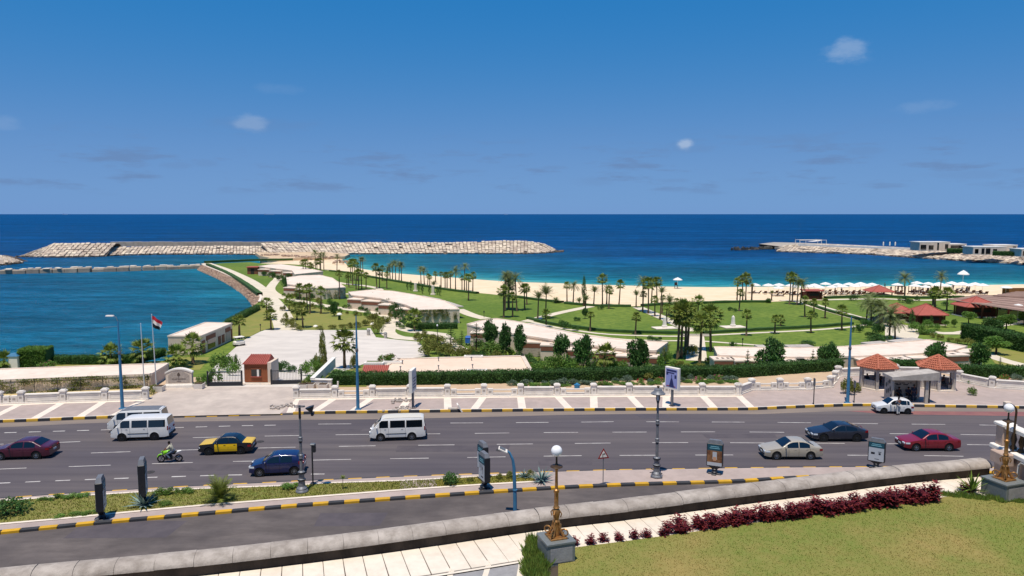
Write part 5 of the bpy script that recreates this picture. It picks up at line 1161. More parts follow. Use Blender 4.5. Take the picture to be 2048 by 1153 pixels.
paint('burgundy', '#4b1228'); paint('blue_car', '#131f4c'); paint('silver', '#a59c8b'); paint('graphite', '#20242f'); paint('red_car', '#7d1120'); paint('white_car', '#dbd8d2', .35); paint('cream_roof', '#ddd3bd', .4); paint('taxi_black', '#14161c'); paint('taxi_yellow', '#e0b400')
SL = dict(hz=.60, tz=.72)
c, rz = place((8, 921), (70, 919), 1.78); build_car('sedan', 'burgundy sedan with bright rear screen in the lane beside the motorcycle', 'car', sedan, MATS['burgundy'], c, rz, [(.55, -.32), (-.40, -1.2)], (.93, .18), (-1.02, -1.58), SL)
c, rz = place((1557, 920), (1618, 920), 1.78); build_car('sedan', 'champagne silver sedan driving beside the dark fastback', 'car', sedan, MATS['silver'], c, rz, [(.55, -.32), (-.40, -1.2)], (.93, .18), (-1.02, -1.58), SL)
c, rz = place((1834.6, 903), (1895.5, 903), 1.78); build_car('sedan', 'bright red sedan on the main road near the stair wall', 'car', sedan, MATS['red_car'], c, rz, [(.55, -.32), (-.40, -1.2)], (.93, .18), (-1.02, -1.58), SL)
c, rz = place((1648, 884), (1713, 884), 1.82); build_car('fastback_sedan', 'dark graphite fastback sedan just ahead of the red one', 'car', fast, MATS['graphite'], c, rz, [(.45, -.38), (-.46, -1.35)], (.88, .12), (-.98, -1.75), dict(hz=.58, tz=.78), rimm='rim_dark')
c, rz = place((520, 954), (586, 951), 1.74); build_car('hatchback', 'dark blue hatchback passing the broken street lamp', 'car', hatch, MATS['blue_car'], c, rz, [(.62, -.22), (-.30, -1.12)], (1.0, .27), (-1.47, -1.72), dict(hz=.66, tz=.82, tl=.34, th=.22))
c, rz = place((1768, 828), (1812, 829), 1.5); build_car('small_hatchback', 'small white hatchback parked at the bus stop kerb', 'car', small, MATS['white_car'], c+Vector((0, 0, 0)), rz, [(.46, -.30), (-.38, -1.0), (-1.04, -1.28)], (.73, .14), (-1.32, -1.6), dict(hz=.56, tz=.62), rimm='rim_dark')
def taxi_extra(r, car):
    for sgn in (1, -1): obj('yellow_door', car.side(.80, -.92, .30, lambda x: car.bl(x)-.01, sgn, .006, 14), 'taxi_yellow', r)
    obj('yellow_bonnet', car.over(1.99, .96, .97, .02, 14), 'taxi_yellow', r); obj('yellow_boot_lid', car.over(-1.31, -2.02, .97, .02), 'taxi_yellow', r)
    for sx in (1, -1): q = MB(); q.bbox((sx*2.05, 0, .42), (.10, 1.5, .12), .03); obj('bumper', q, 'trim_black', r)
c, rz = place((421, 911), (481, 909), 1.62); build_car('taxi', 'old black and yellow taxi saloon with yellow bonnet, doors and boot', 'taxi', old, MATS['taxi_black'], c, rz, [(.5, -.22), (-.30, -.98)], (.83, .30), (-.86, -1.18), dict(hz=.58, tz=.62, hl=.12), extra=taxi_extra, rimm='rim_dark')
def van_extra(roofm=None):
    def f(r, car):
        if roofm: obj('roof_panel', car.over(1.25, -2.1, .985, .006, 16), roofm, r)
        for sgn in (1, -1): obj('rub_strip', car.side(.95, -.72, .62, .67, sgn, .012), 'trim_black', r)
        q = MB(); q.bbox((2.33, 0, .48), (.12, 1.5, .2), .04); obj('front_bumper', q, 'lamp_grey', r); q = MB(); q.bbox((-2.35, 0, .46), (.12, 1.5, .16), .04); obj('rear_bumper', q, 'trim_black', r)
    return f
VW = [(1.52, .78), (.62, -.62), (-.72, -2.06)]
VL = dict(hz=.72, tz=.85, hl=.16, tl=.12, th=.36)
c, rz = place((250, 883), (311, 881), 1.7); build_car('minibus', 'white minibus overtaking another white minibus beside the driveway', 'minibus', van, MATS['white_car'], c, rz, VW, (1.98, 1.38), (-2.17, -2.29), VL, extra=van_extra(), rimm='rim_dark')
c, rz = place((242, 865.5), (301, 863.5), 1.7); build_car('minibus', 'white minibus half hidden behind another at the driveway kerb', 'minibus', van, MATS['white_car'], c, rz, VW, (1.98, 1.38), (-2.17, -2.29), VL, extra=van_extra('lamp_grey'), rimm='rim_dark')
c, rz = place((766, 883), (825, 881), 1.7); build_car('minibus', 'white minibus with cream roof driving alone before the edge-on sign', 'minibus', van, MATS['white_car'], c, rz, VW, (1.98, 1.38), (-2.17, -2.29), VL, extra=van_extra('cream_roof'))
# ---- motorcycle
a, b = P(324, 925.5), P(357, 924.3); d = a-b; rz = math.atan2(d.y, d.x); c = (a+b)/2; c.z = .006
r = thing('motorcycle', 'lime green motorcycle ridden between the taxi and the ad box', 'motorcycle', c, rz)
mat('lime', '#7fc41c', .35, spec=.5)
for x in (.66, -.64):
    w_ = bpy.data.objects.new('wheel', None); C.objects.link(w_); w_.parent = r; w_.location = (x, 0, .30)
    mb = MB(); mb.tube([Vector((.25*math.cos(t*2*PI/20), 0, .25*math.sin(t*2*PI/20))) for t in range(21)], .055, 6, caps=False); obj('tyre', mb, 'tyre', w_, smooth=60)
    mb = MB(); mb.lathe([(.06, -.05), (.06, .05)], n=8); o = obj('hub', mb, 'rim', w_); o.rotation_euler.x = PI/2
    for k in range(5): mb = MB(); mb.tube([(0, 0, 0), (.22*math.cos(k*1.257), 0, .22*math.sin(k*1.257))], .018, 4); obj('spoke', mb, 'rim_dark', w_)
mb = MB(); mb.tube([(.66, .07, .30), (.46, .07, .85)], .03, 6); mb.tube([(.66, -.07, .30), (.46, -.07, .85)], .03, 6); obj('fork', mb, 'chrome', r)
mb = MB(); mb.tube([(.42, .34, .98), (.5, .12, .92), (.5, -.12, .92), (.42, -.34, .98)], .02, 6); obj('handlebar', mb, 'trim_black', r)
mb = MB(); mb.tube([(.5, 0, .62), (.35, 0, .78), (.05, 0, .82), (-.1, 0, .74)], [.07, .15, .16, .08], 10); obj('fuel_tank', mb, 'lime', r, smooth=60)
mb = MB(); mb.tube([(.62, 0, .82), (.5, 0, .86), (.42, 0, .78)], [.05, .12, .08], 10); obj('nose_fairing', mb, 'lime', r, smooth=60)
mb = MB(); mb.tube([(.92, 0, .42), (.8, 0, .6), (.62, 0, .66), (.44, 0, .58)], [.04, .06, .06, .03], 8); obj('front_mudguard', mb, 'lime', r, smooth=60)
mb = MB(); mb.bbox((.08, 0, .42), (.5, .26, .4), .06); obj('engine', mb, 'rim_dark', r)
mb = MB(); mb.tube([(.02, 0, .74), (-.3, 0, .74), (-.62, 0, .82)], [.1, .14, .08], 8); obj('seat', mb, 'black_rubber', r, smooth=60)
mb = MB(); mb.tube([(-.42, 0, .74), (-.7, 0, .84), (-.86, 0, .88)], [.1, .1, .04], 8); obj('tail', mb, 'white_car', r, smooth=60)
mb = MB(); mb.tube([(.1, -.16, .22), (-.3, -.18, .26), (-.72, -.2, .4)], [.04, .05, .06], 8); obj('exhaust', mb, 'chrome', r, smooth=60)
mb = MB(); mb.tube([(-.64, .08, .3), (-.1, .08, .4)], .03, 5); mb.tube([(-.64, -.08, .3), (-.1, -.08, .4)], .03, 5); obj('swing_arm', mb, 'rim_dark', r)
# ---- people
mat('skin', '#7a4f38', .6); mat('hair', '#15110f', .8)
def skinmesh(name, joints, edges, m, parent, root=0, sub=2):
    me = bpy.data.meshes.new(name); bm = bmesh.new(); ly = bm.verts.layers.skin.verify(); vs = []
    for i, (co, rr) in enumerate(joints):
        v = bm.verts.new(co); v[ly].radius = (rr, rr) if not hasattr(rr, '__len__') else rr; v[ly].use_root = (i == root); vs.append(v)
    for a, b in edges: bm.edges.new((vs[a], vs[b]))
    bm.to_mesh(me); bm.free(); o = obj(name, me, m, parent)
    o.modifiers.new('skin', 'SKIN').use_smooth_shade = True; s_ = o.modifiers.new('sub', 'SUBSURF'); s_.levels = s_.render_levels = sub
    return o
def person(label, loc, rz, pose, shirt, trousers, group=None, hat=None):
    r = thing('person', label, 'person', loc, rz, group)
    J = {'pelvis': (0, 0, .95), 'chest': (0, 0, 1.28), 'neck': (0, 0, 1.47), 'head': (.02, 0, 1.60), 'crown': (.01, 0, 1.70)}
    for s_, n in ((1, 'l'), (-1, 'r')):
        J.update({n+'sh': (0, s_*.18, 1.40), n+'el': (.02, s_*.24, 1.12), n+'ha': (.08, s_*.24, .88), n+'hip': (0, s_*.10, .90), n+'kn': (.02, s_*.11, .50), n+'an': (-.02, s_*.11, .09), n+'toe': (.14, s_*.12, .04)})
    J.update(pose)
    rad = dict(pelvis=.13, chest=(.16, .12), neck=.055, head=.085, crown=.06, sh=.075, el=.048, ha=.035, hip=.10, kn=.065, an=.045, toe=.035)
    names = ['pelvis', 'chest', 'neck', 'head', 'crown']+[n+k for n in 'lr' for k in ('sh', 'el', 'ha', 'hip', 'kn', 'an', 'toe')]; idx = {n: i for i, n in enumerate(names)}
    gr = lambda n: rad[n] if n in rad else rad[n[1:]]
    E = [('pelvis', 'chest'), ('chest', 'neck'), ('neck', 'head'), ('head', 'crown')]
    for n in 'lr': E += [('chest', n+'sh'), (n+'sh', n+'el'), (n+'el', n+'ha'), ('pelvis', n+'hip'), (n+'hip', n+'kn'), (n+'kn', n+'an'), (n+'an', n+'toe')]
    skinmesh('body', [(J[n], gr(n)) for n in names], [(idx[a], idx[b]) for a, b in E], 'skin', r)
    def garment(nm, ns, es, m, grow, shrink_last=()):
        ii = {n: i for i, n in enumerate(ns)}; js = []
        for n in ns:
            g = gr(n); g = (g[0]+grow, g[1]+grow) if hasattr(g, '__len__') else g+grow; js.append((J[n], g))
        skinmesh(nm, js, [(ii[a], ii[b]) for a, b in es], m, r)
    garment('shirt', ['pelvis', 'chest', 'lsh', 'lel', 'rsh', 'rel'], [('pelvis', 'chest'), ('chest', 'lsh'), ('lsh', 'lel'), ('chest', 'rsh'), ('rsh', 'rel')], shirt, .022)
    garment('trousers', ['pelvis', 'lhip', 'lkn', 'lan', 'rhip', 'rkn', 'ran'], [('pelvis', 'lhip'), ('lhip', 'lkn'), ('lkn', 'lan'), ('pelvis', 'rhip'), ('rhip', 'rkn'), ('rkn', 'ran')], trousers, .018)
    h = Vector(J['head']); c_ = Vector(J['crown']); u = (c_-h).normalized(); mb = MB()
    ball = [(.10*math.sin(PI*k/8)+.001, -.10*math.cos(PI*k/8)) for k in range(9)]; mb.lathe(ball, n=12); o = obj('hair', mb, 'hair', r, h.lerp(c_, .55)+Vector((-.025, 0, .015)), smooth=80)
    mb = MB(); mb.lathe([(.02, -.02), (.018, .02)], n=6); mb.add([(.075, -.012, -.01), (.075, .012, -.01), (.105, 0, -.015), (.08, 0, .03)], [(0, 1, 2), (0, 2, 3), (1, 3, 2)]); obj('nose', mb, 'skin', r, h)
    for s_ in (1, -1):
        mb = MB(); mb.lathe([(.002, -.008), (.011, 0), (.002, .008)], n=6); obj('eye', mb, 'hair', r, h+Vector((.078, s_*.032, .03)))
        hp = Vector(J[('l' if s_ > 0 else 'r')+'ha']); ep = Vector(J[('l' if s_ > 0 else 'r')+'el']); dd = (hp-ep).normalized(); sd_ = dd.cross(Vector((1, 0, .3))).normalized()
        mb = MB()
        for k in range(4): mb.tube([hp+sd_*(k-1.5)*.018, hp+sd_*(k-1.5)*.02+dd*.05, hp+sd_*(k-1.5)*.02+dd*(.085+.01*(k in (1, 2)))+Vector((.012, 0, 0))], .009, 5)
        mb.tube([hp+sd_*.03, hp+sd_*.055+dd*.035], .010, 5); obj('fingers', mb, 'skin', r)
    return r
mat('shirt_cream', '#b9b29a', .9); mat('shirt_grey', '#6b6f76', .9); mat('jeans', '#5b6675', .9); mat('jeans_pale', '#8f97a0', .9); mat('cloth_dark', '#24262c', .9); mat('cloth_white', '#bdbab4', .9); mat('cloth_navy', '#232c40', .9); mat('cloth_brown', '#4a3a30', .9)
ride = {'pelvis': (-.22, 0, .90), 'chest': (-.06, 0, 1.20), 'neck': (.0, 0, 1.37), 'head': (.05, 0, 1.50), 'crown': (.05, 0, 1.60)}
for s_, n in ((1, 'l'), (-1, 'r')): ride.update({n+'sh': (-.04, s_*.18, 1.31), n+'el': (.14, s_*.27, 1.10), n+'ha': (.40, s_*.31, 1.0), n+'hip': (-.2, s_*.11, .86), n+'kn': (.18, s_*.2, .68), n+'an': (-.06, s_*.2, .34), n+'toe': (.1, s_*.2, .29)})
person('rider in pale shirt and grey jeans on the lime green motorcycle', c, rz, ride, 'shirt_cream', 'jeans')
pp_ = P(1796, 830.5, .008); person('person in grey top and pale trousers standing beside the parked white hatchback', pp_, PI*.62, {'lha': (.22, .2, 1.05), 'lel': (.1, .25, 1.12), 'rkn': (.1, -.11, .5)}, 'shirt_grey', 'cloth_white')
sit = {'pelvis': (0, 0, .62), 'chest': (.02, 0, .95), 'neck': (.03, 0, 1.13), 'head': (.06, 0, 1.26), 'crown': (.06, 0, 1.36)}
for s_, n in ((1, 'l'), (-1, 'r')): sit.update({n+'sh': (.02, s_*.18, 1.06), n+'el': (.1, s_*.22, .82), n+'ha': (.3, s_*.16, .74), n+'hip': (.02, s_*.1, .60), n+'kn': (.42, s_*.12, .60), n+'an': (.42, s_*.12, .1), n+'toe': (.56, s_*.12, .05)})
pv1, pv2, bs = P(1752, 776, .28), P(1873, 777, .28), P(1813, 804, .13)
for base, dx, dy, rz_, sh, tr_, l in ((pv1, -1.15, 1.35, -1.1, 'cloth_dark', 'cloth_dark', 'person in dark clothes seated at the back of the pavilion by the lamp post'), (pv1, 1.25, 1.3, -2.0, 'cloth_brown', 'cloth_dark', 'person in brown seated in the pavilion by the lamp post'),
        (pv2, -1.2, 1.3, -1.1, 'cloth_navy', 'cloth_dark', 'person in navy seated in the pavilion behind the bus shelter'), (pv2, .55, 1.75, -1.6, 'shirt_grey', 'jeans_pale', 'person with pale trousers seated in the pavilion behind the shelter'), (pv2, 1.7, .6, 2.8, 'cloth_brown', 'cloth_dark', 'person in brown leaning forward in the pavilion behind the shelter'),
        (bs, .45, .62, -1.57, 'cloth_navy', 'cloth_dark', 'person in navy seated on the bus shelter bench'), (bs, -.5, .62, -1.5, 'cloth_dark', 'cloth_dark', 'person in black seated low in the bus shelter')):
    person(l, base+Vector((dx, dy, 0))*(1 if base is bs else .58), rz_, sit, sh, tr_)
person('person in dark blue standing inside the bus shelter', bs+Vector((.75, .1, 0)), -1.7, {}, 'cloth_navy', 'cloth_navy')
# ================================================================== low resort buildings
mat('stone_panel', '#b3a597', .9, .2, 5, .5, 12, col2='#9a8d82')
mat('vent_dark', '#33302c', .9)
def building(name, label, poly_px, z, cat='building', roofm='roof_cream', wallm='cream_wall', lip=.22, rim=.16, base=None):
    base = RZ if base is None else base; poly = [P(a, b, z) for a, b in poly_px]; c = sum(poly, Vector())/len(poly); c.z = base; r = thing(name, label, cat, (c.x, c.y, base)); z -= base; L_ = [(p.x-c.x, p.y-c.y) for p in poly]
    n = len(L_); A_ = sum(L_[i][0]*L_[(i+1) % n][1]-L_[(i+1) % n][0]*L_[i][1] for i in range(n))
    if A_ < 0: L_ = L_[::-1]
    for i in range(n):
        a, b = L_[i], L_[(i+1) % n]
        if math.hypot(b[0]-a[0], b[1]-a[1]) < .05: continue
        mb = MB(); mb.add([(*a, -.05), (*b, -.05), (*b, z-lip), (*a, z-lip)], [(0, 1, 2, 3)]); obj('wall', mb, wallm, r)
    mb = MB(); mb.prism(L_, z-lip, z-.10, bottom=True); ro = obj('roof', mb, roofm, r)
    for i in range(n):
        a, b = Vector((*L_[i], 0)), Vector((*L_[(i+1) % n], 0)); d = b-a
        if d.length < .05: continue
        d.normalize(); nn = Vector((d.y, -d.x, 0)); mb = MB(); q = [a+nn*.06-d*.05, b+nn*.06+d*.05, b-nn*rim+d*.0, a-nn*rim-d*.0]
        mb.add([(p.x, p.y, z-lip-.02) for p in q]+[(p.x, p.y, z) for p in q], [(3, 2, 1, 0), (4, 5, 6, 7), (0, 1, 5, 4), (1, 2, 6, 5), (2, 3, 7, 6), (3, 0, 4, 7)]); obj('parapet_rim', mb, wallm if rim > .2 else roofm, ro)
    FRONT[r.name] = L_; return r, c, L_, ro
FRONT = {}
def annex(r, c, px, py, w, d, h, rz, m='cream_wall', bandm='brown_band', slots=0, stone=False):   # lower boxes standing before the chalet wall
    p = P(px, py, c.z+h)-c; pl_ = FRONT[r.name]; ys = []
    for (x0_, y0_), (x1_, y1_) in zip(pl_, pl_[1:]+pl_[:1]):
        if (x0_-p.x)*(x1_-p.x) <= 0 and x0_ != x1_: ys.append(y0_+(y1_-y0_)*(p.x-x0_)/(x1_-x0_))
    if ys: p.y = min(ys)-d*.32
    mb = MB(); mb.box((0, 0, h/2-.12), (w, d, h-.24)); a = obj('front_bay', mb, m, r, (p.x, p.y, 0), rz)
    mb = MB(); mb.bbox((0, 0, h-.1), (w+.16, d+.16, .2), .02); t = obj('bay_roof', mb, 'roof_cream', a)
    mb = MB(); mb.box((0, -d/2-.03, h-.55), (w*.98, .05, .62)); obj('brown_band', mb, bandm, a)
    if stone: mb = MB(); mb.box((0, -d/2-.02, (h-.9)/2), (w*.8, .05, h-.95)); obj('stone_facing', mb, 'stone_panel', a)
    for k in range(slots): mb = MB(); mb.box(((k-(slots-1)/2)*w*.26, -d*.1, h+.005), (w*.12, d*.3, .02)); obj('skylight', mb, 'vent_dark', a)
    return a
def recess(r, c, p0, p1, z0, z1, out=.03, m='glass_dark', name='window', frame=True):               # a flat panel set on a wall between two ground points
    a, b = Vector(p0)-c, Vector(p1)-c; d = (b-a).xy.to_3d(); rz = math.atan2(d.y, d.x)
    mb = MB(); mb.box((0, 0, (z0+z1)/2), (d.length, out*2, z1-z0)); w = obj(name, mb, m, r, ((a.x+b.x)/2, (a.y+b.y)/2, 0), rz)
    if frame: mb = MB(); mb.box((0, 0, z1+.05), (d.length+.16, out*2+.08, .1)); mb.box((0, 0, z0-.04), (d.length+.16, out*2+.08, .08)); obj('frame', mb, 'cream_wall', w)
    return w
Z = RZ+2.8
def WP(px, py, z=None, push=.1):
    q = P(px, py, Z if z is None else z); return Vector((q.x, q.y-push, 0))
# chalet D, in the middle
rD, cD, _, roD = building('chalet', 'long curved cream chalet block in the middle behind round trees', [(934, 648), (960, 641), (992, 636.5), (1030, 642), (1086, 653), (1166, 670), (1252, 680), (1336, 684), (1312, 701), (1250, 698), (1182, 690), (1094, 677.5), (1047, 670), (1005, 664)], Z)
for px, py, w, h, s, st in ((968, 668, 4.2, 2.3, 0, True), (1064, 685, 4.5, 2.2, 0, True), (1112, 694, 4.0, 2.3, 2, False), (1165, 701, 4.2, 2.2, 3, True), (1213, 706, 4.5, 2.3, 0, True), (1262, 707, 4.2, 2.2, 0, True), (1297, 712, 3.0, 2.2, 2, False)): annex(rD, cD, px, py, w, 2.2, h, -.14, slots=s, stone=st)
for a, b in (((1050, 645), (1095, 650)), ((1098, 655), (1150, 666)), ((1160, 670), (1250, 681))):
    p0, p1 = P(*a, Z), P(*b, Z); mb = MB(); d = p1-p0; mb.bbox((0, 0, -.08), (d.length, 1.8, .22), .02); o = obj('roof_terrace', mb, 'concrete', roD, (p0+p1)/2-cD+Vector((0, .9, -.35)), math.atan2(d.y, d.x))
# chalet C
rC, cC, _, roC = building('chalet', 'curved cream chalet block with creeper-covered end wall beside the round lawn bed', [(697, 584), (744, 579.3), (785, 582), (825, 588.5), (890, 601.5), (919, 618), (836, 619.6), (812, 609.5), (760, 596.5), (703, 590)], Z)
for px, py, w, h in ((715, 597, 3.5, 2.2), (745, 602, 4.5, 2.2), (778, 611, 4.5, 2.2), (806, 622, 3.5, 2.2)): annex(rC, cC, px, py, w, 2.4, h, -.35)
for a, b in (((830, 590), (870, 598)), ((878, 601), (912, 612))):
    p0, p1 = P(*a, Z), P(*b, Z); d = p1-p0; mb = MB(); mb.bbox((0, 0, 0), (d.length*.9, 1.8, .2), .02); obj('roof_terrace', mb, 'concrete', roC, (p0+p1)/2-cC+Vector((.8, .9, -.4)), math.atan2(d.y, d.x))
# chalet B, A
rB, cB, _, _ = building('chalet', 'cream chalet block beside the tall single palm, shorter than its neighbour', [(573, 555), (600, 551), (640, 550), (665, 556), (691, 575), (641, 577), (575, 568)], Z)
for px, py, w in ((583, 575, 3.5), (606, 579, 3.5)): annex(rB, cB, px, py, w, 2.4, 2.2, -.3)
rA, cA, _, _ = building('chalet', 'cream chalet block farthest out near the breakwater neck', [(517, 532.5), (540, 529), (562, 528.5), (605, 534), (646, 543), (590, 549), (584, 541), (550, 537)], Z)
for px, py, w in ((530, 539, 4.5), (549, 543, 4.5), (572, 548, 4.5)): annex(rA, cA, px, py, w, 2.6, 2.2, -.3)
p = P(505, 549, RZ); r = thing('tile_hut', 'small brown hut with flat tiled roof at the peninsula path', 'hut', p); mb = MB(); mb.box((0, 1.5, 1.2), (3.6, 3, 2.4)); obj('wall', mb, 'brown_band', r); mb = MB(); mb.bbox((0, 1.5, 2.5), (4.2, 3.8, .25), .05); obj('roof', mb, 'red_roof', r); mb = MB(); mb.box((0, -.02, 1), (1.2, .06, 2)); obj('door', mb, 'vent_dark', r)
# chalet E, right
rE, cE, _, roE = building('chalet', 'long cream chalet block behind the hedge and tiled pavilions', [(1428, 693), (1522, 694.5), (1600, 695), (1689, 692.5), (1766, 686.5), (1856, 679), (1934, 692), (1908, 700), (1846, 706), (1791, 709.5), (1740, 711), (1689, 712.5), (1600, 714), (1520, 713), (1436, 710)], Z)
for px, py, w, s, rz in ((1447, 718, 2.6, 3, 0), (1498, 718, 4.2, 0, 0), (1580, 720, 4.0, 3, 0), (1625, 719, 4.0, 0, 0), (1737, 716, 3.6, 2, .05), (1780, 715, 4.2, 3, .06), (1842, 712, 4.0, 0, .1), (1890, 706, 4.6, 2, .15), (1920, 699, 4.0, 0, .2)): annex(rE, cE, px, py, w, 2.2, 2.55, rz, slots=s)
for a, b in (((1515, 691), (1560, 691)), ((1575, 691), (1625, 690)), ((1735, 686), (1775, 683)), ((1790, 682), (1840, 676))):
    p0, p1 = P(*a, Z), P(*b, Z); d = p1-p0; mb = MB(); mb.bbox((0, 0, 0), (d.length, 1.8, .25), .02); obj('roof_terrace', mb, 'concrete', roE, (p0+p1)/2-cE+Vector((0, .6, -.3)), math.atan2(d.y, d.x))
# pool building at the basin
rP, cP, LPp, _ = building('pool_house', 'plain white flat-roofed building at the basin corner', [(335.6, 671.5), (410, 644.5), (464, 646), (400.6, 671.8)], RZ+2.9, wallm='cream_wall')
w0, w1 = WP(400.6, 671.8, RZ+2.9, 0), WP(464, 646, RZ+2.9, 0); off = Vector((.035, -.02, 0))
for t0, t1, z0, z1, m, n in ((.03, .12, .02, 2.0, 'brown_band', 'door'), (.16, .44, 1.75, 2.45, 'brown_band', 'brown_panel'), (.20, .42, .3, 1.7, 'glass_dark', 'window'), (.52, .60, .3, 1.6, 'brown_band', 'shutter'), (.64, .72, .3, 1.6, 'brown_band', 'shutter'), (.76, .93, 1.75, 2.4, 'brown_band', 'brown_panel'), (.77, .92, .3, 1.7, 'stone_panel', 'stone_facing'), (.95, .99, .02, 1.9, 'brown_band', 'door')): recess(rP, cP, w0.lerp(w1, t0)+off, w0.lerp(w1, t1)+off, z0, z1, .04, m, n, n == 'window')
# long low building with vines, left of the driveway
rL, cL, _, _ = building('long_low_building', 'long low building with flat cream roof and vine-covered wall left of the gate', [(-260, 770), (-260, 747), (0, 737.5), (337, 726), (302, 747.5), (0, 759.5)], 1.58, wallm='cream_wall', base=0)
mat('vine', '#5f7038', .9, .3, 2, col2='#8a8a4a', island=.4, trans=.2)
def vine(r, c, a, b, n, z0, z1, name='vine', top_bias=1.0, seed=0, clumps=14):
    rr = random.Random(seed); mb = MB(); a, b = (Vector(a)-c).xy.to_3d(), (Vector(b)-c).xy.to_3d(); d = (b-a); nn = Vector((d.y, -d.x, 0)).normalized(); cl = [(rr.random(), rr.random()) for _ in range(clumps)]
    for i in range(n):
        u, v = cl[i % clumps]; u = min(1, max(0, u+rr.gauss(0, .022))); v = v**top_bias; z = z0+(z1-z0)*min(1, max(0, v+rr.gauss(0, .2)))
        leaf(mb, a+d*u+nn*rr.uniform(.03, .2)+Vector((0, 0, z)), rv(rr)+nn*.5, rv(rr), rr.uniform(.1, .2), rr.uniform(.08, .13))
    return obj(name, mb, 'vine', r)
va, vb = WP(-100, 763.2, 1.58, .12), WP(298, 747.7, 1.58, .12)
vine(rL, cL, va, vb, 2600, .5, 1.5, seed=3, top_bias=.6, clumps=26); vine(rL, cL, va, vb, 1700, .02, .35, seed=4, clumps=22)
for k in range(9):
    p = va.lerp(vb, .08+k*.115)-Vector((cL.x, cL.y, 0)); mb = MB(); mb.tube([p+Vector((0, -.35, 0)), p+Vector((0, -.35, 1.6))], .03, 5); obj('fence_post', mb, 'dark_metal', rL)
for zz in (.5, 1.4):
    mb = MB(); mb.tube([va-Vector((cL.x, cL.y, 0))+Vector((0, -.35, zz)), vb-Vector((cL.x, cL.y, 0))+Vector((0, -.35, zz))], .012, 4); obj('fence_wire', mb, 'dark_metal', rL)
# roof building F right of the gate, tiled terrace roof with sunk lights
rF, cF, LF, roF = building('garden_hall', 'sunken hall with wide pinkish roof terrace behind the hedge', [(730, 752.5), (795, 716.5), (1048, 711), (1066, 743.5), (800, 748), (776, 753)], .9, roofm='roof_pink', rim=.45, lip=.35)
for px, py in ((805, 728), (877, 722), (943, 721), (801, 740), (877, 738), (945, 736)):
    p = P(px, py, .85)-Vector((cF.x, cF.y, 0)); mb = MB(); mb.lathe([(.05, 0), (.05, .35), (.11, .37), (.11, .48)], n=8); obj('roof_light', mb, 'lamp_grey', roF, (p.x, p.y, .8-RZ))
for px, py, w in ((785, 725, 2.4), (748, 727, 2.4), (947, 713.5, 2.4), (954, 741.5, 2.4)):
    p = P(px, py, .95)-Vector((cF.x, cF.y, 0)); mb = MB(); mb.bbox((0, 0, .1), (w, .8, .35), .03); v_ = obj('vent_box', mb, 'white_paint', roF, (p.x, p.y, .8-RZ)); mb = MB(); mb.box((0, 0, .285), (w*.8, .5, .02)); obj('vent_slot', mb, 'concrete', v_)
# its red tiled canopy
p = P(750, 754, .3); r = thing('tiled_canopy', 'small sloping red tiled canopy at the edge of the roof terrace', 'canopy', (p.x, p.y, 0)); w = 3.0; root_c = obj('slope', MB().add([(-w/2, -.6, .75), (w/2, -.6, .75), (w/2, 1.2, 1.4), (-w/2, 1.2, 1.4)], [(0, 1, 2, 3)]), 'red_roof', r)
for k in range(13): mb = MB(); x = -w/2+w*(k+.5)/13; mb.tube([(x, -.62, .78), (x, 1.2, 1.43)], .075, 6); obj('tile_course', mb, 'red_roof', root_c)
mb = MB(); mb.box((0, .5, .35), (w*.9, 1.0, .7)); obj('wall', mb, 'cream_wall', r)
# guard house between the gates
p = P(515, 768, .13); g = thing('guard_house', 'brown guard house with red tiled roof between two black gates', 'guard house', p); w, d, h = 2.55, 2.3, 2.25
wx = PW(47, p.y)
mb = MB(); mb.box((-.12, d/2, h/2+.1), (wx, d, h-.2)); obj('wall', mb, mat('guard_brown', '#8a5032', .8, .10, 1.5), g)
mb = MB(); mb.bbox((0, d/2, .06), (wx+.7, d+.7, .14), .02); obj('plinth', mb, 'paver_cream', g)
mb = MB(); mb.box((wx/2+.1, d/2+.05, h/2+.15), (.42, d+.3, h+.05)); obj('side_wall', mb, 'cream_wall', g)
mb = MB(); mb.box((-.1, -.03, 1.25), (1.05, .10, .85)); wdw = obj('window', mb, 'glass_dark', g); mb = MB(); mb.box((.12, -.085, 1.25), (.22, .02, .8)); obj('curtain', mb, 'white_paint', wdw)
mb = MB(); mb.box((-.1, -.05, .80), (1.2, .16, .09)); obj('sill', mb, 'red_roof', wdw); mb = MB(); mb.box((-.1, -.05, 1.70), (1.15, .12, .07)); obj('lintel', mb, 'guard_brown', wdw)
e = [(-wx/2-.3, -.15, h-.02), (wx/2-.1, -.15, h-.02), (wx/2-.1, d*.62, h+.8), (-wx/2-.3+.5, d*.62, h+.8)]
rf = obj('roof', MB().add(e+[(wx/2-.1, d+.2, h+.1), (-wx/2-.3, d+.2, h+.1)], [(0, 1, 2, 3), (3, 2, 4, 5), (0, 3, 5), (1, 4, 2), (0, 5, 4, 1)]), 'red_roof', g)
for k in range(12): t = (k+.5)/12; a_, b_ = Vector(e[0]).lerp(Vector(e[1]), t), Vector(e[3]).lerp(Vector(e[2]), t); mb = MB(); mb.tube([a_+Vector((0, -.04, .03)), b_+Vector((0, 0, .03))], .07, 6); obj('tile_course', mb, 'red_roof', rf)
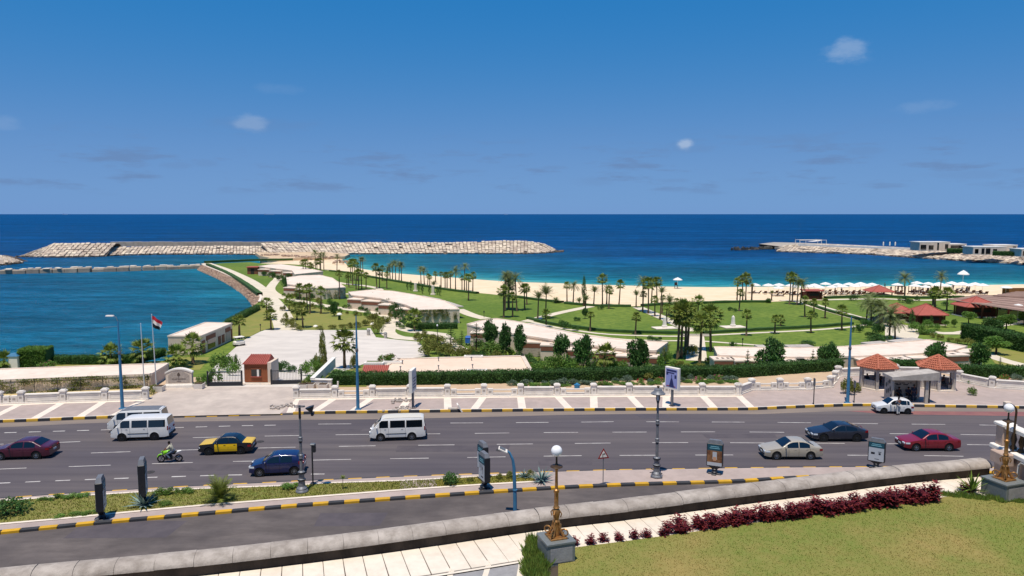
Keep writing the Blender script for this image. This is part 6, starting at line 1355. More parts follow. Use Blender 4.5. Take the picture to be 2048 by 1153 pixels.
# black gates
def gate(x0, x1, yb, yb1, label, z1=1.62):
    a, b = P(x0, yb, .13), P(x1, yb1, .13); dd = b-a; rz = math.atan2(dd.y, dd.x); L_ = dd.length; r = thing('iron_gate', label, 'gate', a, rz)
    for x in (0, L_): mb = MB(); mb.bbox((x, 0, z1/2+.05), (.16, .16, z1+.1), .02); obj('post', mb, 'dark_metal', r)
    mb = MB(); mb.box((L_/2, 0, .22), (L_-.2, .08, .36)); obj('kick_plate', mb, 'dark_metal', r)
    for zz in (.45, z1-.08): mb = MB(); mb.box((L_/2, 0, zz), (L_-.2, .06, .06)); obj('rail', mb, 'dark_metal', r)
    n = int(L_/.16); bar = MB().box((0, 0, 0), (.026, .026, z1-.5)).mesh('bar')
    for k in range(1, n): obj('bar', bar, 'dark_metal', r, (L_*k/n, 0, (.4+z1)/2))
    return r
gate(416, 484, 773, 772, 'black iron bar gate between the shrub corner and guard house'); gate(543, 603, 769.5, 768, 'black iron bar gate between guard house and flower tubs')
# sign wall
p = P(360, 774, .13); r = thing('sign_wall', 'cream stone sign wall with curved top and carved tree emblem', 'sign', p, .10); w = PW(50, p.y); h0, h1 = 1.65, 2.05
def archpoly(w, z0, h0, h1, n=10): return [(-w/2, z0), (w/2, z0)]+[(w/2-w*k/n, h0+(h1-h0)*(1-((2*k/n)-1)**2)) for k in range(n+1)]
for nm, ww, z0, a_, b_, th, m, yy in (('slab', w, .3, h0, h1, .5, 'cream_wall', 0), ('cornice', w+.12, h0-.12, h0+.04, h1+.06, .6, 'white_paint', 0), ('field', w*.8, .55, h0-.3, h1-.25, .04, 'stone_panel', -.26)):
    poly = archpoly(ww, z0, a_, b_)
    if nm == 'cornice': poly = [(x, z) for x, z in archpoly(ww, 0, a_, b_)[2:]]+[(x, z-.16) for x, z in archpoly(ww, 0, a_, b_)[2:][::-1]]
    o = obj(nm, MB().prism(poly, -th/2, th/2, bottom=True), m, r, (0, yy, 0)); o.rotation_euler.x = PI/2
mb = MB(); mb.bbox((0, -.05, .15), (w+.3, .9, .3), .03); obj('plinth', mb, 'white_paint', r); mb = MB(); mb.bbox((0, -.03, .34), (w+.1, .7, .1), .02); obj('plinth_step', mb, 'white_paint', r)
mat('carved', '#5a4d44', .9)
for body, size, zz in (('FOUR SEASONS', .205, .92), ('HOTEL', .13, .68)):
    o = obj('lettering', text_mesh(body, size, .006), 'carved', r, (0, -.289, zz)); o.rotation_euler.x = PI/2
mb = MB(); mb.prism([(-.025, -.26), (.025, -.26), (.025, -.1), (.16, -.06), (.17, .06), (.11, .18), (.03, .30), (-.05, .26), (-.13, .14), (-.16, .0), (-.12, -.08), (-.025, -.1)], 0, .008, bottom=True); o = obj('tree_emblem', mb, 'carved', r, (0, -.288, 1.36)); o.rotation_euler.x = PI/2
# ramp wall right of the gate
a, b, c2 = P(626, 775, .13), P(668, 733, .1), P(661, 776, .13)
r = thing('ramp_wall', 'low stone wall bending back beside the right gate', 'wall')
for p0, p1, h in ((a, b, 1.15), (a, c2, 1.0)):
    d = p1-p0; mb = MB(); mb.bbox((0, 0, h/2), (d.length+.3, .35, h), .02); o = obj('wall', mb, 'balustrade', r, ((p0+p1)/2).xy.to_3d(), math.atan2(d.y, d.x)); mb = MB(); mb.bbox((0, 0, h+.04), (d.length+.4, .5, .1), .02); obj('coping', mb, 'white_paint', o)
# flag poles
mat('pole_white', '#b9bcbd', .4)
for (bx, by), (tx, ty), flag, l in (((289, 778), (285, 650), False, 'bare grey flagpole beside the sign wall'), ((313, 774), (304, 632), True, 'flagpole flying a red white and black striped flag')):
    p = P(bx, by, .1); h = ZAT(ty, p.y); dx = PW(tx-bx, p.y)*.3; r = thing('flagpole', l, 'flagpole', p)
    mb = MB(); mb.tube([(0, 0, 0), (dx*.5, 0, h/2), (dx, 0, h)], [.07, .055, .035], 8); obj('pole', mb, 'pole_white', r, smooth=60); mb = MB(); mb.lathe([(.02, 0), (.06, .04), (.02, .1)], (dx, 0, h), 8); obj('finial', mb, 'pole_white', r); mb = MB(); mb.lathe([(.2, 0), (.2, .12), (.1, .16)], n=8); obj('foot', mb, 'concrete', r)
    if flag:
        fl = bpy.data.objects.new('flag', None); C.objects.link(fl); fl.parent = r; fl.location = (dx, 0, h-.1)
        for k, m in enumerate((mat('flag_red', '#b5202c', .8), 'white_paint', 'black_rubber')):
            rows = []
            for i in range(2):
                rows.append([Vector((.02+1.1*t/8*(1-.30*((k+i)/3)), .12*math.sin(t*1.1+k*.6), -.42*(k+i)-.75*(t/8)**1.3*(.5+.5*(3-k-i)/3))) for t in range(9)])
            obj('stripe', MB().strip(rows), m, fl, smooth=60)
# white utility kiosk by hedge
p = P(31, 738, RZ); r = thing('utility_kiosk', 'pale blue-topped utility kiosk beside the tall clipped bush', 'kiosk', p); mb = MB(); mb.bbox((0, 0, .9), (1.3, 1.0, 1.8), .03); obj('body', mb, 'white_paint', r); mb = MB(); mb.box((0, 0, 2.0), (1.5, 1.2, .4), taper=.4); obj('roof', mb, 'blue_paint', r)
# lawn obelisks
for px, py, ty, l in ((1329, 657, 632, 'white stone obelisk beside the path on the middle lawn'), (1466, 655, 631, 'white stone obelisk on the lawn right of the tall palms')):
    p = PQ(px, py); h = ZAT(ty, p.y)-p.z; r = thing('obelisk', l, 'obelisk', p, .2); mb = MB(); mb.bbox((0, 0, .08), (4.2, 2.6, .16), .03); obj('platform', mb, 'paver_cream', r)
    mb = MB(); mb.bbox((0, 0, .35), (.8, .8, .4), .04); obj('plinth', mb, 'white_paint', r); mb = MB(); mb.box((0, 0, .55+(h-.9)/2), (.55, .55, h-.9), taper=.78); obj('shaft', mb, 'white_paint', r); mb = MB(); mb.box((0, 0, h-.17), (.44, .44, .36), taper=.08); obj('tip', mb, 'white_paint', r)
# little steps before the palms
mb = MB()
p = PQ(1392, 671); r = thing('garden_steps', 'dark garden steps between the two obelisk lawns', 'steps', p)
for k in range(3): mb = MB(); mb.bbox((0, -k*.5, .14-.04*k), (4.5, .5, .1), .02); obj('step', mb, 'vent_dark' if k == 1 else 'path', r)
# red-roofed huts and restaurant near the beach
mat('hut_wood', '#5a2f22', .85, .2, 2)
def hut(px, py, wpx, roofpx, hpx, label, closed=True, roof='hip', wood='hut_wood', depth=.8, plat=True):
    p = PQ(px, py); w = PW(wpx, p.y); h = PW(hpx, p.y); rh = PW(roofpx, p.y); d = w*depth; r = thing('beach_hut', label, 'hut', (p.x, p.y+d/2, RZ))
    for sx in (-1, 1):
        for sy in (-1, 1): mb = MB(); mb.bbox((sx*w*.42, sy*d*.42, h/2), (.22, .22, h), .02); obj('post', mb, wood, r)
    if closed:
        mb = MB(); mb.box((0, 0, h*.42), (w*.8, d*.8, h*.84)); obj('wall', mb, wood, r); mb = MB(); mb.box((0, -d*.40-.03, h*.62), (w*.5, .05, h*.28)); obj('opening', mb, 'vent_dark', r)
    mb = MB(); mb.bbox((0, 0, .08), (w*.95, d*.95, .16), .02); obj('deck', mb, 'path', r)
    if roof == 'hip':
        k = w*.5; kd = d*.55; rr = rh*1.3
        rf = obj('roof', MB().add([(-k, -kd, h), (k, -kd, h), (k, kd, h), (-k, kd, h), (0, -.01, h+rr), (0, .01, h+rr), (-k, -kd, h-.15), (k, -kd, h-.15), (k, kd, h-.15), (-k, kd, h-.15)], [(0, 1, 4), (1, 2, 5, 4), (2, 3, 5), (3, 0, 4, 5), (6, 7, 1, 0), (7, 8, 2, 1), (8, 9, 3, 2), (9, 6, 0, 3), (9, 8, 7, 6)]), 'red_roof', r)
        for q0, q1 in (((-k, -kd), 0), ((k, -kd), 0), ((k, kd), 0), ((-k, kd), 0)): mb = MB(); mb.tube([(*q0, h+.02), (0, 0, h+rr+.03)], .09, 5); obj('hip_tile', mb, 'red_roof', rf)
    else:
        mb = MB(); mb.bbox((0, 0, h+.12), (w*1.05, d*1.1, .24), .04); obj('roof', mb, 'red_roof', r)
    return r
hut(1629, 601, 36, 6, 18, 'small beach kiosk with flat red roof beside four palms', roof='flat')
hut(1766, 592, 46, 9, 8, 'open red hip-roofed beach shelter before the parasols', closed=False)
hut(1804, 641, 58, 13, 15, 'red hip-roofed garden pavilion partly behind the silver palm')
hut(1864, 652, 64, 15, 22, 'red hip-roofed garden pavilion with dark timber walls and small cypresses')
hut(1966, 636, 72, 14, 22, 'open red hip-roofed beach bar before the brown pergola roof', depth=.7)
mat('reed', '#8f7264', .95, .25, 1.2, .5, 5, col2='#a78a7a', stretch=(.3, 1, 1))
def reed(px_poly, z, label, posts):
    poly = [P(a, b, z+RZ) for a, b in px_poly]; c = sum(poly, Vector())/len(poly); r = thing('reed_pergola', label, 'pergola', (c.x, c.y, RZ)); L_ = [(p.x-c.x, p.y-c.y) for p in poly]
    a, b, c3, d4 = [Vector((*q, z)) for q in L_[:4]]; n = 22
    for k in range(n):
        t0, t1 = k/n+.004, (k+1)/n-.004; q = [a.lerp(d4, t0), b.lerp(c3, t0), b.lerp(c3, t1), a.lerp(d4, t1)]; dz = Vector((0, 0, .10*math.sin(k*1.7)*.4)); mb = MB(); mb.add([p+dz for p in q]+[p+dz-Vector((0, 0, .12)) for p in q], [(0, 1, 2, 3), (7, 6, 5, 4), (0, 4, 5, 1), (1, 5, 6, 2), (2, 6, 7, 3), (3, 7, 4, 0)]); obj('roof_board', mb, 'reed', r)
    for u, v in posts:
        q = a.lerp(b, u).lerp(d4.lerp(c3, u), v); mb = MB(); mb.bbox((q.x, q.y, z/2), (.3, .3, z-.15), .02); obj('post', mb, 'hut_wood', r)
reed([(1895, 599), (2110, 632), (2140, 600), (1960, 589)], 3.0, 'wide brown board pergola roof over the beach restaurant', [(.1, .05), (.35, .05), (.6, .05), (.85, .05), (.1, .9), (.4, .9), (.7, .9)])
reed([(1985, 591), (2110, 598), (2110, 584), (2035, 583)], 3.2, 'smaller brown pergola roof behind the restaurant', [(.1, .1), (.5, .1), (.9, .1)])
p = P(2028, 591, RZ-.1); r = thing('timber_screen', 'brown timber screen wall on the sand behind the restaurant', 'screen', p)
for k in range(7): mb = MB(); mb.bbox((-2.7+.9*k, .06*k, .95), (.87, .12, 1.9), .02); obj('board', mb, mat('screen_brown', '#8a5a34', .85, .15, 2), r)
# blue-topped trolley and white garden domes
p = PQ(938, 690); r = thing('blue_box', 'bright blue covered cart among dark conifers', 'cart', p); mb = MB(); mb.bbox((0, 0, .75), (1.2, .9, .9), .12); obj('body', mb, mat('bright_blue', '#2a62b4', .5), r); mb = MB(); mb.box((0, 0, 1.3), (1.3, 1.0, .25), taper=.7); obj('cover', mb, 'bright_blue', r)
for sx in (-.4, .4): mb = MB(); mb.lathe([(.14, -.04), (.14, .04)], n=10); o = obj('wheel', mb, 'tyre', r, (sx, -.35, .14)); o.rotation_euler.x = PI/2
for px, py, w, l in ((679, 640, 11, 'white dome-topped garden ornament on stilts in the round bed'), (631, 654, 10, 'white half-round stone at the edge of the round bed'), (746, 650, 12, 'white rounded stone among shrubs at the bed corner')):
    p = PQ(px, py); rr = PW(w, p.y)/2; r = thing('garden_dome', l, 'ornament', p); st = 'stilts' in l; z0 = 1.0 if st else 0
    mb = MB(); mb.lathe([(rr*math.cos(k*PI/14), z0+rr*.75*math.sin(k*PI/14)) for k in range(7)]+[(.02, z0+rr*.75)], n=14); obj('dome', mb, 'white_paint', r, smooth=50)
    mb = MB(); mb.lathe([(.3, 0), (.24, z0+.03)], n=8); obj('stand', mb, 'hedge_low' if st else 'white_paint', r)
# white golf cart on the parking court, litter bins, garden lamps
p = PQ(478, 692); r = thing('golf_cart', 'small white covered cart parked at the court edge by the pool house', 'cart', p, .8)
mb = MB(); mb.bbox((0, 0, .55), (1.7, 1.0, .55), .15); obj('body', mb, 'white_paint', r); mb = MB(); mb.bbox((0, 0, 1.45), (1.5, 1.05, .1), .04); obj('roof', mb, 'white_paint', r)
for sx in (-.6, .6):
    for sy in (-.42, .42): mb = MB(); mb.tube([(sx*.9, sy, .7), (sx*.85, sy, 1.42)], .03, 5); obj('roof_post', mb, 'white_paint', r); mb = MB(); mb.lathe([(.22, -.06), (.22, .06)], n=12); o = obj('wheel', mb, 'tyre', r, (sx, sy, .22)); o.rotation_euler.x = PI/2
for px, py, l in ((737, 671, 'grey litter bin on the parking court'), (771, 677, 'grey litter bin by the shrub corner path')):
    p = PQ(px, py); r = thing('litter_bin', l, 'bin', p); mb = MB(); mb.lathe([(.28, 0), (.28, .8), (.32, .82), (.32, .9)], n=10); obj('body', mb, 'concrete', r); mb = MB(); mb.lathe([(.3, .9), (.2, 1.0), (.05, 1.04)], n=10); obj('lid', mb, 'grey_metal', r)
for px, py, l in ((875, 690, 'thin garden lamp by the winding path'), (521, 663, 'short black bollard light at the court edge'), (968, 635, 'short black bollard light on the palm lawn'), (1485, 693, 'short dark garden light behind the chalet roof')):
    p = PQ(px, py); h = 3.0 if 'thin' in l else 1.0; r = thing('garden_lamp', l, 'lamp', p); mb = MB(); mb.tube([(0, 0, 0), (0, 0, h)], .05, 6); obj('post', mb, 'dark_metal', r); mb = MB(); mb.lathe([(.08, h), (.14, h+.1), (.1, h+.3), (.02, h+.36)], n=8); obj('lantern', mb, 'globe_glass' if h > 2 else 'dark_metal', r)
# ================================================================== vegetation
mat('palm_leaf', '#64752f', .65, .2, 1.5, col2='#86923f', island=.35, trans=.25, rnd=.18, world=False)
mat('date_leaf', '#626d3f', .65, .2, 1.5, col2='#828a55', island=.3, trans=.2, rnd=.18, world=False)
mat('silver_leaf', '#8a9488', .7, .15, 2, island=.3, trans=.15)
mat('palm_trunk', '#5d4c3b', .95, .25, 3, .6, 14, col2='#7a6650', stretch=(1, 1, 3), world=False)
mat('dead_frond', '#6f5636', .95, .2, 3, island=.3)
mat('leaf_dark', '#38562a', .65, .25, 1.2, col2='#4f7534', island=.4, trans=.22, rnd=.12)
mat('leaf_mid', '#557830', .7, .25, 1.2, col2='#729240', island=.4, trans=.25, rnd=.15)
mat('leaf_olive', '#6c7434', .8, .25, 1.5, col2='#8a8a44', island=.4, trans=.25, rnd=.15)
mat('leaf_blue', '#546650', .75, .2, 2, col2='#70806a', island=.3, trans=.15)
mat('flower_pink', '#a8556a', .8, island=.4); mat('flower_red', '#a82a40', .8, island=.4)
mat('bark', '#4a3a2b', .95, .3, 4, .5, 10)
def fan_crown(seed, nf=34, rr=1.0, droop=-.75):
    r = random.Random(seed); mb = MB()
    for i in range(nf):
        az_ = i*2.39996+r.uniform(-.3, .3); t = i/nf; e = 1.35-t*(1.35-droop)+r.uniform(-.15, .15); d = Vector((math.cos(az_)*math.cos(e), math.sin(az_)*math.cos(e), math.sin(e))); pl = rr*r.uniform(.42, .6); q = d*pl; s = d.cross(Vector((0, 0, 1)))
        if s.length < .1: s = Vector((1, 0, 0))
        s.normalize(); u = s.cross(d); k = len(mb.v); wd = rr*.018
        mb.v += [tuple(s*wd), tuple(-s*wd), tuple(q-s*wd), tuple(q+s*wd)]; mb.f.append((k, k+1, k+2, k+3))
        for j in range(9):
            a = -1.25+2.5*j/8+r.uniform(-.06, .06); ll = rr*r.uniform(.42, .55)*(1-.16*abs(a)); dd = (d*math.cos(a)+s*math.sin(a)).normalized(); tip = q+dd*ll+Vector((0, 0, -.10*rr*abs(a)-.07*rr*(1 if e < .6 else .3)))+u*.05*rr*r.uniform(-1, 1)
            b1 = q+dd*ll*.5+(u.cross(dd))*rr*.055; b2 = q+dd*ll*.5-(u.cross(dd))*rr*.055; k = len(mb.v); mb.v += [tuple(q), tuple(b1), tuple(tip), tuple(b2)]; mb.f.append((k, k+1, k+2, k+3))
    return mb.mesh('crown')
def date_crown(seed, nf=34, rr=1.0, up=1.3, dn=-.35, arch=.75):
    r = random.Random(seed); mb = MB()
    for i in range(nf):
        az_ = i*2.39996+r.uniform(-.25, .25); t = i/nf; e = up-t*(up-dn)+r.uniform(-.12, .12); L_ = rr*r.uniform(.85, 1.1); pts = []; p = Vector((0, 0, 0)); h = Vector((math.cos(az_), math.sin(az_), 0)); n = 9; ee = e
        for k in range(n+1): pts.append(p.copy()); p += (h*math.cos(ee)+Vector((0, 0, math.sin(ee))))*L_/n; ee -= arch*1.5/n
        s = h.cross(Vector((0, 0, 1)))
        for k in range(n):
            w = rr*.016*(1-k/n)+.003*rr; q = len(mb.v); mb.v += [tuple(pts[k]+s*w), tuple(pts[k]-s*w), tuple(pts[k+1]-s*w), tuple(pts[k+1]+s*w)]; mb.f.append((q, q+1, q+2, q+3))
            if k < 1: continue
            tdir = (pts[k+1]-pts[k]).normalized(); nu = s.cross(tdir)
            for sg in (1, -1):
                for m in (0, .5):
                    ll = rr*.30*math.sin(PI*min(1, (k+m+.6)/(n+.8)))*r.uniform(.85, 1.15); d = (tdir*.75+s*sg*.8+nu*r.uniform(.0, .35)-Vector((0, 0, .15))).normalized(); b = pts[k].lerp(pts[k+1], m); w2 = rr*.02; q = len(mb.v)
                    mb.v += [tuple(b-tdir*w2), tuple(b+d*ll), tuple(b+tdir*w2)]; mb.f.append((q, q+1, q+2))
    return mb.mesh('crown')
def skirt(seed):
    r = random.Random(seed); mb = MB()
    for i in range(60):
        a = r.uniform(0, 2*PI); z = r.uniform(-.75, .05); d = Vector((math.cos(a)*.28, math.sin(a)*.28, -1)); leaf(mb, Vector((math.cos(a)*.07, math.sin(a)*.07, z)), d, Vector((math.cos(a), math.sin(a), 0)), r.uniform(.25, .45), .07)
    return mb.mesh('dead_fronds')
def trunk_mesh(seed, n=7, bulge=0.0):
    r = random.Random(seed); pts = []; rad = []; ox = r.uniform(-.03, .03)
    for k in range(13):
        t = k/12; pts.append(Vector((ox*math.sin(t*PI)*2, 0, t))); rad.append((.62*(1-.32*t)+(.28*math.exp(-t*14)))*(1+.06*(k % 2))+bulge*math.exp(-((t-.92)/.12)**2))
    mb = MB(); mb.tube(pts, rad, n); return mb.mesh('trunk', 50)
FAN = [fan_crown(100+k) for k in range(4)]; FANB = [fan_crown(120+k, 46, 1.0, -1.0) for k in range(2)]
DATE = [date_crown(140+k) for k in range(4)]; DATEUP = [date_crown(150+k, 26, 1.0, 1.45, .25, .45) for k in range(2)]
SK = [skirt(170+k) for k in range(2)]; TR = [trunk_mesh(180+k) for k in range(3)]; TRB = [trunk_mesh(190+k, 8, .18) for k in range(2)]
npalm = [0]
def py_far(by): return by < 640
def palm(px, by, ty, kind, label, group, cr=None, tr=.17):
    i = npalm[0]; npalm[0] += 1; p = P(px, by, RZ) if px > 735 else PG(px, by); H = ZAT(ty, p.y)-p.z
    if cr is None: cr = max(1.1, min(2.2, H*.27))
    cr *= R.uniform(.82, 1.08)*(.92 if py_far(by) else 1); ht = max(.3, H-cr*.8); r = thing('palm_tree', label, 'palm', p, R.uniform(0, 6), group); r.rotation_euler.x = R.uniform(-.055, .055); r.rotation_euler.y = R.uniform(-.055, .055)
    t = obj('trunk', (TRB if kind == 'thick' else TR)[i % 2], 'palm_trunk', r); k = (2.2 if kind == 'thick' else 1.5)*tr; t.scale = (k, k, ht)
    me_ = {'fan': FAN, 'thick': FANB, 'date': DATE, 'up': DATEUP}[kind]; c = obj('crown', me_[i % len(me_)], 'palm_leaf' if kind in ('fan', 'thick') else 'date_leaf', r, (0, 0, ht)); c.scale = (cr, cr, cr*R.uniform(.9, 1.1))
    if kind in ('fan', 'thick'): s = obj('dead_fronds', SK[i % 2], 'dead_frond', r, (0, 0, ht)); s.scale = (cr*.6, cr*.6, cr*.7)
    return r
def crop_palms(ox, oy, sc, rows, label, group):
    for row in rows: palm(ox+row[0]/sc, oy+row[1]/sc, oy+row[2]/sc, row[3] if len(row) > 3 else 'fan', label, group, row[4] if len(row) > 4 else None)
c2, c3, c4 = (500, 440, 3.844), (1000, 440, 3.844), (1500, 440, 3.737)
crop_palms(*c2, [(505, 395, 220, 'date', 2.2), (545, 395, 240, 'date', 1.9), (568, 385, 240, 'date', 2.1), (668, 400, 250, 'date', 2.4)], 'tall feathery palm standing by the far chalet roofs', 'tall palms by the far chalets')
crop_palms(*c2, [(412, 440, 305), (432, 440, 300), (465, 440, 325), (478, 440, 335), (515, 440, 300), (538, 440, 290)], 'fan palm rising behind the far chalet roofs', 'fan palms behind the far chalets')
crop_palms(*c2, [(690, 612, 385, 'fan', 1.5)], 'tall lone palm with a bare trunk between two chalets', None)
crop_palms(*c2, [(790, 505, 300), (775, 470, 320), (815, 535, 385), (836, 540, 375), (860, 532, 385), (892, 536, 405), (850, 395, 275, 'date', 2.1), (868, 395, 275, 'date', 2.1), (800, 460, 300), (825, 470, 330), (760, 520, 400), (745, 500, 420)], 'palm in the dense grove between chalets and bay', 'palm grove between chalets and bay')
crop_palms(*c2, [(975, 530, 335), (995, 527, 375), (1018, 470, 350), (1052, 530, 395), (1060, 458, 345, 'date', 2.0), (1078, 462, 325, 'date', 2.1), (1095, 466, 305, 'date', 2.3), (1120, 472, 298, 'date', 2.3), (1145, 476, 305, 'date', 2.3), (1166, 477, 315, 'date', 2.2)], 'palm of the tight row along the sandy curve', 'palms along the sandy curve')
crop_palms(*c2, [(1315, 492, 345, 'date', 2.0), (1340, 502, 350, 'date', 2.0), (1366, 510, 412), (1381, 522, 422), (1428, 480, 395), (1468, 522, 395), (1500, 532, 402), (1515, 534, 402), (1541, 536, 392), (1580, 542, 350, 'date', 2.3), (1630, 545, 430), (1648, 547, 318, 'date', 2.5), (1665, 552, 415), (1680, 622, 412), (1713, 553, 402), (1415, 560, 470, 'up', 1.8)], 'palm of the loose row between statue garden and beach', 'palms between statue garden and beach')
crop_palms(*c2, [(1960, 700, 380, 'date', 2.3), (1950, 752, 525, 'date', 2.0), (1990, 690, 465), (1985, 640, 385, 'date', 2.2)]+[], 'palm at the edge of the big green lawn', 'palms on the palm lawn')
crop_palms(*c3, [(30, 752, 500), (38, 640, 380, 'date', 2.4), (70, 692, 460, 'date', 2.2), (98, 748, 550), (130, 702, 388, 'date', 2.7), (190, 692, 490), (206, 652, 492), (290, 768, 540, 'up', 2.2), (350, 762, 498, 'up', 2.9), (62, 690, 400, 'date', 2.2)], 'palm at the edge of the big green lawn', 'palms on the palm lawn')
crop_palms(*c3, [(515, 632, 478), (562, 642, 458, 'date', 2.3), (655, 712, 575, 'up', 2.0), (720, 662, 505, 'up', 2.0), (430, 640, 590, 'up', 1.8), (610, 650, 595, 'up', 1.6), (788, 662, 412), (820, 652, 482, 'date', 1.9), (836, 684, 512), (915, 657, 460), (1046, 675, 540, 'up', 1.8)], 'palm along the beach edge of the middle lawn', 'palms on the beach edge of the middle lawn')
crop_palms(*c3, [(1098, 707, 420, 'date', 2.2), (1097, 700, 545), (1140, 722, 440), (1163, 655, 450), (1207, 655, 435), (1190, 742, 582), (1230, 768, 515, 'up', 1.6), (1246, 720, 575), (1280, 797, 642), (1297, 737, 580, 'up', 2.0), (1360, 680, 600), (1523, 717, 580, 'fan', 2.1)], 'palm of the avenue beside the slanting path to the sea', 'palms of the avenue to the sea')
crop_palms(*c3, [(692, 857, 702), (1040, 882, 712), (355, 825, 690)], 'small fan palm alone on the middle lawn', 'small palms on the middle lawn')
crop_palms(*c3, [(1893, 892, 690)]+[], 'small fan palm on the obelisk lawn', 'small palms on the obelisk lawn')
crop_palms(*c3, [(1822, 622, 445), (1838, 702, 530), (1866, 628, 420), (1888, 622, 410), (1935, 617, 490, 'up', 1.0)], 'palm of the cluster between obelisk lawn and sand', 'palms between obelisk lawn and sand')
for x, b, t in ((1365, 1072, 640), (1392, 1062, 612), (1422, 1035, 640), (1535, 1122, 705), (1620, 1012, 645), (1440, 1000, 650)): palm(1000+x/3.844, 440+b/3.844, 440+t/3.844, 'thick', 'stout tall fan palm with shaggy trunk flanking the garden path', 'stout palms at the garden path', 2.2, .15)
crop_palms(*c4, [(295, 632, 390), (315, 615, 395), (350, 637, 420, 'date', 2.4), (376, 632, 420, 'date', 2.5)], 'palm of the group of four beside the beach kiosk', 'four palms by the kiosk')
crop_palms(*c4, [(410, 727, 570), (560, 737, 590), (478, 700, 590), (455, 847, 680), (185, 852, 708), (685, 827, 635), (228, 790, 712)], 'small fan palm on the obelisk lawn', 'small palms on the obelisk lawn')
crop_palms(*c4, [(1155, 572, 372, 'date', 3.3)], 'tall wide feathery palm on the sand beside the red beach shelter', None)
crop_palms(*c4, [(1420, 560, 372, 'date', 2.9)], 'tall feathery palm behind the fan palms, by the high raised parasol', None)
crop_palms(*c4, [(1380, 662, 500, 'thick', 2.0), (1470, 682, 500, 'fan', 2.0), (1368, 640, 510, 'thick', 1.8)], 'fan palm on the lawn before the restaurant', 'fan palms before the restaurant')
crop_palms(*c4, [(870, 752, 530, 'date', 2.6), (905, 780, 560, 'date', 2.8), (1040, 892, 600, 'date', 3.2), (1085, 897, 685, 'date', 2.3), (985, 800, 570, 'date', 2.6)], 'feathery palm in the thick clump at the paved turn', 'palms in the clump at the paved turn')
crop_palms(*c4, [(160, 600, 525, 'up', 1.2), (12, 602, 478, 'up', 1.2)], 'thin leaning palm on the sand by the parasols', 'thin palms on the sand')
p = PG(1757, 645); r = thing('silver_palm', 'silvery blue fan palm in the clump at the paved turn', 'palm', p); t = obj('trunk', TR[0], 'palm_trunk', r); t.scale = (.3, .3, 1.6); c = obj('crown', FANB[0], 'silver_leaf', r, (0, 0, 1.6)); c.scale = (2.4,)*3
for px, by, ty, k, l in ((8, 738, 706, 'fan', 'fan palm beside the utility kiosk'), (223, 729, 688, 'fan', 'fan palm behind the long low building by the tall lamp post'), (287, 728, 677, 'fan', 'fan palm beside the flagpoles'), (386, 727, 669, 'fan', 'fan palm before the plain white pool house'), (353, 737, 690, 'fan', 'low fan palm behind the sign wall'), (479, 678, 629, 'fan', 'fan palm at the pool house corner'), (689, 737, 660, 'fan', 'fan palm with one hanging frond by the blue lamp post')):
    palm(px, by, ty, k, l, None, 2.0 if px != 479 else 1.6, .22)
for px, by, ty, k in ((534, 641, 595, 'fan'), (542, 660, 617, 'fan')): palm(px, by, ty, k, 'fan palm on the dry lawn beside the long path', 'palms beside the long path', 1.5)
for px, by, ty, k in ((578, 622, 590, 'fan'), (594, 640, 606, 'fan'), (606, 656, 605, 'fan'), (615, 625, 570, 'fan'), (620, 627, 567, 'fan'), (642, 628, 573, 'fan'), (600, 600, 568, 'fan')): palm(px, by, ty, k, 'fan palm in the round bed before the chalets', 'palms in the round bed', 1.7)
palm(829, 662, 618, 'fan', 'fan palm at the creeper-covered chalet end', None, 1.9)
palm(1208, 757, 689, 'fan', 'fan palm before the middle chalet between round trees', None, 1.8, .24)
palm(1760, 652, 600, 'thick', 'stout palm with leafy trunk in the clump at the paved turn', None, 2.0)
# ---- leafy trees
def bark_mesh(seed, h=1.0):
    r = random.Random(seed); mb = MB(); mb.tube([(0, 0, 0), (r.uniform(-.04, .04), 0, h*.4), (r.uniform(-.08, .08), r.uniform(-.05, .05), h*.75)], [.09, .07, .05], 6)
    for k in range(4): a = k*1.7; mb.tube([(0, 0, h*.45), (.2*math.cos(a), .2*math.sin(a), h*.75), (.35*math.cos(a), .35*math.sin(a), h*.95)], [.045, .03, .015], 5)
    return mb.mesh('trunk')
BALL = [crown(200+k, 2900, 1, 1, 1, 30, .21).mesh('crown') for k in range(4)]
BUSH = [crown(220+k, 1000, 1, 1, 1, 15, .2, -.3).mesh('foliage') for k in range(5)]
BK = [bark_mesh(240+k) for k in range(3)]
nt_ = [0]
def tree(px, by, ty, wpx, label, group=None, m='leaf_dark', trunk=.35, name='garden_tree', low=True):
    i = nt_[0]; nt_[0] += 1; p = P(px, by, RZ) if low else PG(px, by); H = ZAT(ty, p.y)-p.z; rr = PW(wpx, p.y)/2; ch = H*(1-trunk)/2; r = thing(name, label, 'tree', p, R.uniform(0, 6), group)
    t = obj('trunk', BK[i % 3], 'bark', r); t.scale = (rr*1.3, rr*1.3, H*.85); c = obj('crown', BALL[i % 4], m, r, (0, 0, H-ch)); c.scale = (rr*1.05, rr*1.05, ch*1.1); return r
def bush(px, by, wpx, hpx, label, group=None, m='leaf_mid', name='shrub', flowers=None):
    i = nt_[0]; nt_[0] += 1; p = P(px, by, RZ) if (735 < px < 1690 and by < 757.9) else PG(px, by); rr = PW(wpx, p.y)/2; h = PW(hpx, p.y); r = thing(name, label, 'shrub', p, R.uniform(0, 6), group)
    c = obj('foliage', BUSH[i % 5], m, r, (0, 0, h*.42)); c.scale = (rr, rr, h*.58); s = obj('stem', BK[i % 3], 'bark', r); s.scale = (rr*.5, rr*.5, h*.5)
    if flowers:
        q = random.Random(i); mb = MB()
        for k in range(90): v = rv(q); leaf(mb, Vector((v.x*rr, v.y*rr, h*.45+v.z*h*.6)), rv(q), rv(q), .12, .1)
        obj('blossom', mb, flowers, r)
    return r
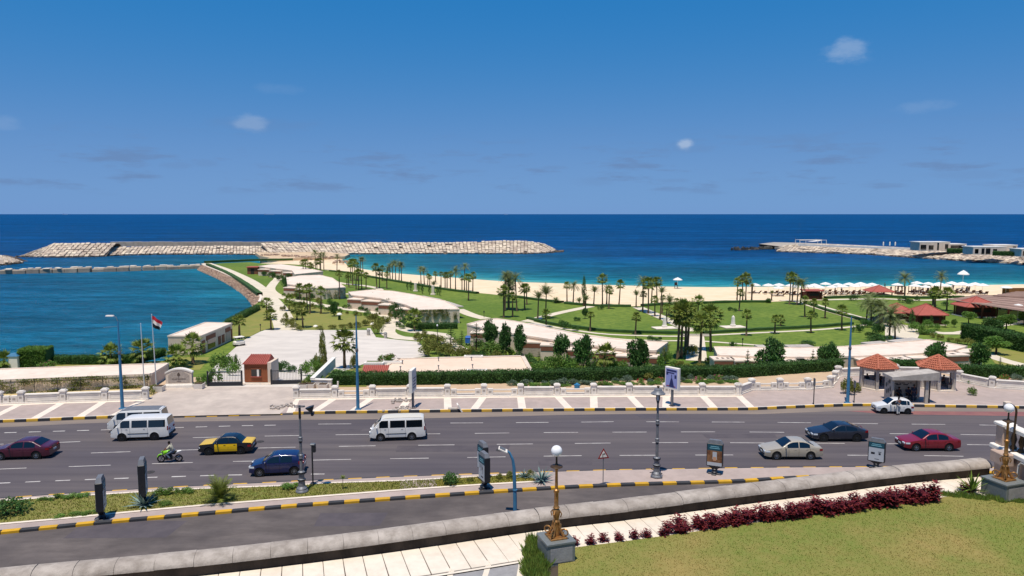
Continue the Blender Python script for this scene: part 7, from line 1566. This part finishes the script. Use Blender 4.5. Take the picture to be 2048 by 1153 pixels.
for px, by, ty, w in ((981, 708, 644, 25), (1012, 716, 652, 23), (1040, 718, 657, 22), (1122, 734, 671, 27), (1166, 750, 674, 32), (1273, 758, 683, 39)): tree(px, by, ty, w, 'round dark tree before the middle chalet block', 'round trees before the middle chalet', trunk=.3)
for px, by, ty, w, l in ((1540, 766, 687, 47, 'wide round dark tree rising from the hedge between two spindly conifers'), (1656, 758, 689, 40, 'round dark tree behind the hedge beside the tall blue lamp post'), (1870, 752.4, 688, 34, 'round dark tree right above an orange pavilion roof'), (1958, 742, 689, 34, 'round dark tree at the end of the right chalet block')): tree(px, by, ty, w, l, None, trunk=.3)
tree(1992, 709, 676, 40, 'flat-topped clipped tree on the dry lawn by the tall hedge', m='leaf_mid', trunk=.45)
for px, by, ty, w in ((1937, 648, 624, 22), (2012, 661, 630, 28), (2048, 650, 625, 26), (1908, 655, 640, 10), (1890, 655, 641, 12)): tree(px, by, ty, w, 'small clipped ball tree on the lawn by the beach bar', 'clipped trees by the beach bar', m='leaf_mid', trunk=.4)
tree(1985, 662, 638, 34, 'broad dark shrub tree behind the tall hedge', trunk=.1)
tree(1170, 638, 618, 10, 'tiny slim tree on the middle lawn', m='leaf_dark', trunk=.3)
tree(668, 633, 607, 14, 'little dark tree in the round bed', m='leaf_dark', trunk=.25)
# conifers with tiers
def pine_mesh(seed):
    r = random.Random(seed); mb = MB()
    for t in range(9):
        z = .12+t*.1; rr = .34*(1-t/10)
        for k in range(7):
            a = k*2*PI/7+t*.5; d = Vector((math.cos(a), math.sin(a), r.uniform(-.1, .2)))
            for j in range(4):
                b = Vector((0, 0, z))+d*rr*(j+.5)/4; leaf(mb, b, d+rv(r)*.4, Vector((0, 0, 1)), rr*.45, .035)
                leaf(mb, b, d+rv(r)*.7, rv(r), rr*.35, .03)
    return mb.mesh('foliage')
PIN = [pine_mesh(260+k) for k in range(2)]; PT = MB().tube([(0, 0, 0), (0, 0, 1)], [.03, .008], 5).mesh('trunk')
for i, (px, by, ty, l) in enumerate(((902, 695, 648, 'dark tiered conifer nearest the winding path'), (924, 705, 661, 'dark tiered conifer beside the blue cart'), (953, 706, 646, 'tall slim conifer between blue cart and chalet'), (1078, 738, 704, 'tiered conifer behind the roof terrace corner'), (1189, 738, 712, 'small conifer between round tree and fan palm'), (1494, 763, 699, 'spindly tiered conifer before the right chalet'), (1624, 757, 699, 'spindly tiered conifer between two round trees'), (2000, 732, 712, 'small conifer in the dry lawn corner'))):
    p = P(px, by, RZ); h = ZAT(ty, p.y)-p.z; r = thing('conifer', l, 'tree', p, R.uniform(0, 6)); o = obj('foliage', PIN[i % 2], 'leaf_dark', r); o.scale = (h*.9 if i < 5 else h*.6,)*2+(h,); t = obj('trunk', PT, 'bark', r); t.scale = (h, h, h)
# slim cypresses
CY = crown(280, 700, .16, .16, .5, 12, .06).mesh('foliage')
for px, by, ty in ((1168, 612, 556),): p = PG(px, by); h = ZAT(ty, p.y)-p.z; r = thing('cypress', 'tall narrow cypress at the beach edge of the middle lawn', 'tree', p); o = obj('foliage', CY, 'leaf_dark', r, (0, 0, h/2)); o.scale = (h*.45, h*.45, h*.98); t = obj('trunk', PT, 'bark', r); t.scale = (h*2, h*2, h*.6)
for px, by, ty, k in ((815, 580, 565, 0), (822, 582, 563, 0), (838, 584, 565, 0), (845, 588, 570, 0), (859, 590, 574, 0), (875, 590, 575, 0), (880, 592, 572, 0), (1379, 640, 617, 0), (1848, 652, 630, 1), (1862, 655, 632, 1), (1823, 658, 622, 1)):
    p = PG(px, by); h = ZAT(ty, p.y)-p.z; r = thing('cypress', 'slim dark cypress at the garden pavilion' if k else ('slim dark cypress of the statue garden' if px < 1000 else 'slim dark cypress beside the palm avenue'), 'tree', p, 0, 'cypresses at the pavilion' if k else ('cypresses of the statue garden' if px < 1000 else None)); o = obj('foliage', CY, 'leaf_dark', r, (0, 0, h/2)); o.scale = (h*.8, h*.8, h*.98); t = obj('trunk', PT, 'bark', r); t.scale = (h, h, h*.5)
for px, by, ty in ((866, 590, 571), (831, 583, 566)):
    p = PG(px, by); h = ZAT(ty, p.y)-p.z; r = thing('garden_column', 'pale square column in the statue garden', 'column', p, 0, 'columns in the statue garden'); mb = MB(); mb.bbox((0, 0, h/2), (.7, .7, h), .05); obj('shaft', mb, 'paver_cream', r); mb = MB(); mb.bbox((0, 0, .15), (1.2, 1.2, .3), .04); obj('plinth', mb, 'paver_cream', r)
# ---- hedges with leaf skins
def hedge(px, d, h, label, n, m='leaf_dark', z=0, size=.15, ends=True):
    pl = resample(catmull(PL(px, z), 2), step=1.2); r = thing('hedge', label, 'hedge'); a = pl; b = offset(pl, d); J = lambda: R.uniform(-.06, .06)
    zv = Vector((0, 0, h)); ins = .1; mb = MB(); lo = offset(pl, ins); hi = offset(pl, d-ins)
    mb.strip([lo, [p+Vector((J(), J(), h-ins+J())) for p in lo], [p+Vector((J(), J(), h-ins+J())) for p in hi], hi])
    mb.v = [(v[0], v[1], v[2]) for v in mb.v]; obj('core', mb, 'hedge_low', r)
    for q0, q1 in ((lo[0], hi[0]), (lo[-1], hi[-1])): obj('core_end', MB().add([q0, q1, q1+Vector((0, 0, h-ins)), q0+Vector((0, 0, h-ins))], [(0, 1, 2, 3)]), 'hedge_low', r)
    mb = MB(); q = random.Random(len(px)*7+n)
    for i in range(n):
        k = q.random()*(len(pl)-1.001); i0 = int(k); f = k-i0; A_ = a[i0].lerp(a[i0+1], f); B_ = b[i0].lerp(b[i0+1], f); dn = (A_-B_).normalized(); u = q.random(); wob = .04*math.sin(k*2.1)+.03*math.sin(k*5.3)
        if u < .55: p = A_+dn*(q.uniform(-.12, .06)+wob)+Vector((0, 0, q.random()*h)); nn = dn
        elif u < .92: p = A_.lerp(B_, q.random())+Vector((0, 0, h+q.uniform(-.12, .07)+wob)); nn = Vector((0, 0, 1))
        else: p = B_+Vector((0, 0, q.random()*h)); nn = -dn
        leaf(mb, p, rv(q)+nn*.7, rv(q), size*q.uniform(.7, 1.4), size*q.uniform(.5, .75))
    obj('leaves', mb, m, r); return r
hedge([(661, 772.5), (800, 772), (1008, 768), (1200, 763), (1340, 760), (1480, 757), (1600, 748), (1688, 743)], 1.5, 1.30, 'long clipped hedge behind the promenade balustrade', 34000)
hedge([(1772, 745), (1838, 745)], 1.4, 1.25, 'short clipped hedge between the two tiled pavilions', 3500)
hedge([(1912, 755), (1970, 757), (2100, 760)], 1.4, 1.3, 'clipped hedge right of the pavilions', 6000)
hedge([(1921, 677), (1975, 689), (2100, 716)], 3.0, 2.3, 'tall dense hedge on the right beyond the pavilions', 15000, z=RZ, size=.2)
hedge([(100, 730), (200, 729.5), (262, 728), (300, 722), (333, 712)], 1.2, 1.15, 'dark clipped hedge along the basin edge', 8000, z=RZ)
hedge([(462, 652), (485, 639), (521, 620)], 1.2, 1.1, 'clipped hedge between dry lawn and basin', 5000, z=RZ)
hedge([(812, 655), (850, 659), (915, 658)], 1.4, 1.0, 'low hedge below the creeper-covered chalet end', 3000, z=RZ)
hedge([(36, 738), (92, 736)], 3.0, 2.5, 'tall clipped bush with slanting top beside the kiosk', 7000, z=RZ, m='leaf_mid', size=.18)
# ---- shrubs
S_ = lambda rows, label, group, m='leaf_mid', fl=None: [bush(*row, label, group, m if len(row) == 4 else m, flowers=fl) for row in rows]
S_([(430, 770, 26, 30), (415, 770, 20, 22), (440, 745, 34, 36), (455, 740, 26, 30), (466, 752, 22, 24), (474, 745, 14, 32), (403, 768, 18, 18)], 'leafy shrub in the corner behind the left gate', 'shrubs behind the left gate', 'leaf_mid')
S_([(612, 752, 26, 28), (628, 748, 24, 30), (640, 740, 20, 26), (645, 748, 26, 18), (622, 765, 30, 14), (635, 762, 26, 14), (655, 740, 20, 14)], 'leafy shrub on the slope right of the gate', 'shrubs right of the gate', 'leaf_mid')
S_([(646, 742, 12, 80), (649, 742, 10, 50), (632, 742, 9, 36), (710, 742, 10, 36), (704, 740, 8, 26)], 'thin tall cactus-like shrub in the parking court edge', 'thin tall shrubs at the court edge', 'leaf_olive')
S_([(568, 744, 24, 20), (557, 744, 20, 18), (584, 745, 18, 14)], 'dark cycad rosette behind the right gate', 'cycads behind the right gate', 'leaf_dark')
S_([(680, 757, 40, 16), (705, 757, 34, 14), (672, 752, 30, 12)], 'low green ground shrub before the fan palm', 'ground shrubs before the fan palm', 'leaf_mid')
S_([(606, 776, 18, 14), (620, 775, 16, 12), (646, 776, 15, 12), (398, 774, 20, 12), (308, 785, 20, 14), (300, 790, 18, 12), (290, 795, 14, 10)], 'small bushy plant in a stone tub by the gate drive', 'tub plants by the drive', 'leaf_olive')
for px, py in ((606, 779), (620, 778), (646, 779), (398, 778), (318, 783)):
    p = P(px, py, .12); r = thing('stone_tub', 'square stone flower tub by the gate drive', 'tub', p, 0, 'stone tubs by the drive'); mb = MB(); mb.box((0, .1, .28), (.9, .8, .56), taper=1.12); obj('tub', mb, 'balustrade', r); mb = MB(); mb.box((0, .1, .57), (.85, .75, .05)); obj('soil', mb, 'bark', r)
S_([(570, 650, 16, 14), (580, 655, 18, 14), (590, 660, 18, 12), (572, 638, 12, 12), (566, 622, 12, 10), (585, 648, 14, 12), (600, 662, 14, 10)], 'bushy shrub along the long path by the round bed', 'shrubs along the long path', 'leaf_olive')
S_([(755, 668, 22, 26), (760, 655, 22, 18), (770, 648, 20, 16), (745, 645, 20, 16), (730, 652, 18, 12), (715, 655, 18, 10), (700, 656, 16, 10), (685, 656, 14, 8), (665, 658, 16, 8), (640, 660, 16, 8)], 'shrub at the rim of the round bed', 'shrubs at the rim of the round bed', 'leaf_olive')
S_([(790, 632, 26, 24), (776, 625, 24, 24), (762, 615, 22, 22), (748, 608, 20, 20), (735, 605, 18, 18), (800, 645, 26, 26), (815, 652, 26, 22), (770, 604, 22, 18), (785, 612, 22, 20), (722, 602, 16, 16), (710, 600, 14, 14)], 'dark shrub before the curved chalet fronts', 'shrubs before the curved chalet', 'leaf_dark')
S_([(575, 580, 16, 18), (585, 585, 16, 18), (597, 590, 16, 20), (610, 595, 16, 16), (570, 572, 14, 16), (622, 600, 16, 12), (545, 556, 16, 12), (560, 562, 16, 12), (530, 552, 14, 10), (577, 560, 12, 12)], 'dark shrub before the farther chalets', 'shrubs before the farther chalets', 'leaf_dark')
S_([(846, 690, 22, 26), (858, 700, 26, 26), (872, 708, 30, 24), (890, 712, 30, 24), (905, 716, 26, 20), (850, 712, 26, 22), (925, 716, 26, 22), (945, 716, 24, 22), (880, 688, 26, 16), (866, 684, 22, 14), (838, 680, 18, 14), (895, 700, 20, 14), (915, 690, 20, 12), (965, 714, 20, 20)], 'mixed shrub in the bed right of the parking court', 'shrubs right of the parking court', 'leaf_olive')
S_([(981, 716, 44, 30), (1012, 712, 28, 16), (960, 700, 20, 20), (1000, 704, 20, 18)], 'bright green bush before the middle chalet', 'bright bushes before the middle chalet', 'leaf_mid')
S_([(1110, 754, 44, 44), (1132, 754, 34, 40), (1090, 738, 24, 22), (1075, 742, 26, 18), (1145, 738, 20, 20), (1226, 754, 38, 34), (1245, 754, 28, 30), (1320, 748, 26, 36), (1302, 752, 26, 26), (1335, 728, 18, 24), (1350, 735, 20, 14)], 'shrub between middle chalet and long hedge', 'shrubs between middle chalet and hedge', 'leaf_mid')
S_([(1385, 712, 28, 20), (1365, 738, 26, 14), (1400, 738, 24, 12), (1420, 730, 20, 16), (1475, 735, 30, 18), (1455, 737, 20, 14), (1495, 737, 24, 10)], 'shrub at the foot of the stout palms', 'shrubs at the stout palms', 'leaf_olive')
S_([(1310, 683, 14, 8), (1300, 682, 12, 10), (1320, 682, 10, 8), (1615, 690, 28, 8), (1466, 692, 16, 8)], 'dark low shrub behind the chalet roofs', 'low shrubs behind the chalet roofs', 'leaf_dark')
S_([(1154, 642, 14, 8), (1125, 655, 16, 14), (1133, 658, 18, 14), (1150, 662, 14, 10), (1202, 619, 14, 9)], 'clipped round shrub on the middle lawn', 'clipped shrubs on the middle lawn', 'leaf_dark')
S_([(1460, 622, 10, 8), (1470, 624, 8, 7), (1537, 606, 12, 9), (1629, 636, 12, 10), (1712, 665, 16, 14), (1735, 655, 20, 16)], 'clipped dark shrub on the obelisk lawn', 'clipped shrubs on the obelisk lawn', 'leaf_dark')
S_([(1740, 676, 18, 12), (1757, 672, 28, 24), (1720, 662, 16, 12), (1752, 684, 40, 14), (1775, 682, 20, 12), (1728, 650, 16, 14), (1782, 655, 14, 12)], 'clipped shrub in the clump at the paved turn', 'shrubs at the paved turn', 'leaf_dark')
S_([(1832, 665, 26, 18), (1845, 668, 26, 16), (1860, 670, 24, 12), (1870, 660, 20, 12), (1826, 655, 18, 12), (1855, 655, 18, 14)], 'rounded shrub in the island bed by the pavilion', 'shrubs in the island bed', 'leaf_mid')
S_([(1865, 675, 12, 8), (1880, 679, 14, 10), (1900, 684, 14, 9), (1915, 687, 18, 10), (1935, 690, 22, 12), (1890, 712, 34, 22), (1910, 716, 30, 16), (1925, 720, 28, 14), (1895, 722, 26, 14)], 'spiky light green plant near the right chalet end', 'spiky plants at the right chalet end', 'leaf_olive')
S_([(1707, 602, 16, 11), (1806, 606, 18, 12), (1820, 608, 14, 10), (1855, 615, 14, 8), (1834, 604, 10, 12), (1890, 612, 14, 8), (1637, 600, 14, 12)], 'dark shrub by the beach kiosks', 'shrubs by the beach kiosks', 'leaf_dark')
S_([(1940, 770, 10, 8), (1944, 793, 16, 18)], 'small shrub on the pavement right of the pavilions', 'small pavement shrubs', 'leaf_mid')
S_([(1700, 792, 22, 34), (1690, 790, 18, 30), (1712, 788, 16, 20)], 'wild shrub around the blue lamp post foot', 'shrubs around the blue lamp post', 'leaf_olive')
S_([(95, 737, 30, 15)], 'pink flowering oleander beside the tall clipped bush', None, 'leaf_mid', 'flower_pink')
S_([(770, 727, 26, 16), (782, 722, 22, 14)], 'red bougainvillea on the roof terrace edge', 'bougainvillea on the roof terrace', 'leaf_mid', 'flower_red')
for px, py, f in ((1028, 772, None), (1055, 770, None), (1083, 769, None), (1108, 771, None), (1130, 770, None), (1150, 771, None), (1167, 770, None), (1185, 770, None), (1211, 769, 'flower_pink'), (1232, 768, None), (1255, 768, None), (1280, 767, 'flower_red'), (1302, 766, None), (1322, 765, 'flower_red'), (1362, 764, None), (1380, 764, None), (1395, 764, 'flower_pink'), (1418, 763, None), (1432, 763, 'flower_pink'), (1450, 762, None), (1468, 761, None), (1985, 765, None), (2008, 762, 'flower_red'), (2030, 764, None)):
    bush(px+R.uniform(-6, 6), py+R.uniform(-2, 2), R.uniform(13, 26), R.uniform(8, 16), 'low shrub in the bed before the long hedge' if not f else 'low shrub with pink or red flowers before the long hedge', 'green bed shrubs before the hedge' if not f else 'flowering bed shrubs before the hedge', 'leaf_blue' if not f else 'leaf_mid', flowers=f)
for i in range(60):
    px = R.uniform(1020, 1470); bush(px, 773-(px-1020)*.018+R.uniform(-2, 3), 16, 6, 'low creeping plant on the earth before the long hedge', 'creeping plants before the hedge', 'leaf_mid', 'ground_cover_plant')
# median planting
mat('agave', '#5f7570', .7, .2, 4, col2='#7d918a', island=.25)
def agave_mesh(seed):
    r = random.Random(seed); mb = MB()
    for i in range(34):
        a = i*2.4; e = r.uniform(.15, 1.35); d = Vector((math.cos(a)*math.cos(e), math.sin(a)*math.cos(e), math.sin(e))); s = Vector((-math.sin(a), math.cos(a), 0)); l = r.uniform(.8, 1.1); k = len(mb.v)
        mb.v += [tuple(s*.03), tuple(-s*.03), tuple(d*l*.45-s*.06), tuple(d*l*.45+s*.06), tuple(d*l+Vector((0, 0, -.1)))]; mb.f += [(k, k+1, k+2, k+3), (k+3, k+2, k+4)]
    return mb.mesh('leaves')
AG = [agave_mesh(300), agave_mesh(301)]
for px, py, s, l in ((288, 1012, 1.35, 'spiky blue-green agave in front of the dark advertising box'), (1083, 962, 1.15, 'large spiky agave at the end of the median bed'), (1048, 955, .7, 'smaller spiky agave on the dry median bed')):
    r = thing('agave', l, 'agave', P(px, py, .08)); o = obj('leaves', AG[px % 2], 'agave', r); o.scale = (s,)*3; mb = MB(); mb.lathe([(.14, 0), (.1, .25), (.02, .3)], n=8); obj('heart', mb, 'agave', r)
bush(901, 970, 34, 24, 'round clipped bush on the dry median bed', None, 'leaf_dark'); bush(18, 1030, 64, 30, 'wide round bush on the median grass at the frame edge', None, 'leaf_dark')
for px, py, w, h in ((110, 1000, 26, 10), (140, 998, 26, 10), (165, 996, 24, 10), (85, 1003, 20, 8), (320, 992, 24, 14), (345, 990, 26, 14), (375, 988, 24, 13), (575, 978, 24, 11), (592, 976, 20, 10), (150, 1032, 26, 7), (180, 1030, 26, 8), (120, 1036, 22, 7), (330, 1012, 26, 8), (1000, 960, 16, 12), (1020, 958, 16, 14), (1062, 957, 16, 16), (940, 965, 14, 10)): bush(px, py, w, h, 'low leafy tuft along the edge of the median bed', 'tufts along the median bed', 'leaf_mid' if px < 900 else 'leaf_olive')
p = P(440, 1003, .07); r = thing('young_palm', 'bushy young palm with upright fronds on the median', 'palm', p); o = obj('crown', DATEUP[0], 'palm_leaf', r, (0, 0, .1)); o.scale = (1.5, 1.5, 2.0); o = obj('inner_fronds', DATEUP[1], 'palm_leaf', r, (0, 0, .05)); o.scale = (1.1, 1.1, 1.5)
p = P(685, 979, .07); r = thing('sapling', 'tiny thin sapling on the median grass', 'sapling', p); mb = MB(); mb.tube([(0, 0, 0), (.05, 0, .8)], .02, 5); obj('stem', mb, 'bark', r); o = obj('crown', DATEUP[0], 'palm_leaf', r, (.05, 0, .75)); o.scale = (.3,)*3
p = P(1935, 985, TZ); r = thing('yucca', 'green spiky yucca in the border beside the stair pedestal', 'yucca', P(1944, 990, TZ)); o = obj('leaves', AG[0], 'tuft', r, (0, 0, .15)); o.scale = (.75, .75, 1.0); mb = MB(); mb.lathe([(.1, 0), (.07, .3)], n=7); obj('stem', mb, 'bark', r)
# loose grass on the median
mb = MB(); V, F = [], []
bf, bn = resample(bed_far, 200), resample(bed_near, 200)
for i in range(16000):
    k = R.randrange(199); f = R.random(); p = bf[k].lerp(bf[k+1], f).lerp(bn[k].lerp(bn[k+1], f), R.random()); h = R.uniform(.05, .13); a = R.uniform(0, 2*PI); w = .03; j = len(V); V += [(p.x-w*math.cos(a), p.y-w*math.sin(a), .07), (p.x+w*math.cos(a), p.y+w*math.sin(a), .07), (p.x+R.uniform(-.08, .08), p.y+R.uniform(-.08, .08), .08+h)]; F.append((j, j+1, j+2))
mb.v, mb.f = V, F; stuff(tag(obj('median_turf', mb, mat('median_blade', '#747f30', .9, .3, .5, col2='#8a8440', island=.3, trans=.2)), 'rough grass growing in the median bed', 'grass'))
# creeper patches on the chalet end wall
vine(rC, cC, WP(836, 619.6), WP(919, 618), 2600, .9, 2.7, seed=9, top_bias=.5, clumps=30)
vine(rB, cB, WP(641, 577), WP(691, 575), 900, .2, 2.3, seed=10, clumps=22)
vine(rD, cD, WP(1312, 701), WP(1336, 684), 700, .5, 2.4, seed=11, clumps=12)

for x0_, x1_, y_, l in ((1893, 1945, 505.5, 'dark garden hedge between the two white villas on the breakwater'), (1985, 2040, 511.5, 'dark garden hedge before the portico villa on the breakwater')): hedge([(x0_, y_), ((x0_+x1_)/2, y_+.8), (x1_, y_+1.6)], 2.5, 1.8, l, 1500, z=.5, size=.35)

gr = resample([Vector((a, b, 0)) for a, b in ((566, 598), (600, 606), (640, 613), (690, 622), (740, 628), (775, 637), (800, 650))], 46)
for i, q in enumerate(gr):
    bush(q.x+R.uniform(-5, 5), q.y+R.choice((-6, 7))+R.uniform(-2, 2), R.uniform(7, 15), R.uniform(5, 12), 'low shrub lining the winding path before the chalets', 'shrubs lining the winding chalet path', R.choice(('leaf_dark', 'leaf_mid', 'leaf_olive')))
for i in range(40):
    px = R.choice((R.uniform(940, 1060), R.uniform(1060, 1330))); bush(px, 716+(px-940)*.085+R.uniform(0, 16), R.uniform(12, 26), R.uniform(10, 22), 'garden shrub between the middle chalet and roof terrace or hedge', 'shrubs in the middle chalet garden', R.choice(('leaf_dark', 'leaf_mid', 'leaf_olive', 'leaf_dark')))
# ================================================================== parasols and loungers
mat('parasol_white', '#e6e3dc', .8, trans=.1); mat('wicker', '#4a3024', .9, .2, 3); mat('cushion', '#c9beb0', .9)
def para(r, w, h):
    rise = w*.17; mb = MB(); n = 8; mb.lathe([(w/2, h-rise), (w*.27, h-rise*.45), (.03, h)], n=n, ph=PI/8); mb.f = mb.f[:-2]; mb.lathe([(w/2, h-rise-.10), (w/2, h-rise)], n=n, ph=PI/8); mb.f = mb.f[:-2]; obj('canopy', mb, 'parasol_white', r)
    mb = MB(); mb.tube([(0, 0, 0), (0, 0, h)], .04, 6); obj('pole', mb, 'white_paint', r); mb = MB(); mb.lathe([(.3, 0), (.3, .1), (.08, .14)], n=8); obj('foot', mb, 'concrete', r)
def beach_z(px, py):
    z = -1.5
    for _ in range(8):
        p = P(px, py, z); i = min(range(nb), key=lambda k: abs(A[k].x-p.x)+0*k); t = (p.y-A[i].y)/max(1, B[i].y-A[i].y); t = min(1, max(0, t)); z = RZ+(SEA-RZ)*t-.1*math.sin(PI*t)+.03
    return P(px, py, z)
proto = thing('beach_parasol', 'x', 'parasol', (0, 0, -50)); para(proto, 3.1, 2.55)
SP = [(35, 478), (135, 480), (215, 477), (212, 498), (300, 480), (340, 492), (430, 493), (480, 477), (563, 468), (515, 495), (610, 490), (655, 474), (690, 490), (740, 474), (785, 489), (825, 471), (862, 487), (910, 469), (955, 487), (1098, 475), (1245, 464), (1230, 487), (1330, 471), (1310, 491), (1410, 464), (1390, 480), (1505, 464), (1460, 484), (1560, 478), (1585, 466), (1625, 478), (1680, 474), (1735, 484), (1910, 496)]
for x, y in SP:
    px, py = 1500+x/3.737, 440+y/3.737; base = beach_z(px, py+18); dup(proto, base, R.uniform(0, .4), 'white parasol in the crowded rows over the loungers' if 300 < x < 1800 else 'white parasol on the sand apart from the crowded rows', 'crowded parasol rows' if 300 < x < 1800 else 'parasols apart from the rows', R.uniform(.95, 1.08))
b = beach_z(1355, 577); dup(proto, b, 0, 'single white parasol on a tall stand at the water edge', None, (.9, .9, 1.3))
b = beach_z(1925, 577); dup(proto, b, 0, 'white parasol raised high above the crowded rows', None, (1.0, 1.0, 2.1))
dup(proto, P(2035, 640, RZ+.02), 0, 'white parasol beside the beach bar', None, 1.25)
for px, py in ((1931, 503), (1988, 508), (2034, 511)): dup(proto, P(px, py, .5), 0, 'white parasol on the villa terrace of the breakwater', 'parasols on the villa terrace', 1.15)
for k in list(proto.children): bpy.data.objects.remove(k)
bpy.data.objects.remove(proto)
proto = thing('sun_lounger', 'x', 'sun lounger', (0, 0, -50))
mb = MB(); mb.bbox((.25, 0, .3), (1.3, .65, .09), .02); obj('seat', mb, 'wicker', proto); o = obj('backrest', MB().bbox((-.32, 0, 0), (.75, .65, .09), .02), 'wicker', proto, (-.38, 0, .32)); o.rotation_euler.y = .75
mb = MB(); mb.bbox((.3, 0, .38), (1.15, .55, .07), .02); obj('cushion', mb, 'cushion', proto)
for sx in (-.3, .8):
    for sy in (-.27, .27): mb = MB(); mb.box((sx, sy, .13), (.07, .07, .28)); obj('leg', mb, 'wicker', proto)
for i, (x, y) in enumerate(SP):
    for s_ in (-1, 1):
        px, py = 1500+x/3.737+s_*6.5, 440+y/3.737+20; b = beach_z(px, py); dup(proto, b+Vector((0, .0, .0)), PI/2+R.uniform(-.25, .25)+(0 if i % 3 else .6), 'dark brown sun lounger under the white parasols' if 300 < x < 1800 else 'dark brown sun lounger on the sand apart from the rows', 'loungers under the parasols' if 300 < x < 1800 else 'loungers apart from the rows', 1.15)
for k in list(proto.children): bpy.data.objects.remove(k)
bpy.data.objects.remove(proto)
r = thing('lifeguard_chair', 'dark timber chair on legs under the single parasol', 'chair', beach_z(1352, 577)); mb = MB(); mb.bbox((0, 0, 1.0), (.8, .8, .12), .02); obj('seat', mb, 'wicker', r); mb = MB(); mb.bbox((0, .35, 1.4), (.8, .1, .8), .02); obj('backrest', mb, 'wicker', r)
for sx in (-.35, .35):
    for sy in (-.35, .35): mb = MB(); mb.tube([(sx*1.2, sy*1.2, 0), (sx, sy, 1.0)], .05, 5); obj('leg', mb, 'wicker', r)
for px, py, l in ((1800, 590, 'brown wicker beach cabin near the tall parasol palm'), (1827, 587, 'brown slatted beach cabin frame before the sand rows'), (1850, 588, 'brown slatted beach cabin frame beside the feathery palm')):
    p = beach_z(px, py); r = thing('beach_cabin', l, 'cabin', p)
    for sx in (-1, 1):
        for sy in (-1, 1): mb = MB(); mb.box((sx*.95, sy*.8, 1.1), (.14, .14, 2.2)); obj('post', mb, 'wicker', r)
    mb = MB(); mb.bbox((0, 0, .4), (1.8, 1.5, .4), .03); obj('bed', mb, 'wicker', r)
    for k in range(7): mb = MB(); mb.box((-.95+k*.317, 0, 2.25), (.14, 1.9, .07)); obj('roof_slat', mb, 'wicker', r)
for i in range(16):
    px = R.uniform(1640, 1950); p = beach_z(px, R.uniform(577, 588)); person(['person in dark clothes among the beach parasols', 'person in pale clothes among the beach parasols', 'person in navy among the beach parasols'][i % 3], p, R.uniform(0, 6), {} , ['cloth_dark', 'cloth_white', 'cloth_navy'][i % 3], ['cloth_navy', 'cloth_dark', 'jeans'][i % 3], 'people among the beach parasols, ' + ['dark', 'pale', 'navy'][i % 3])
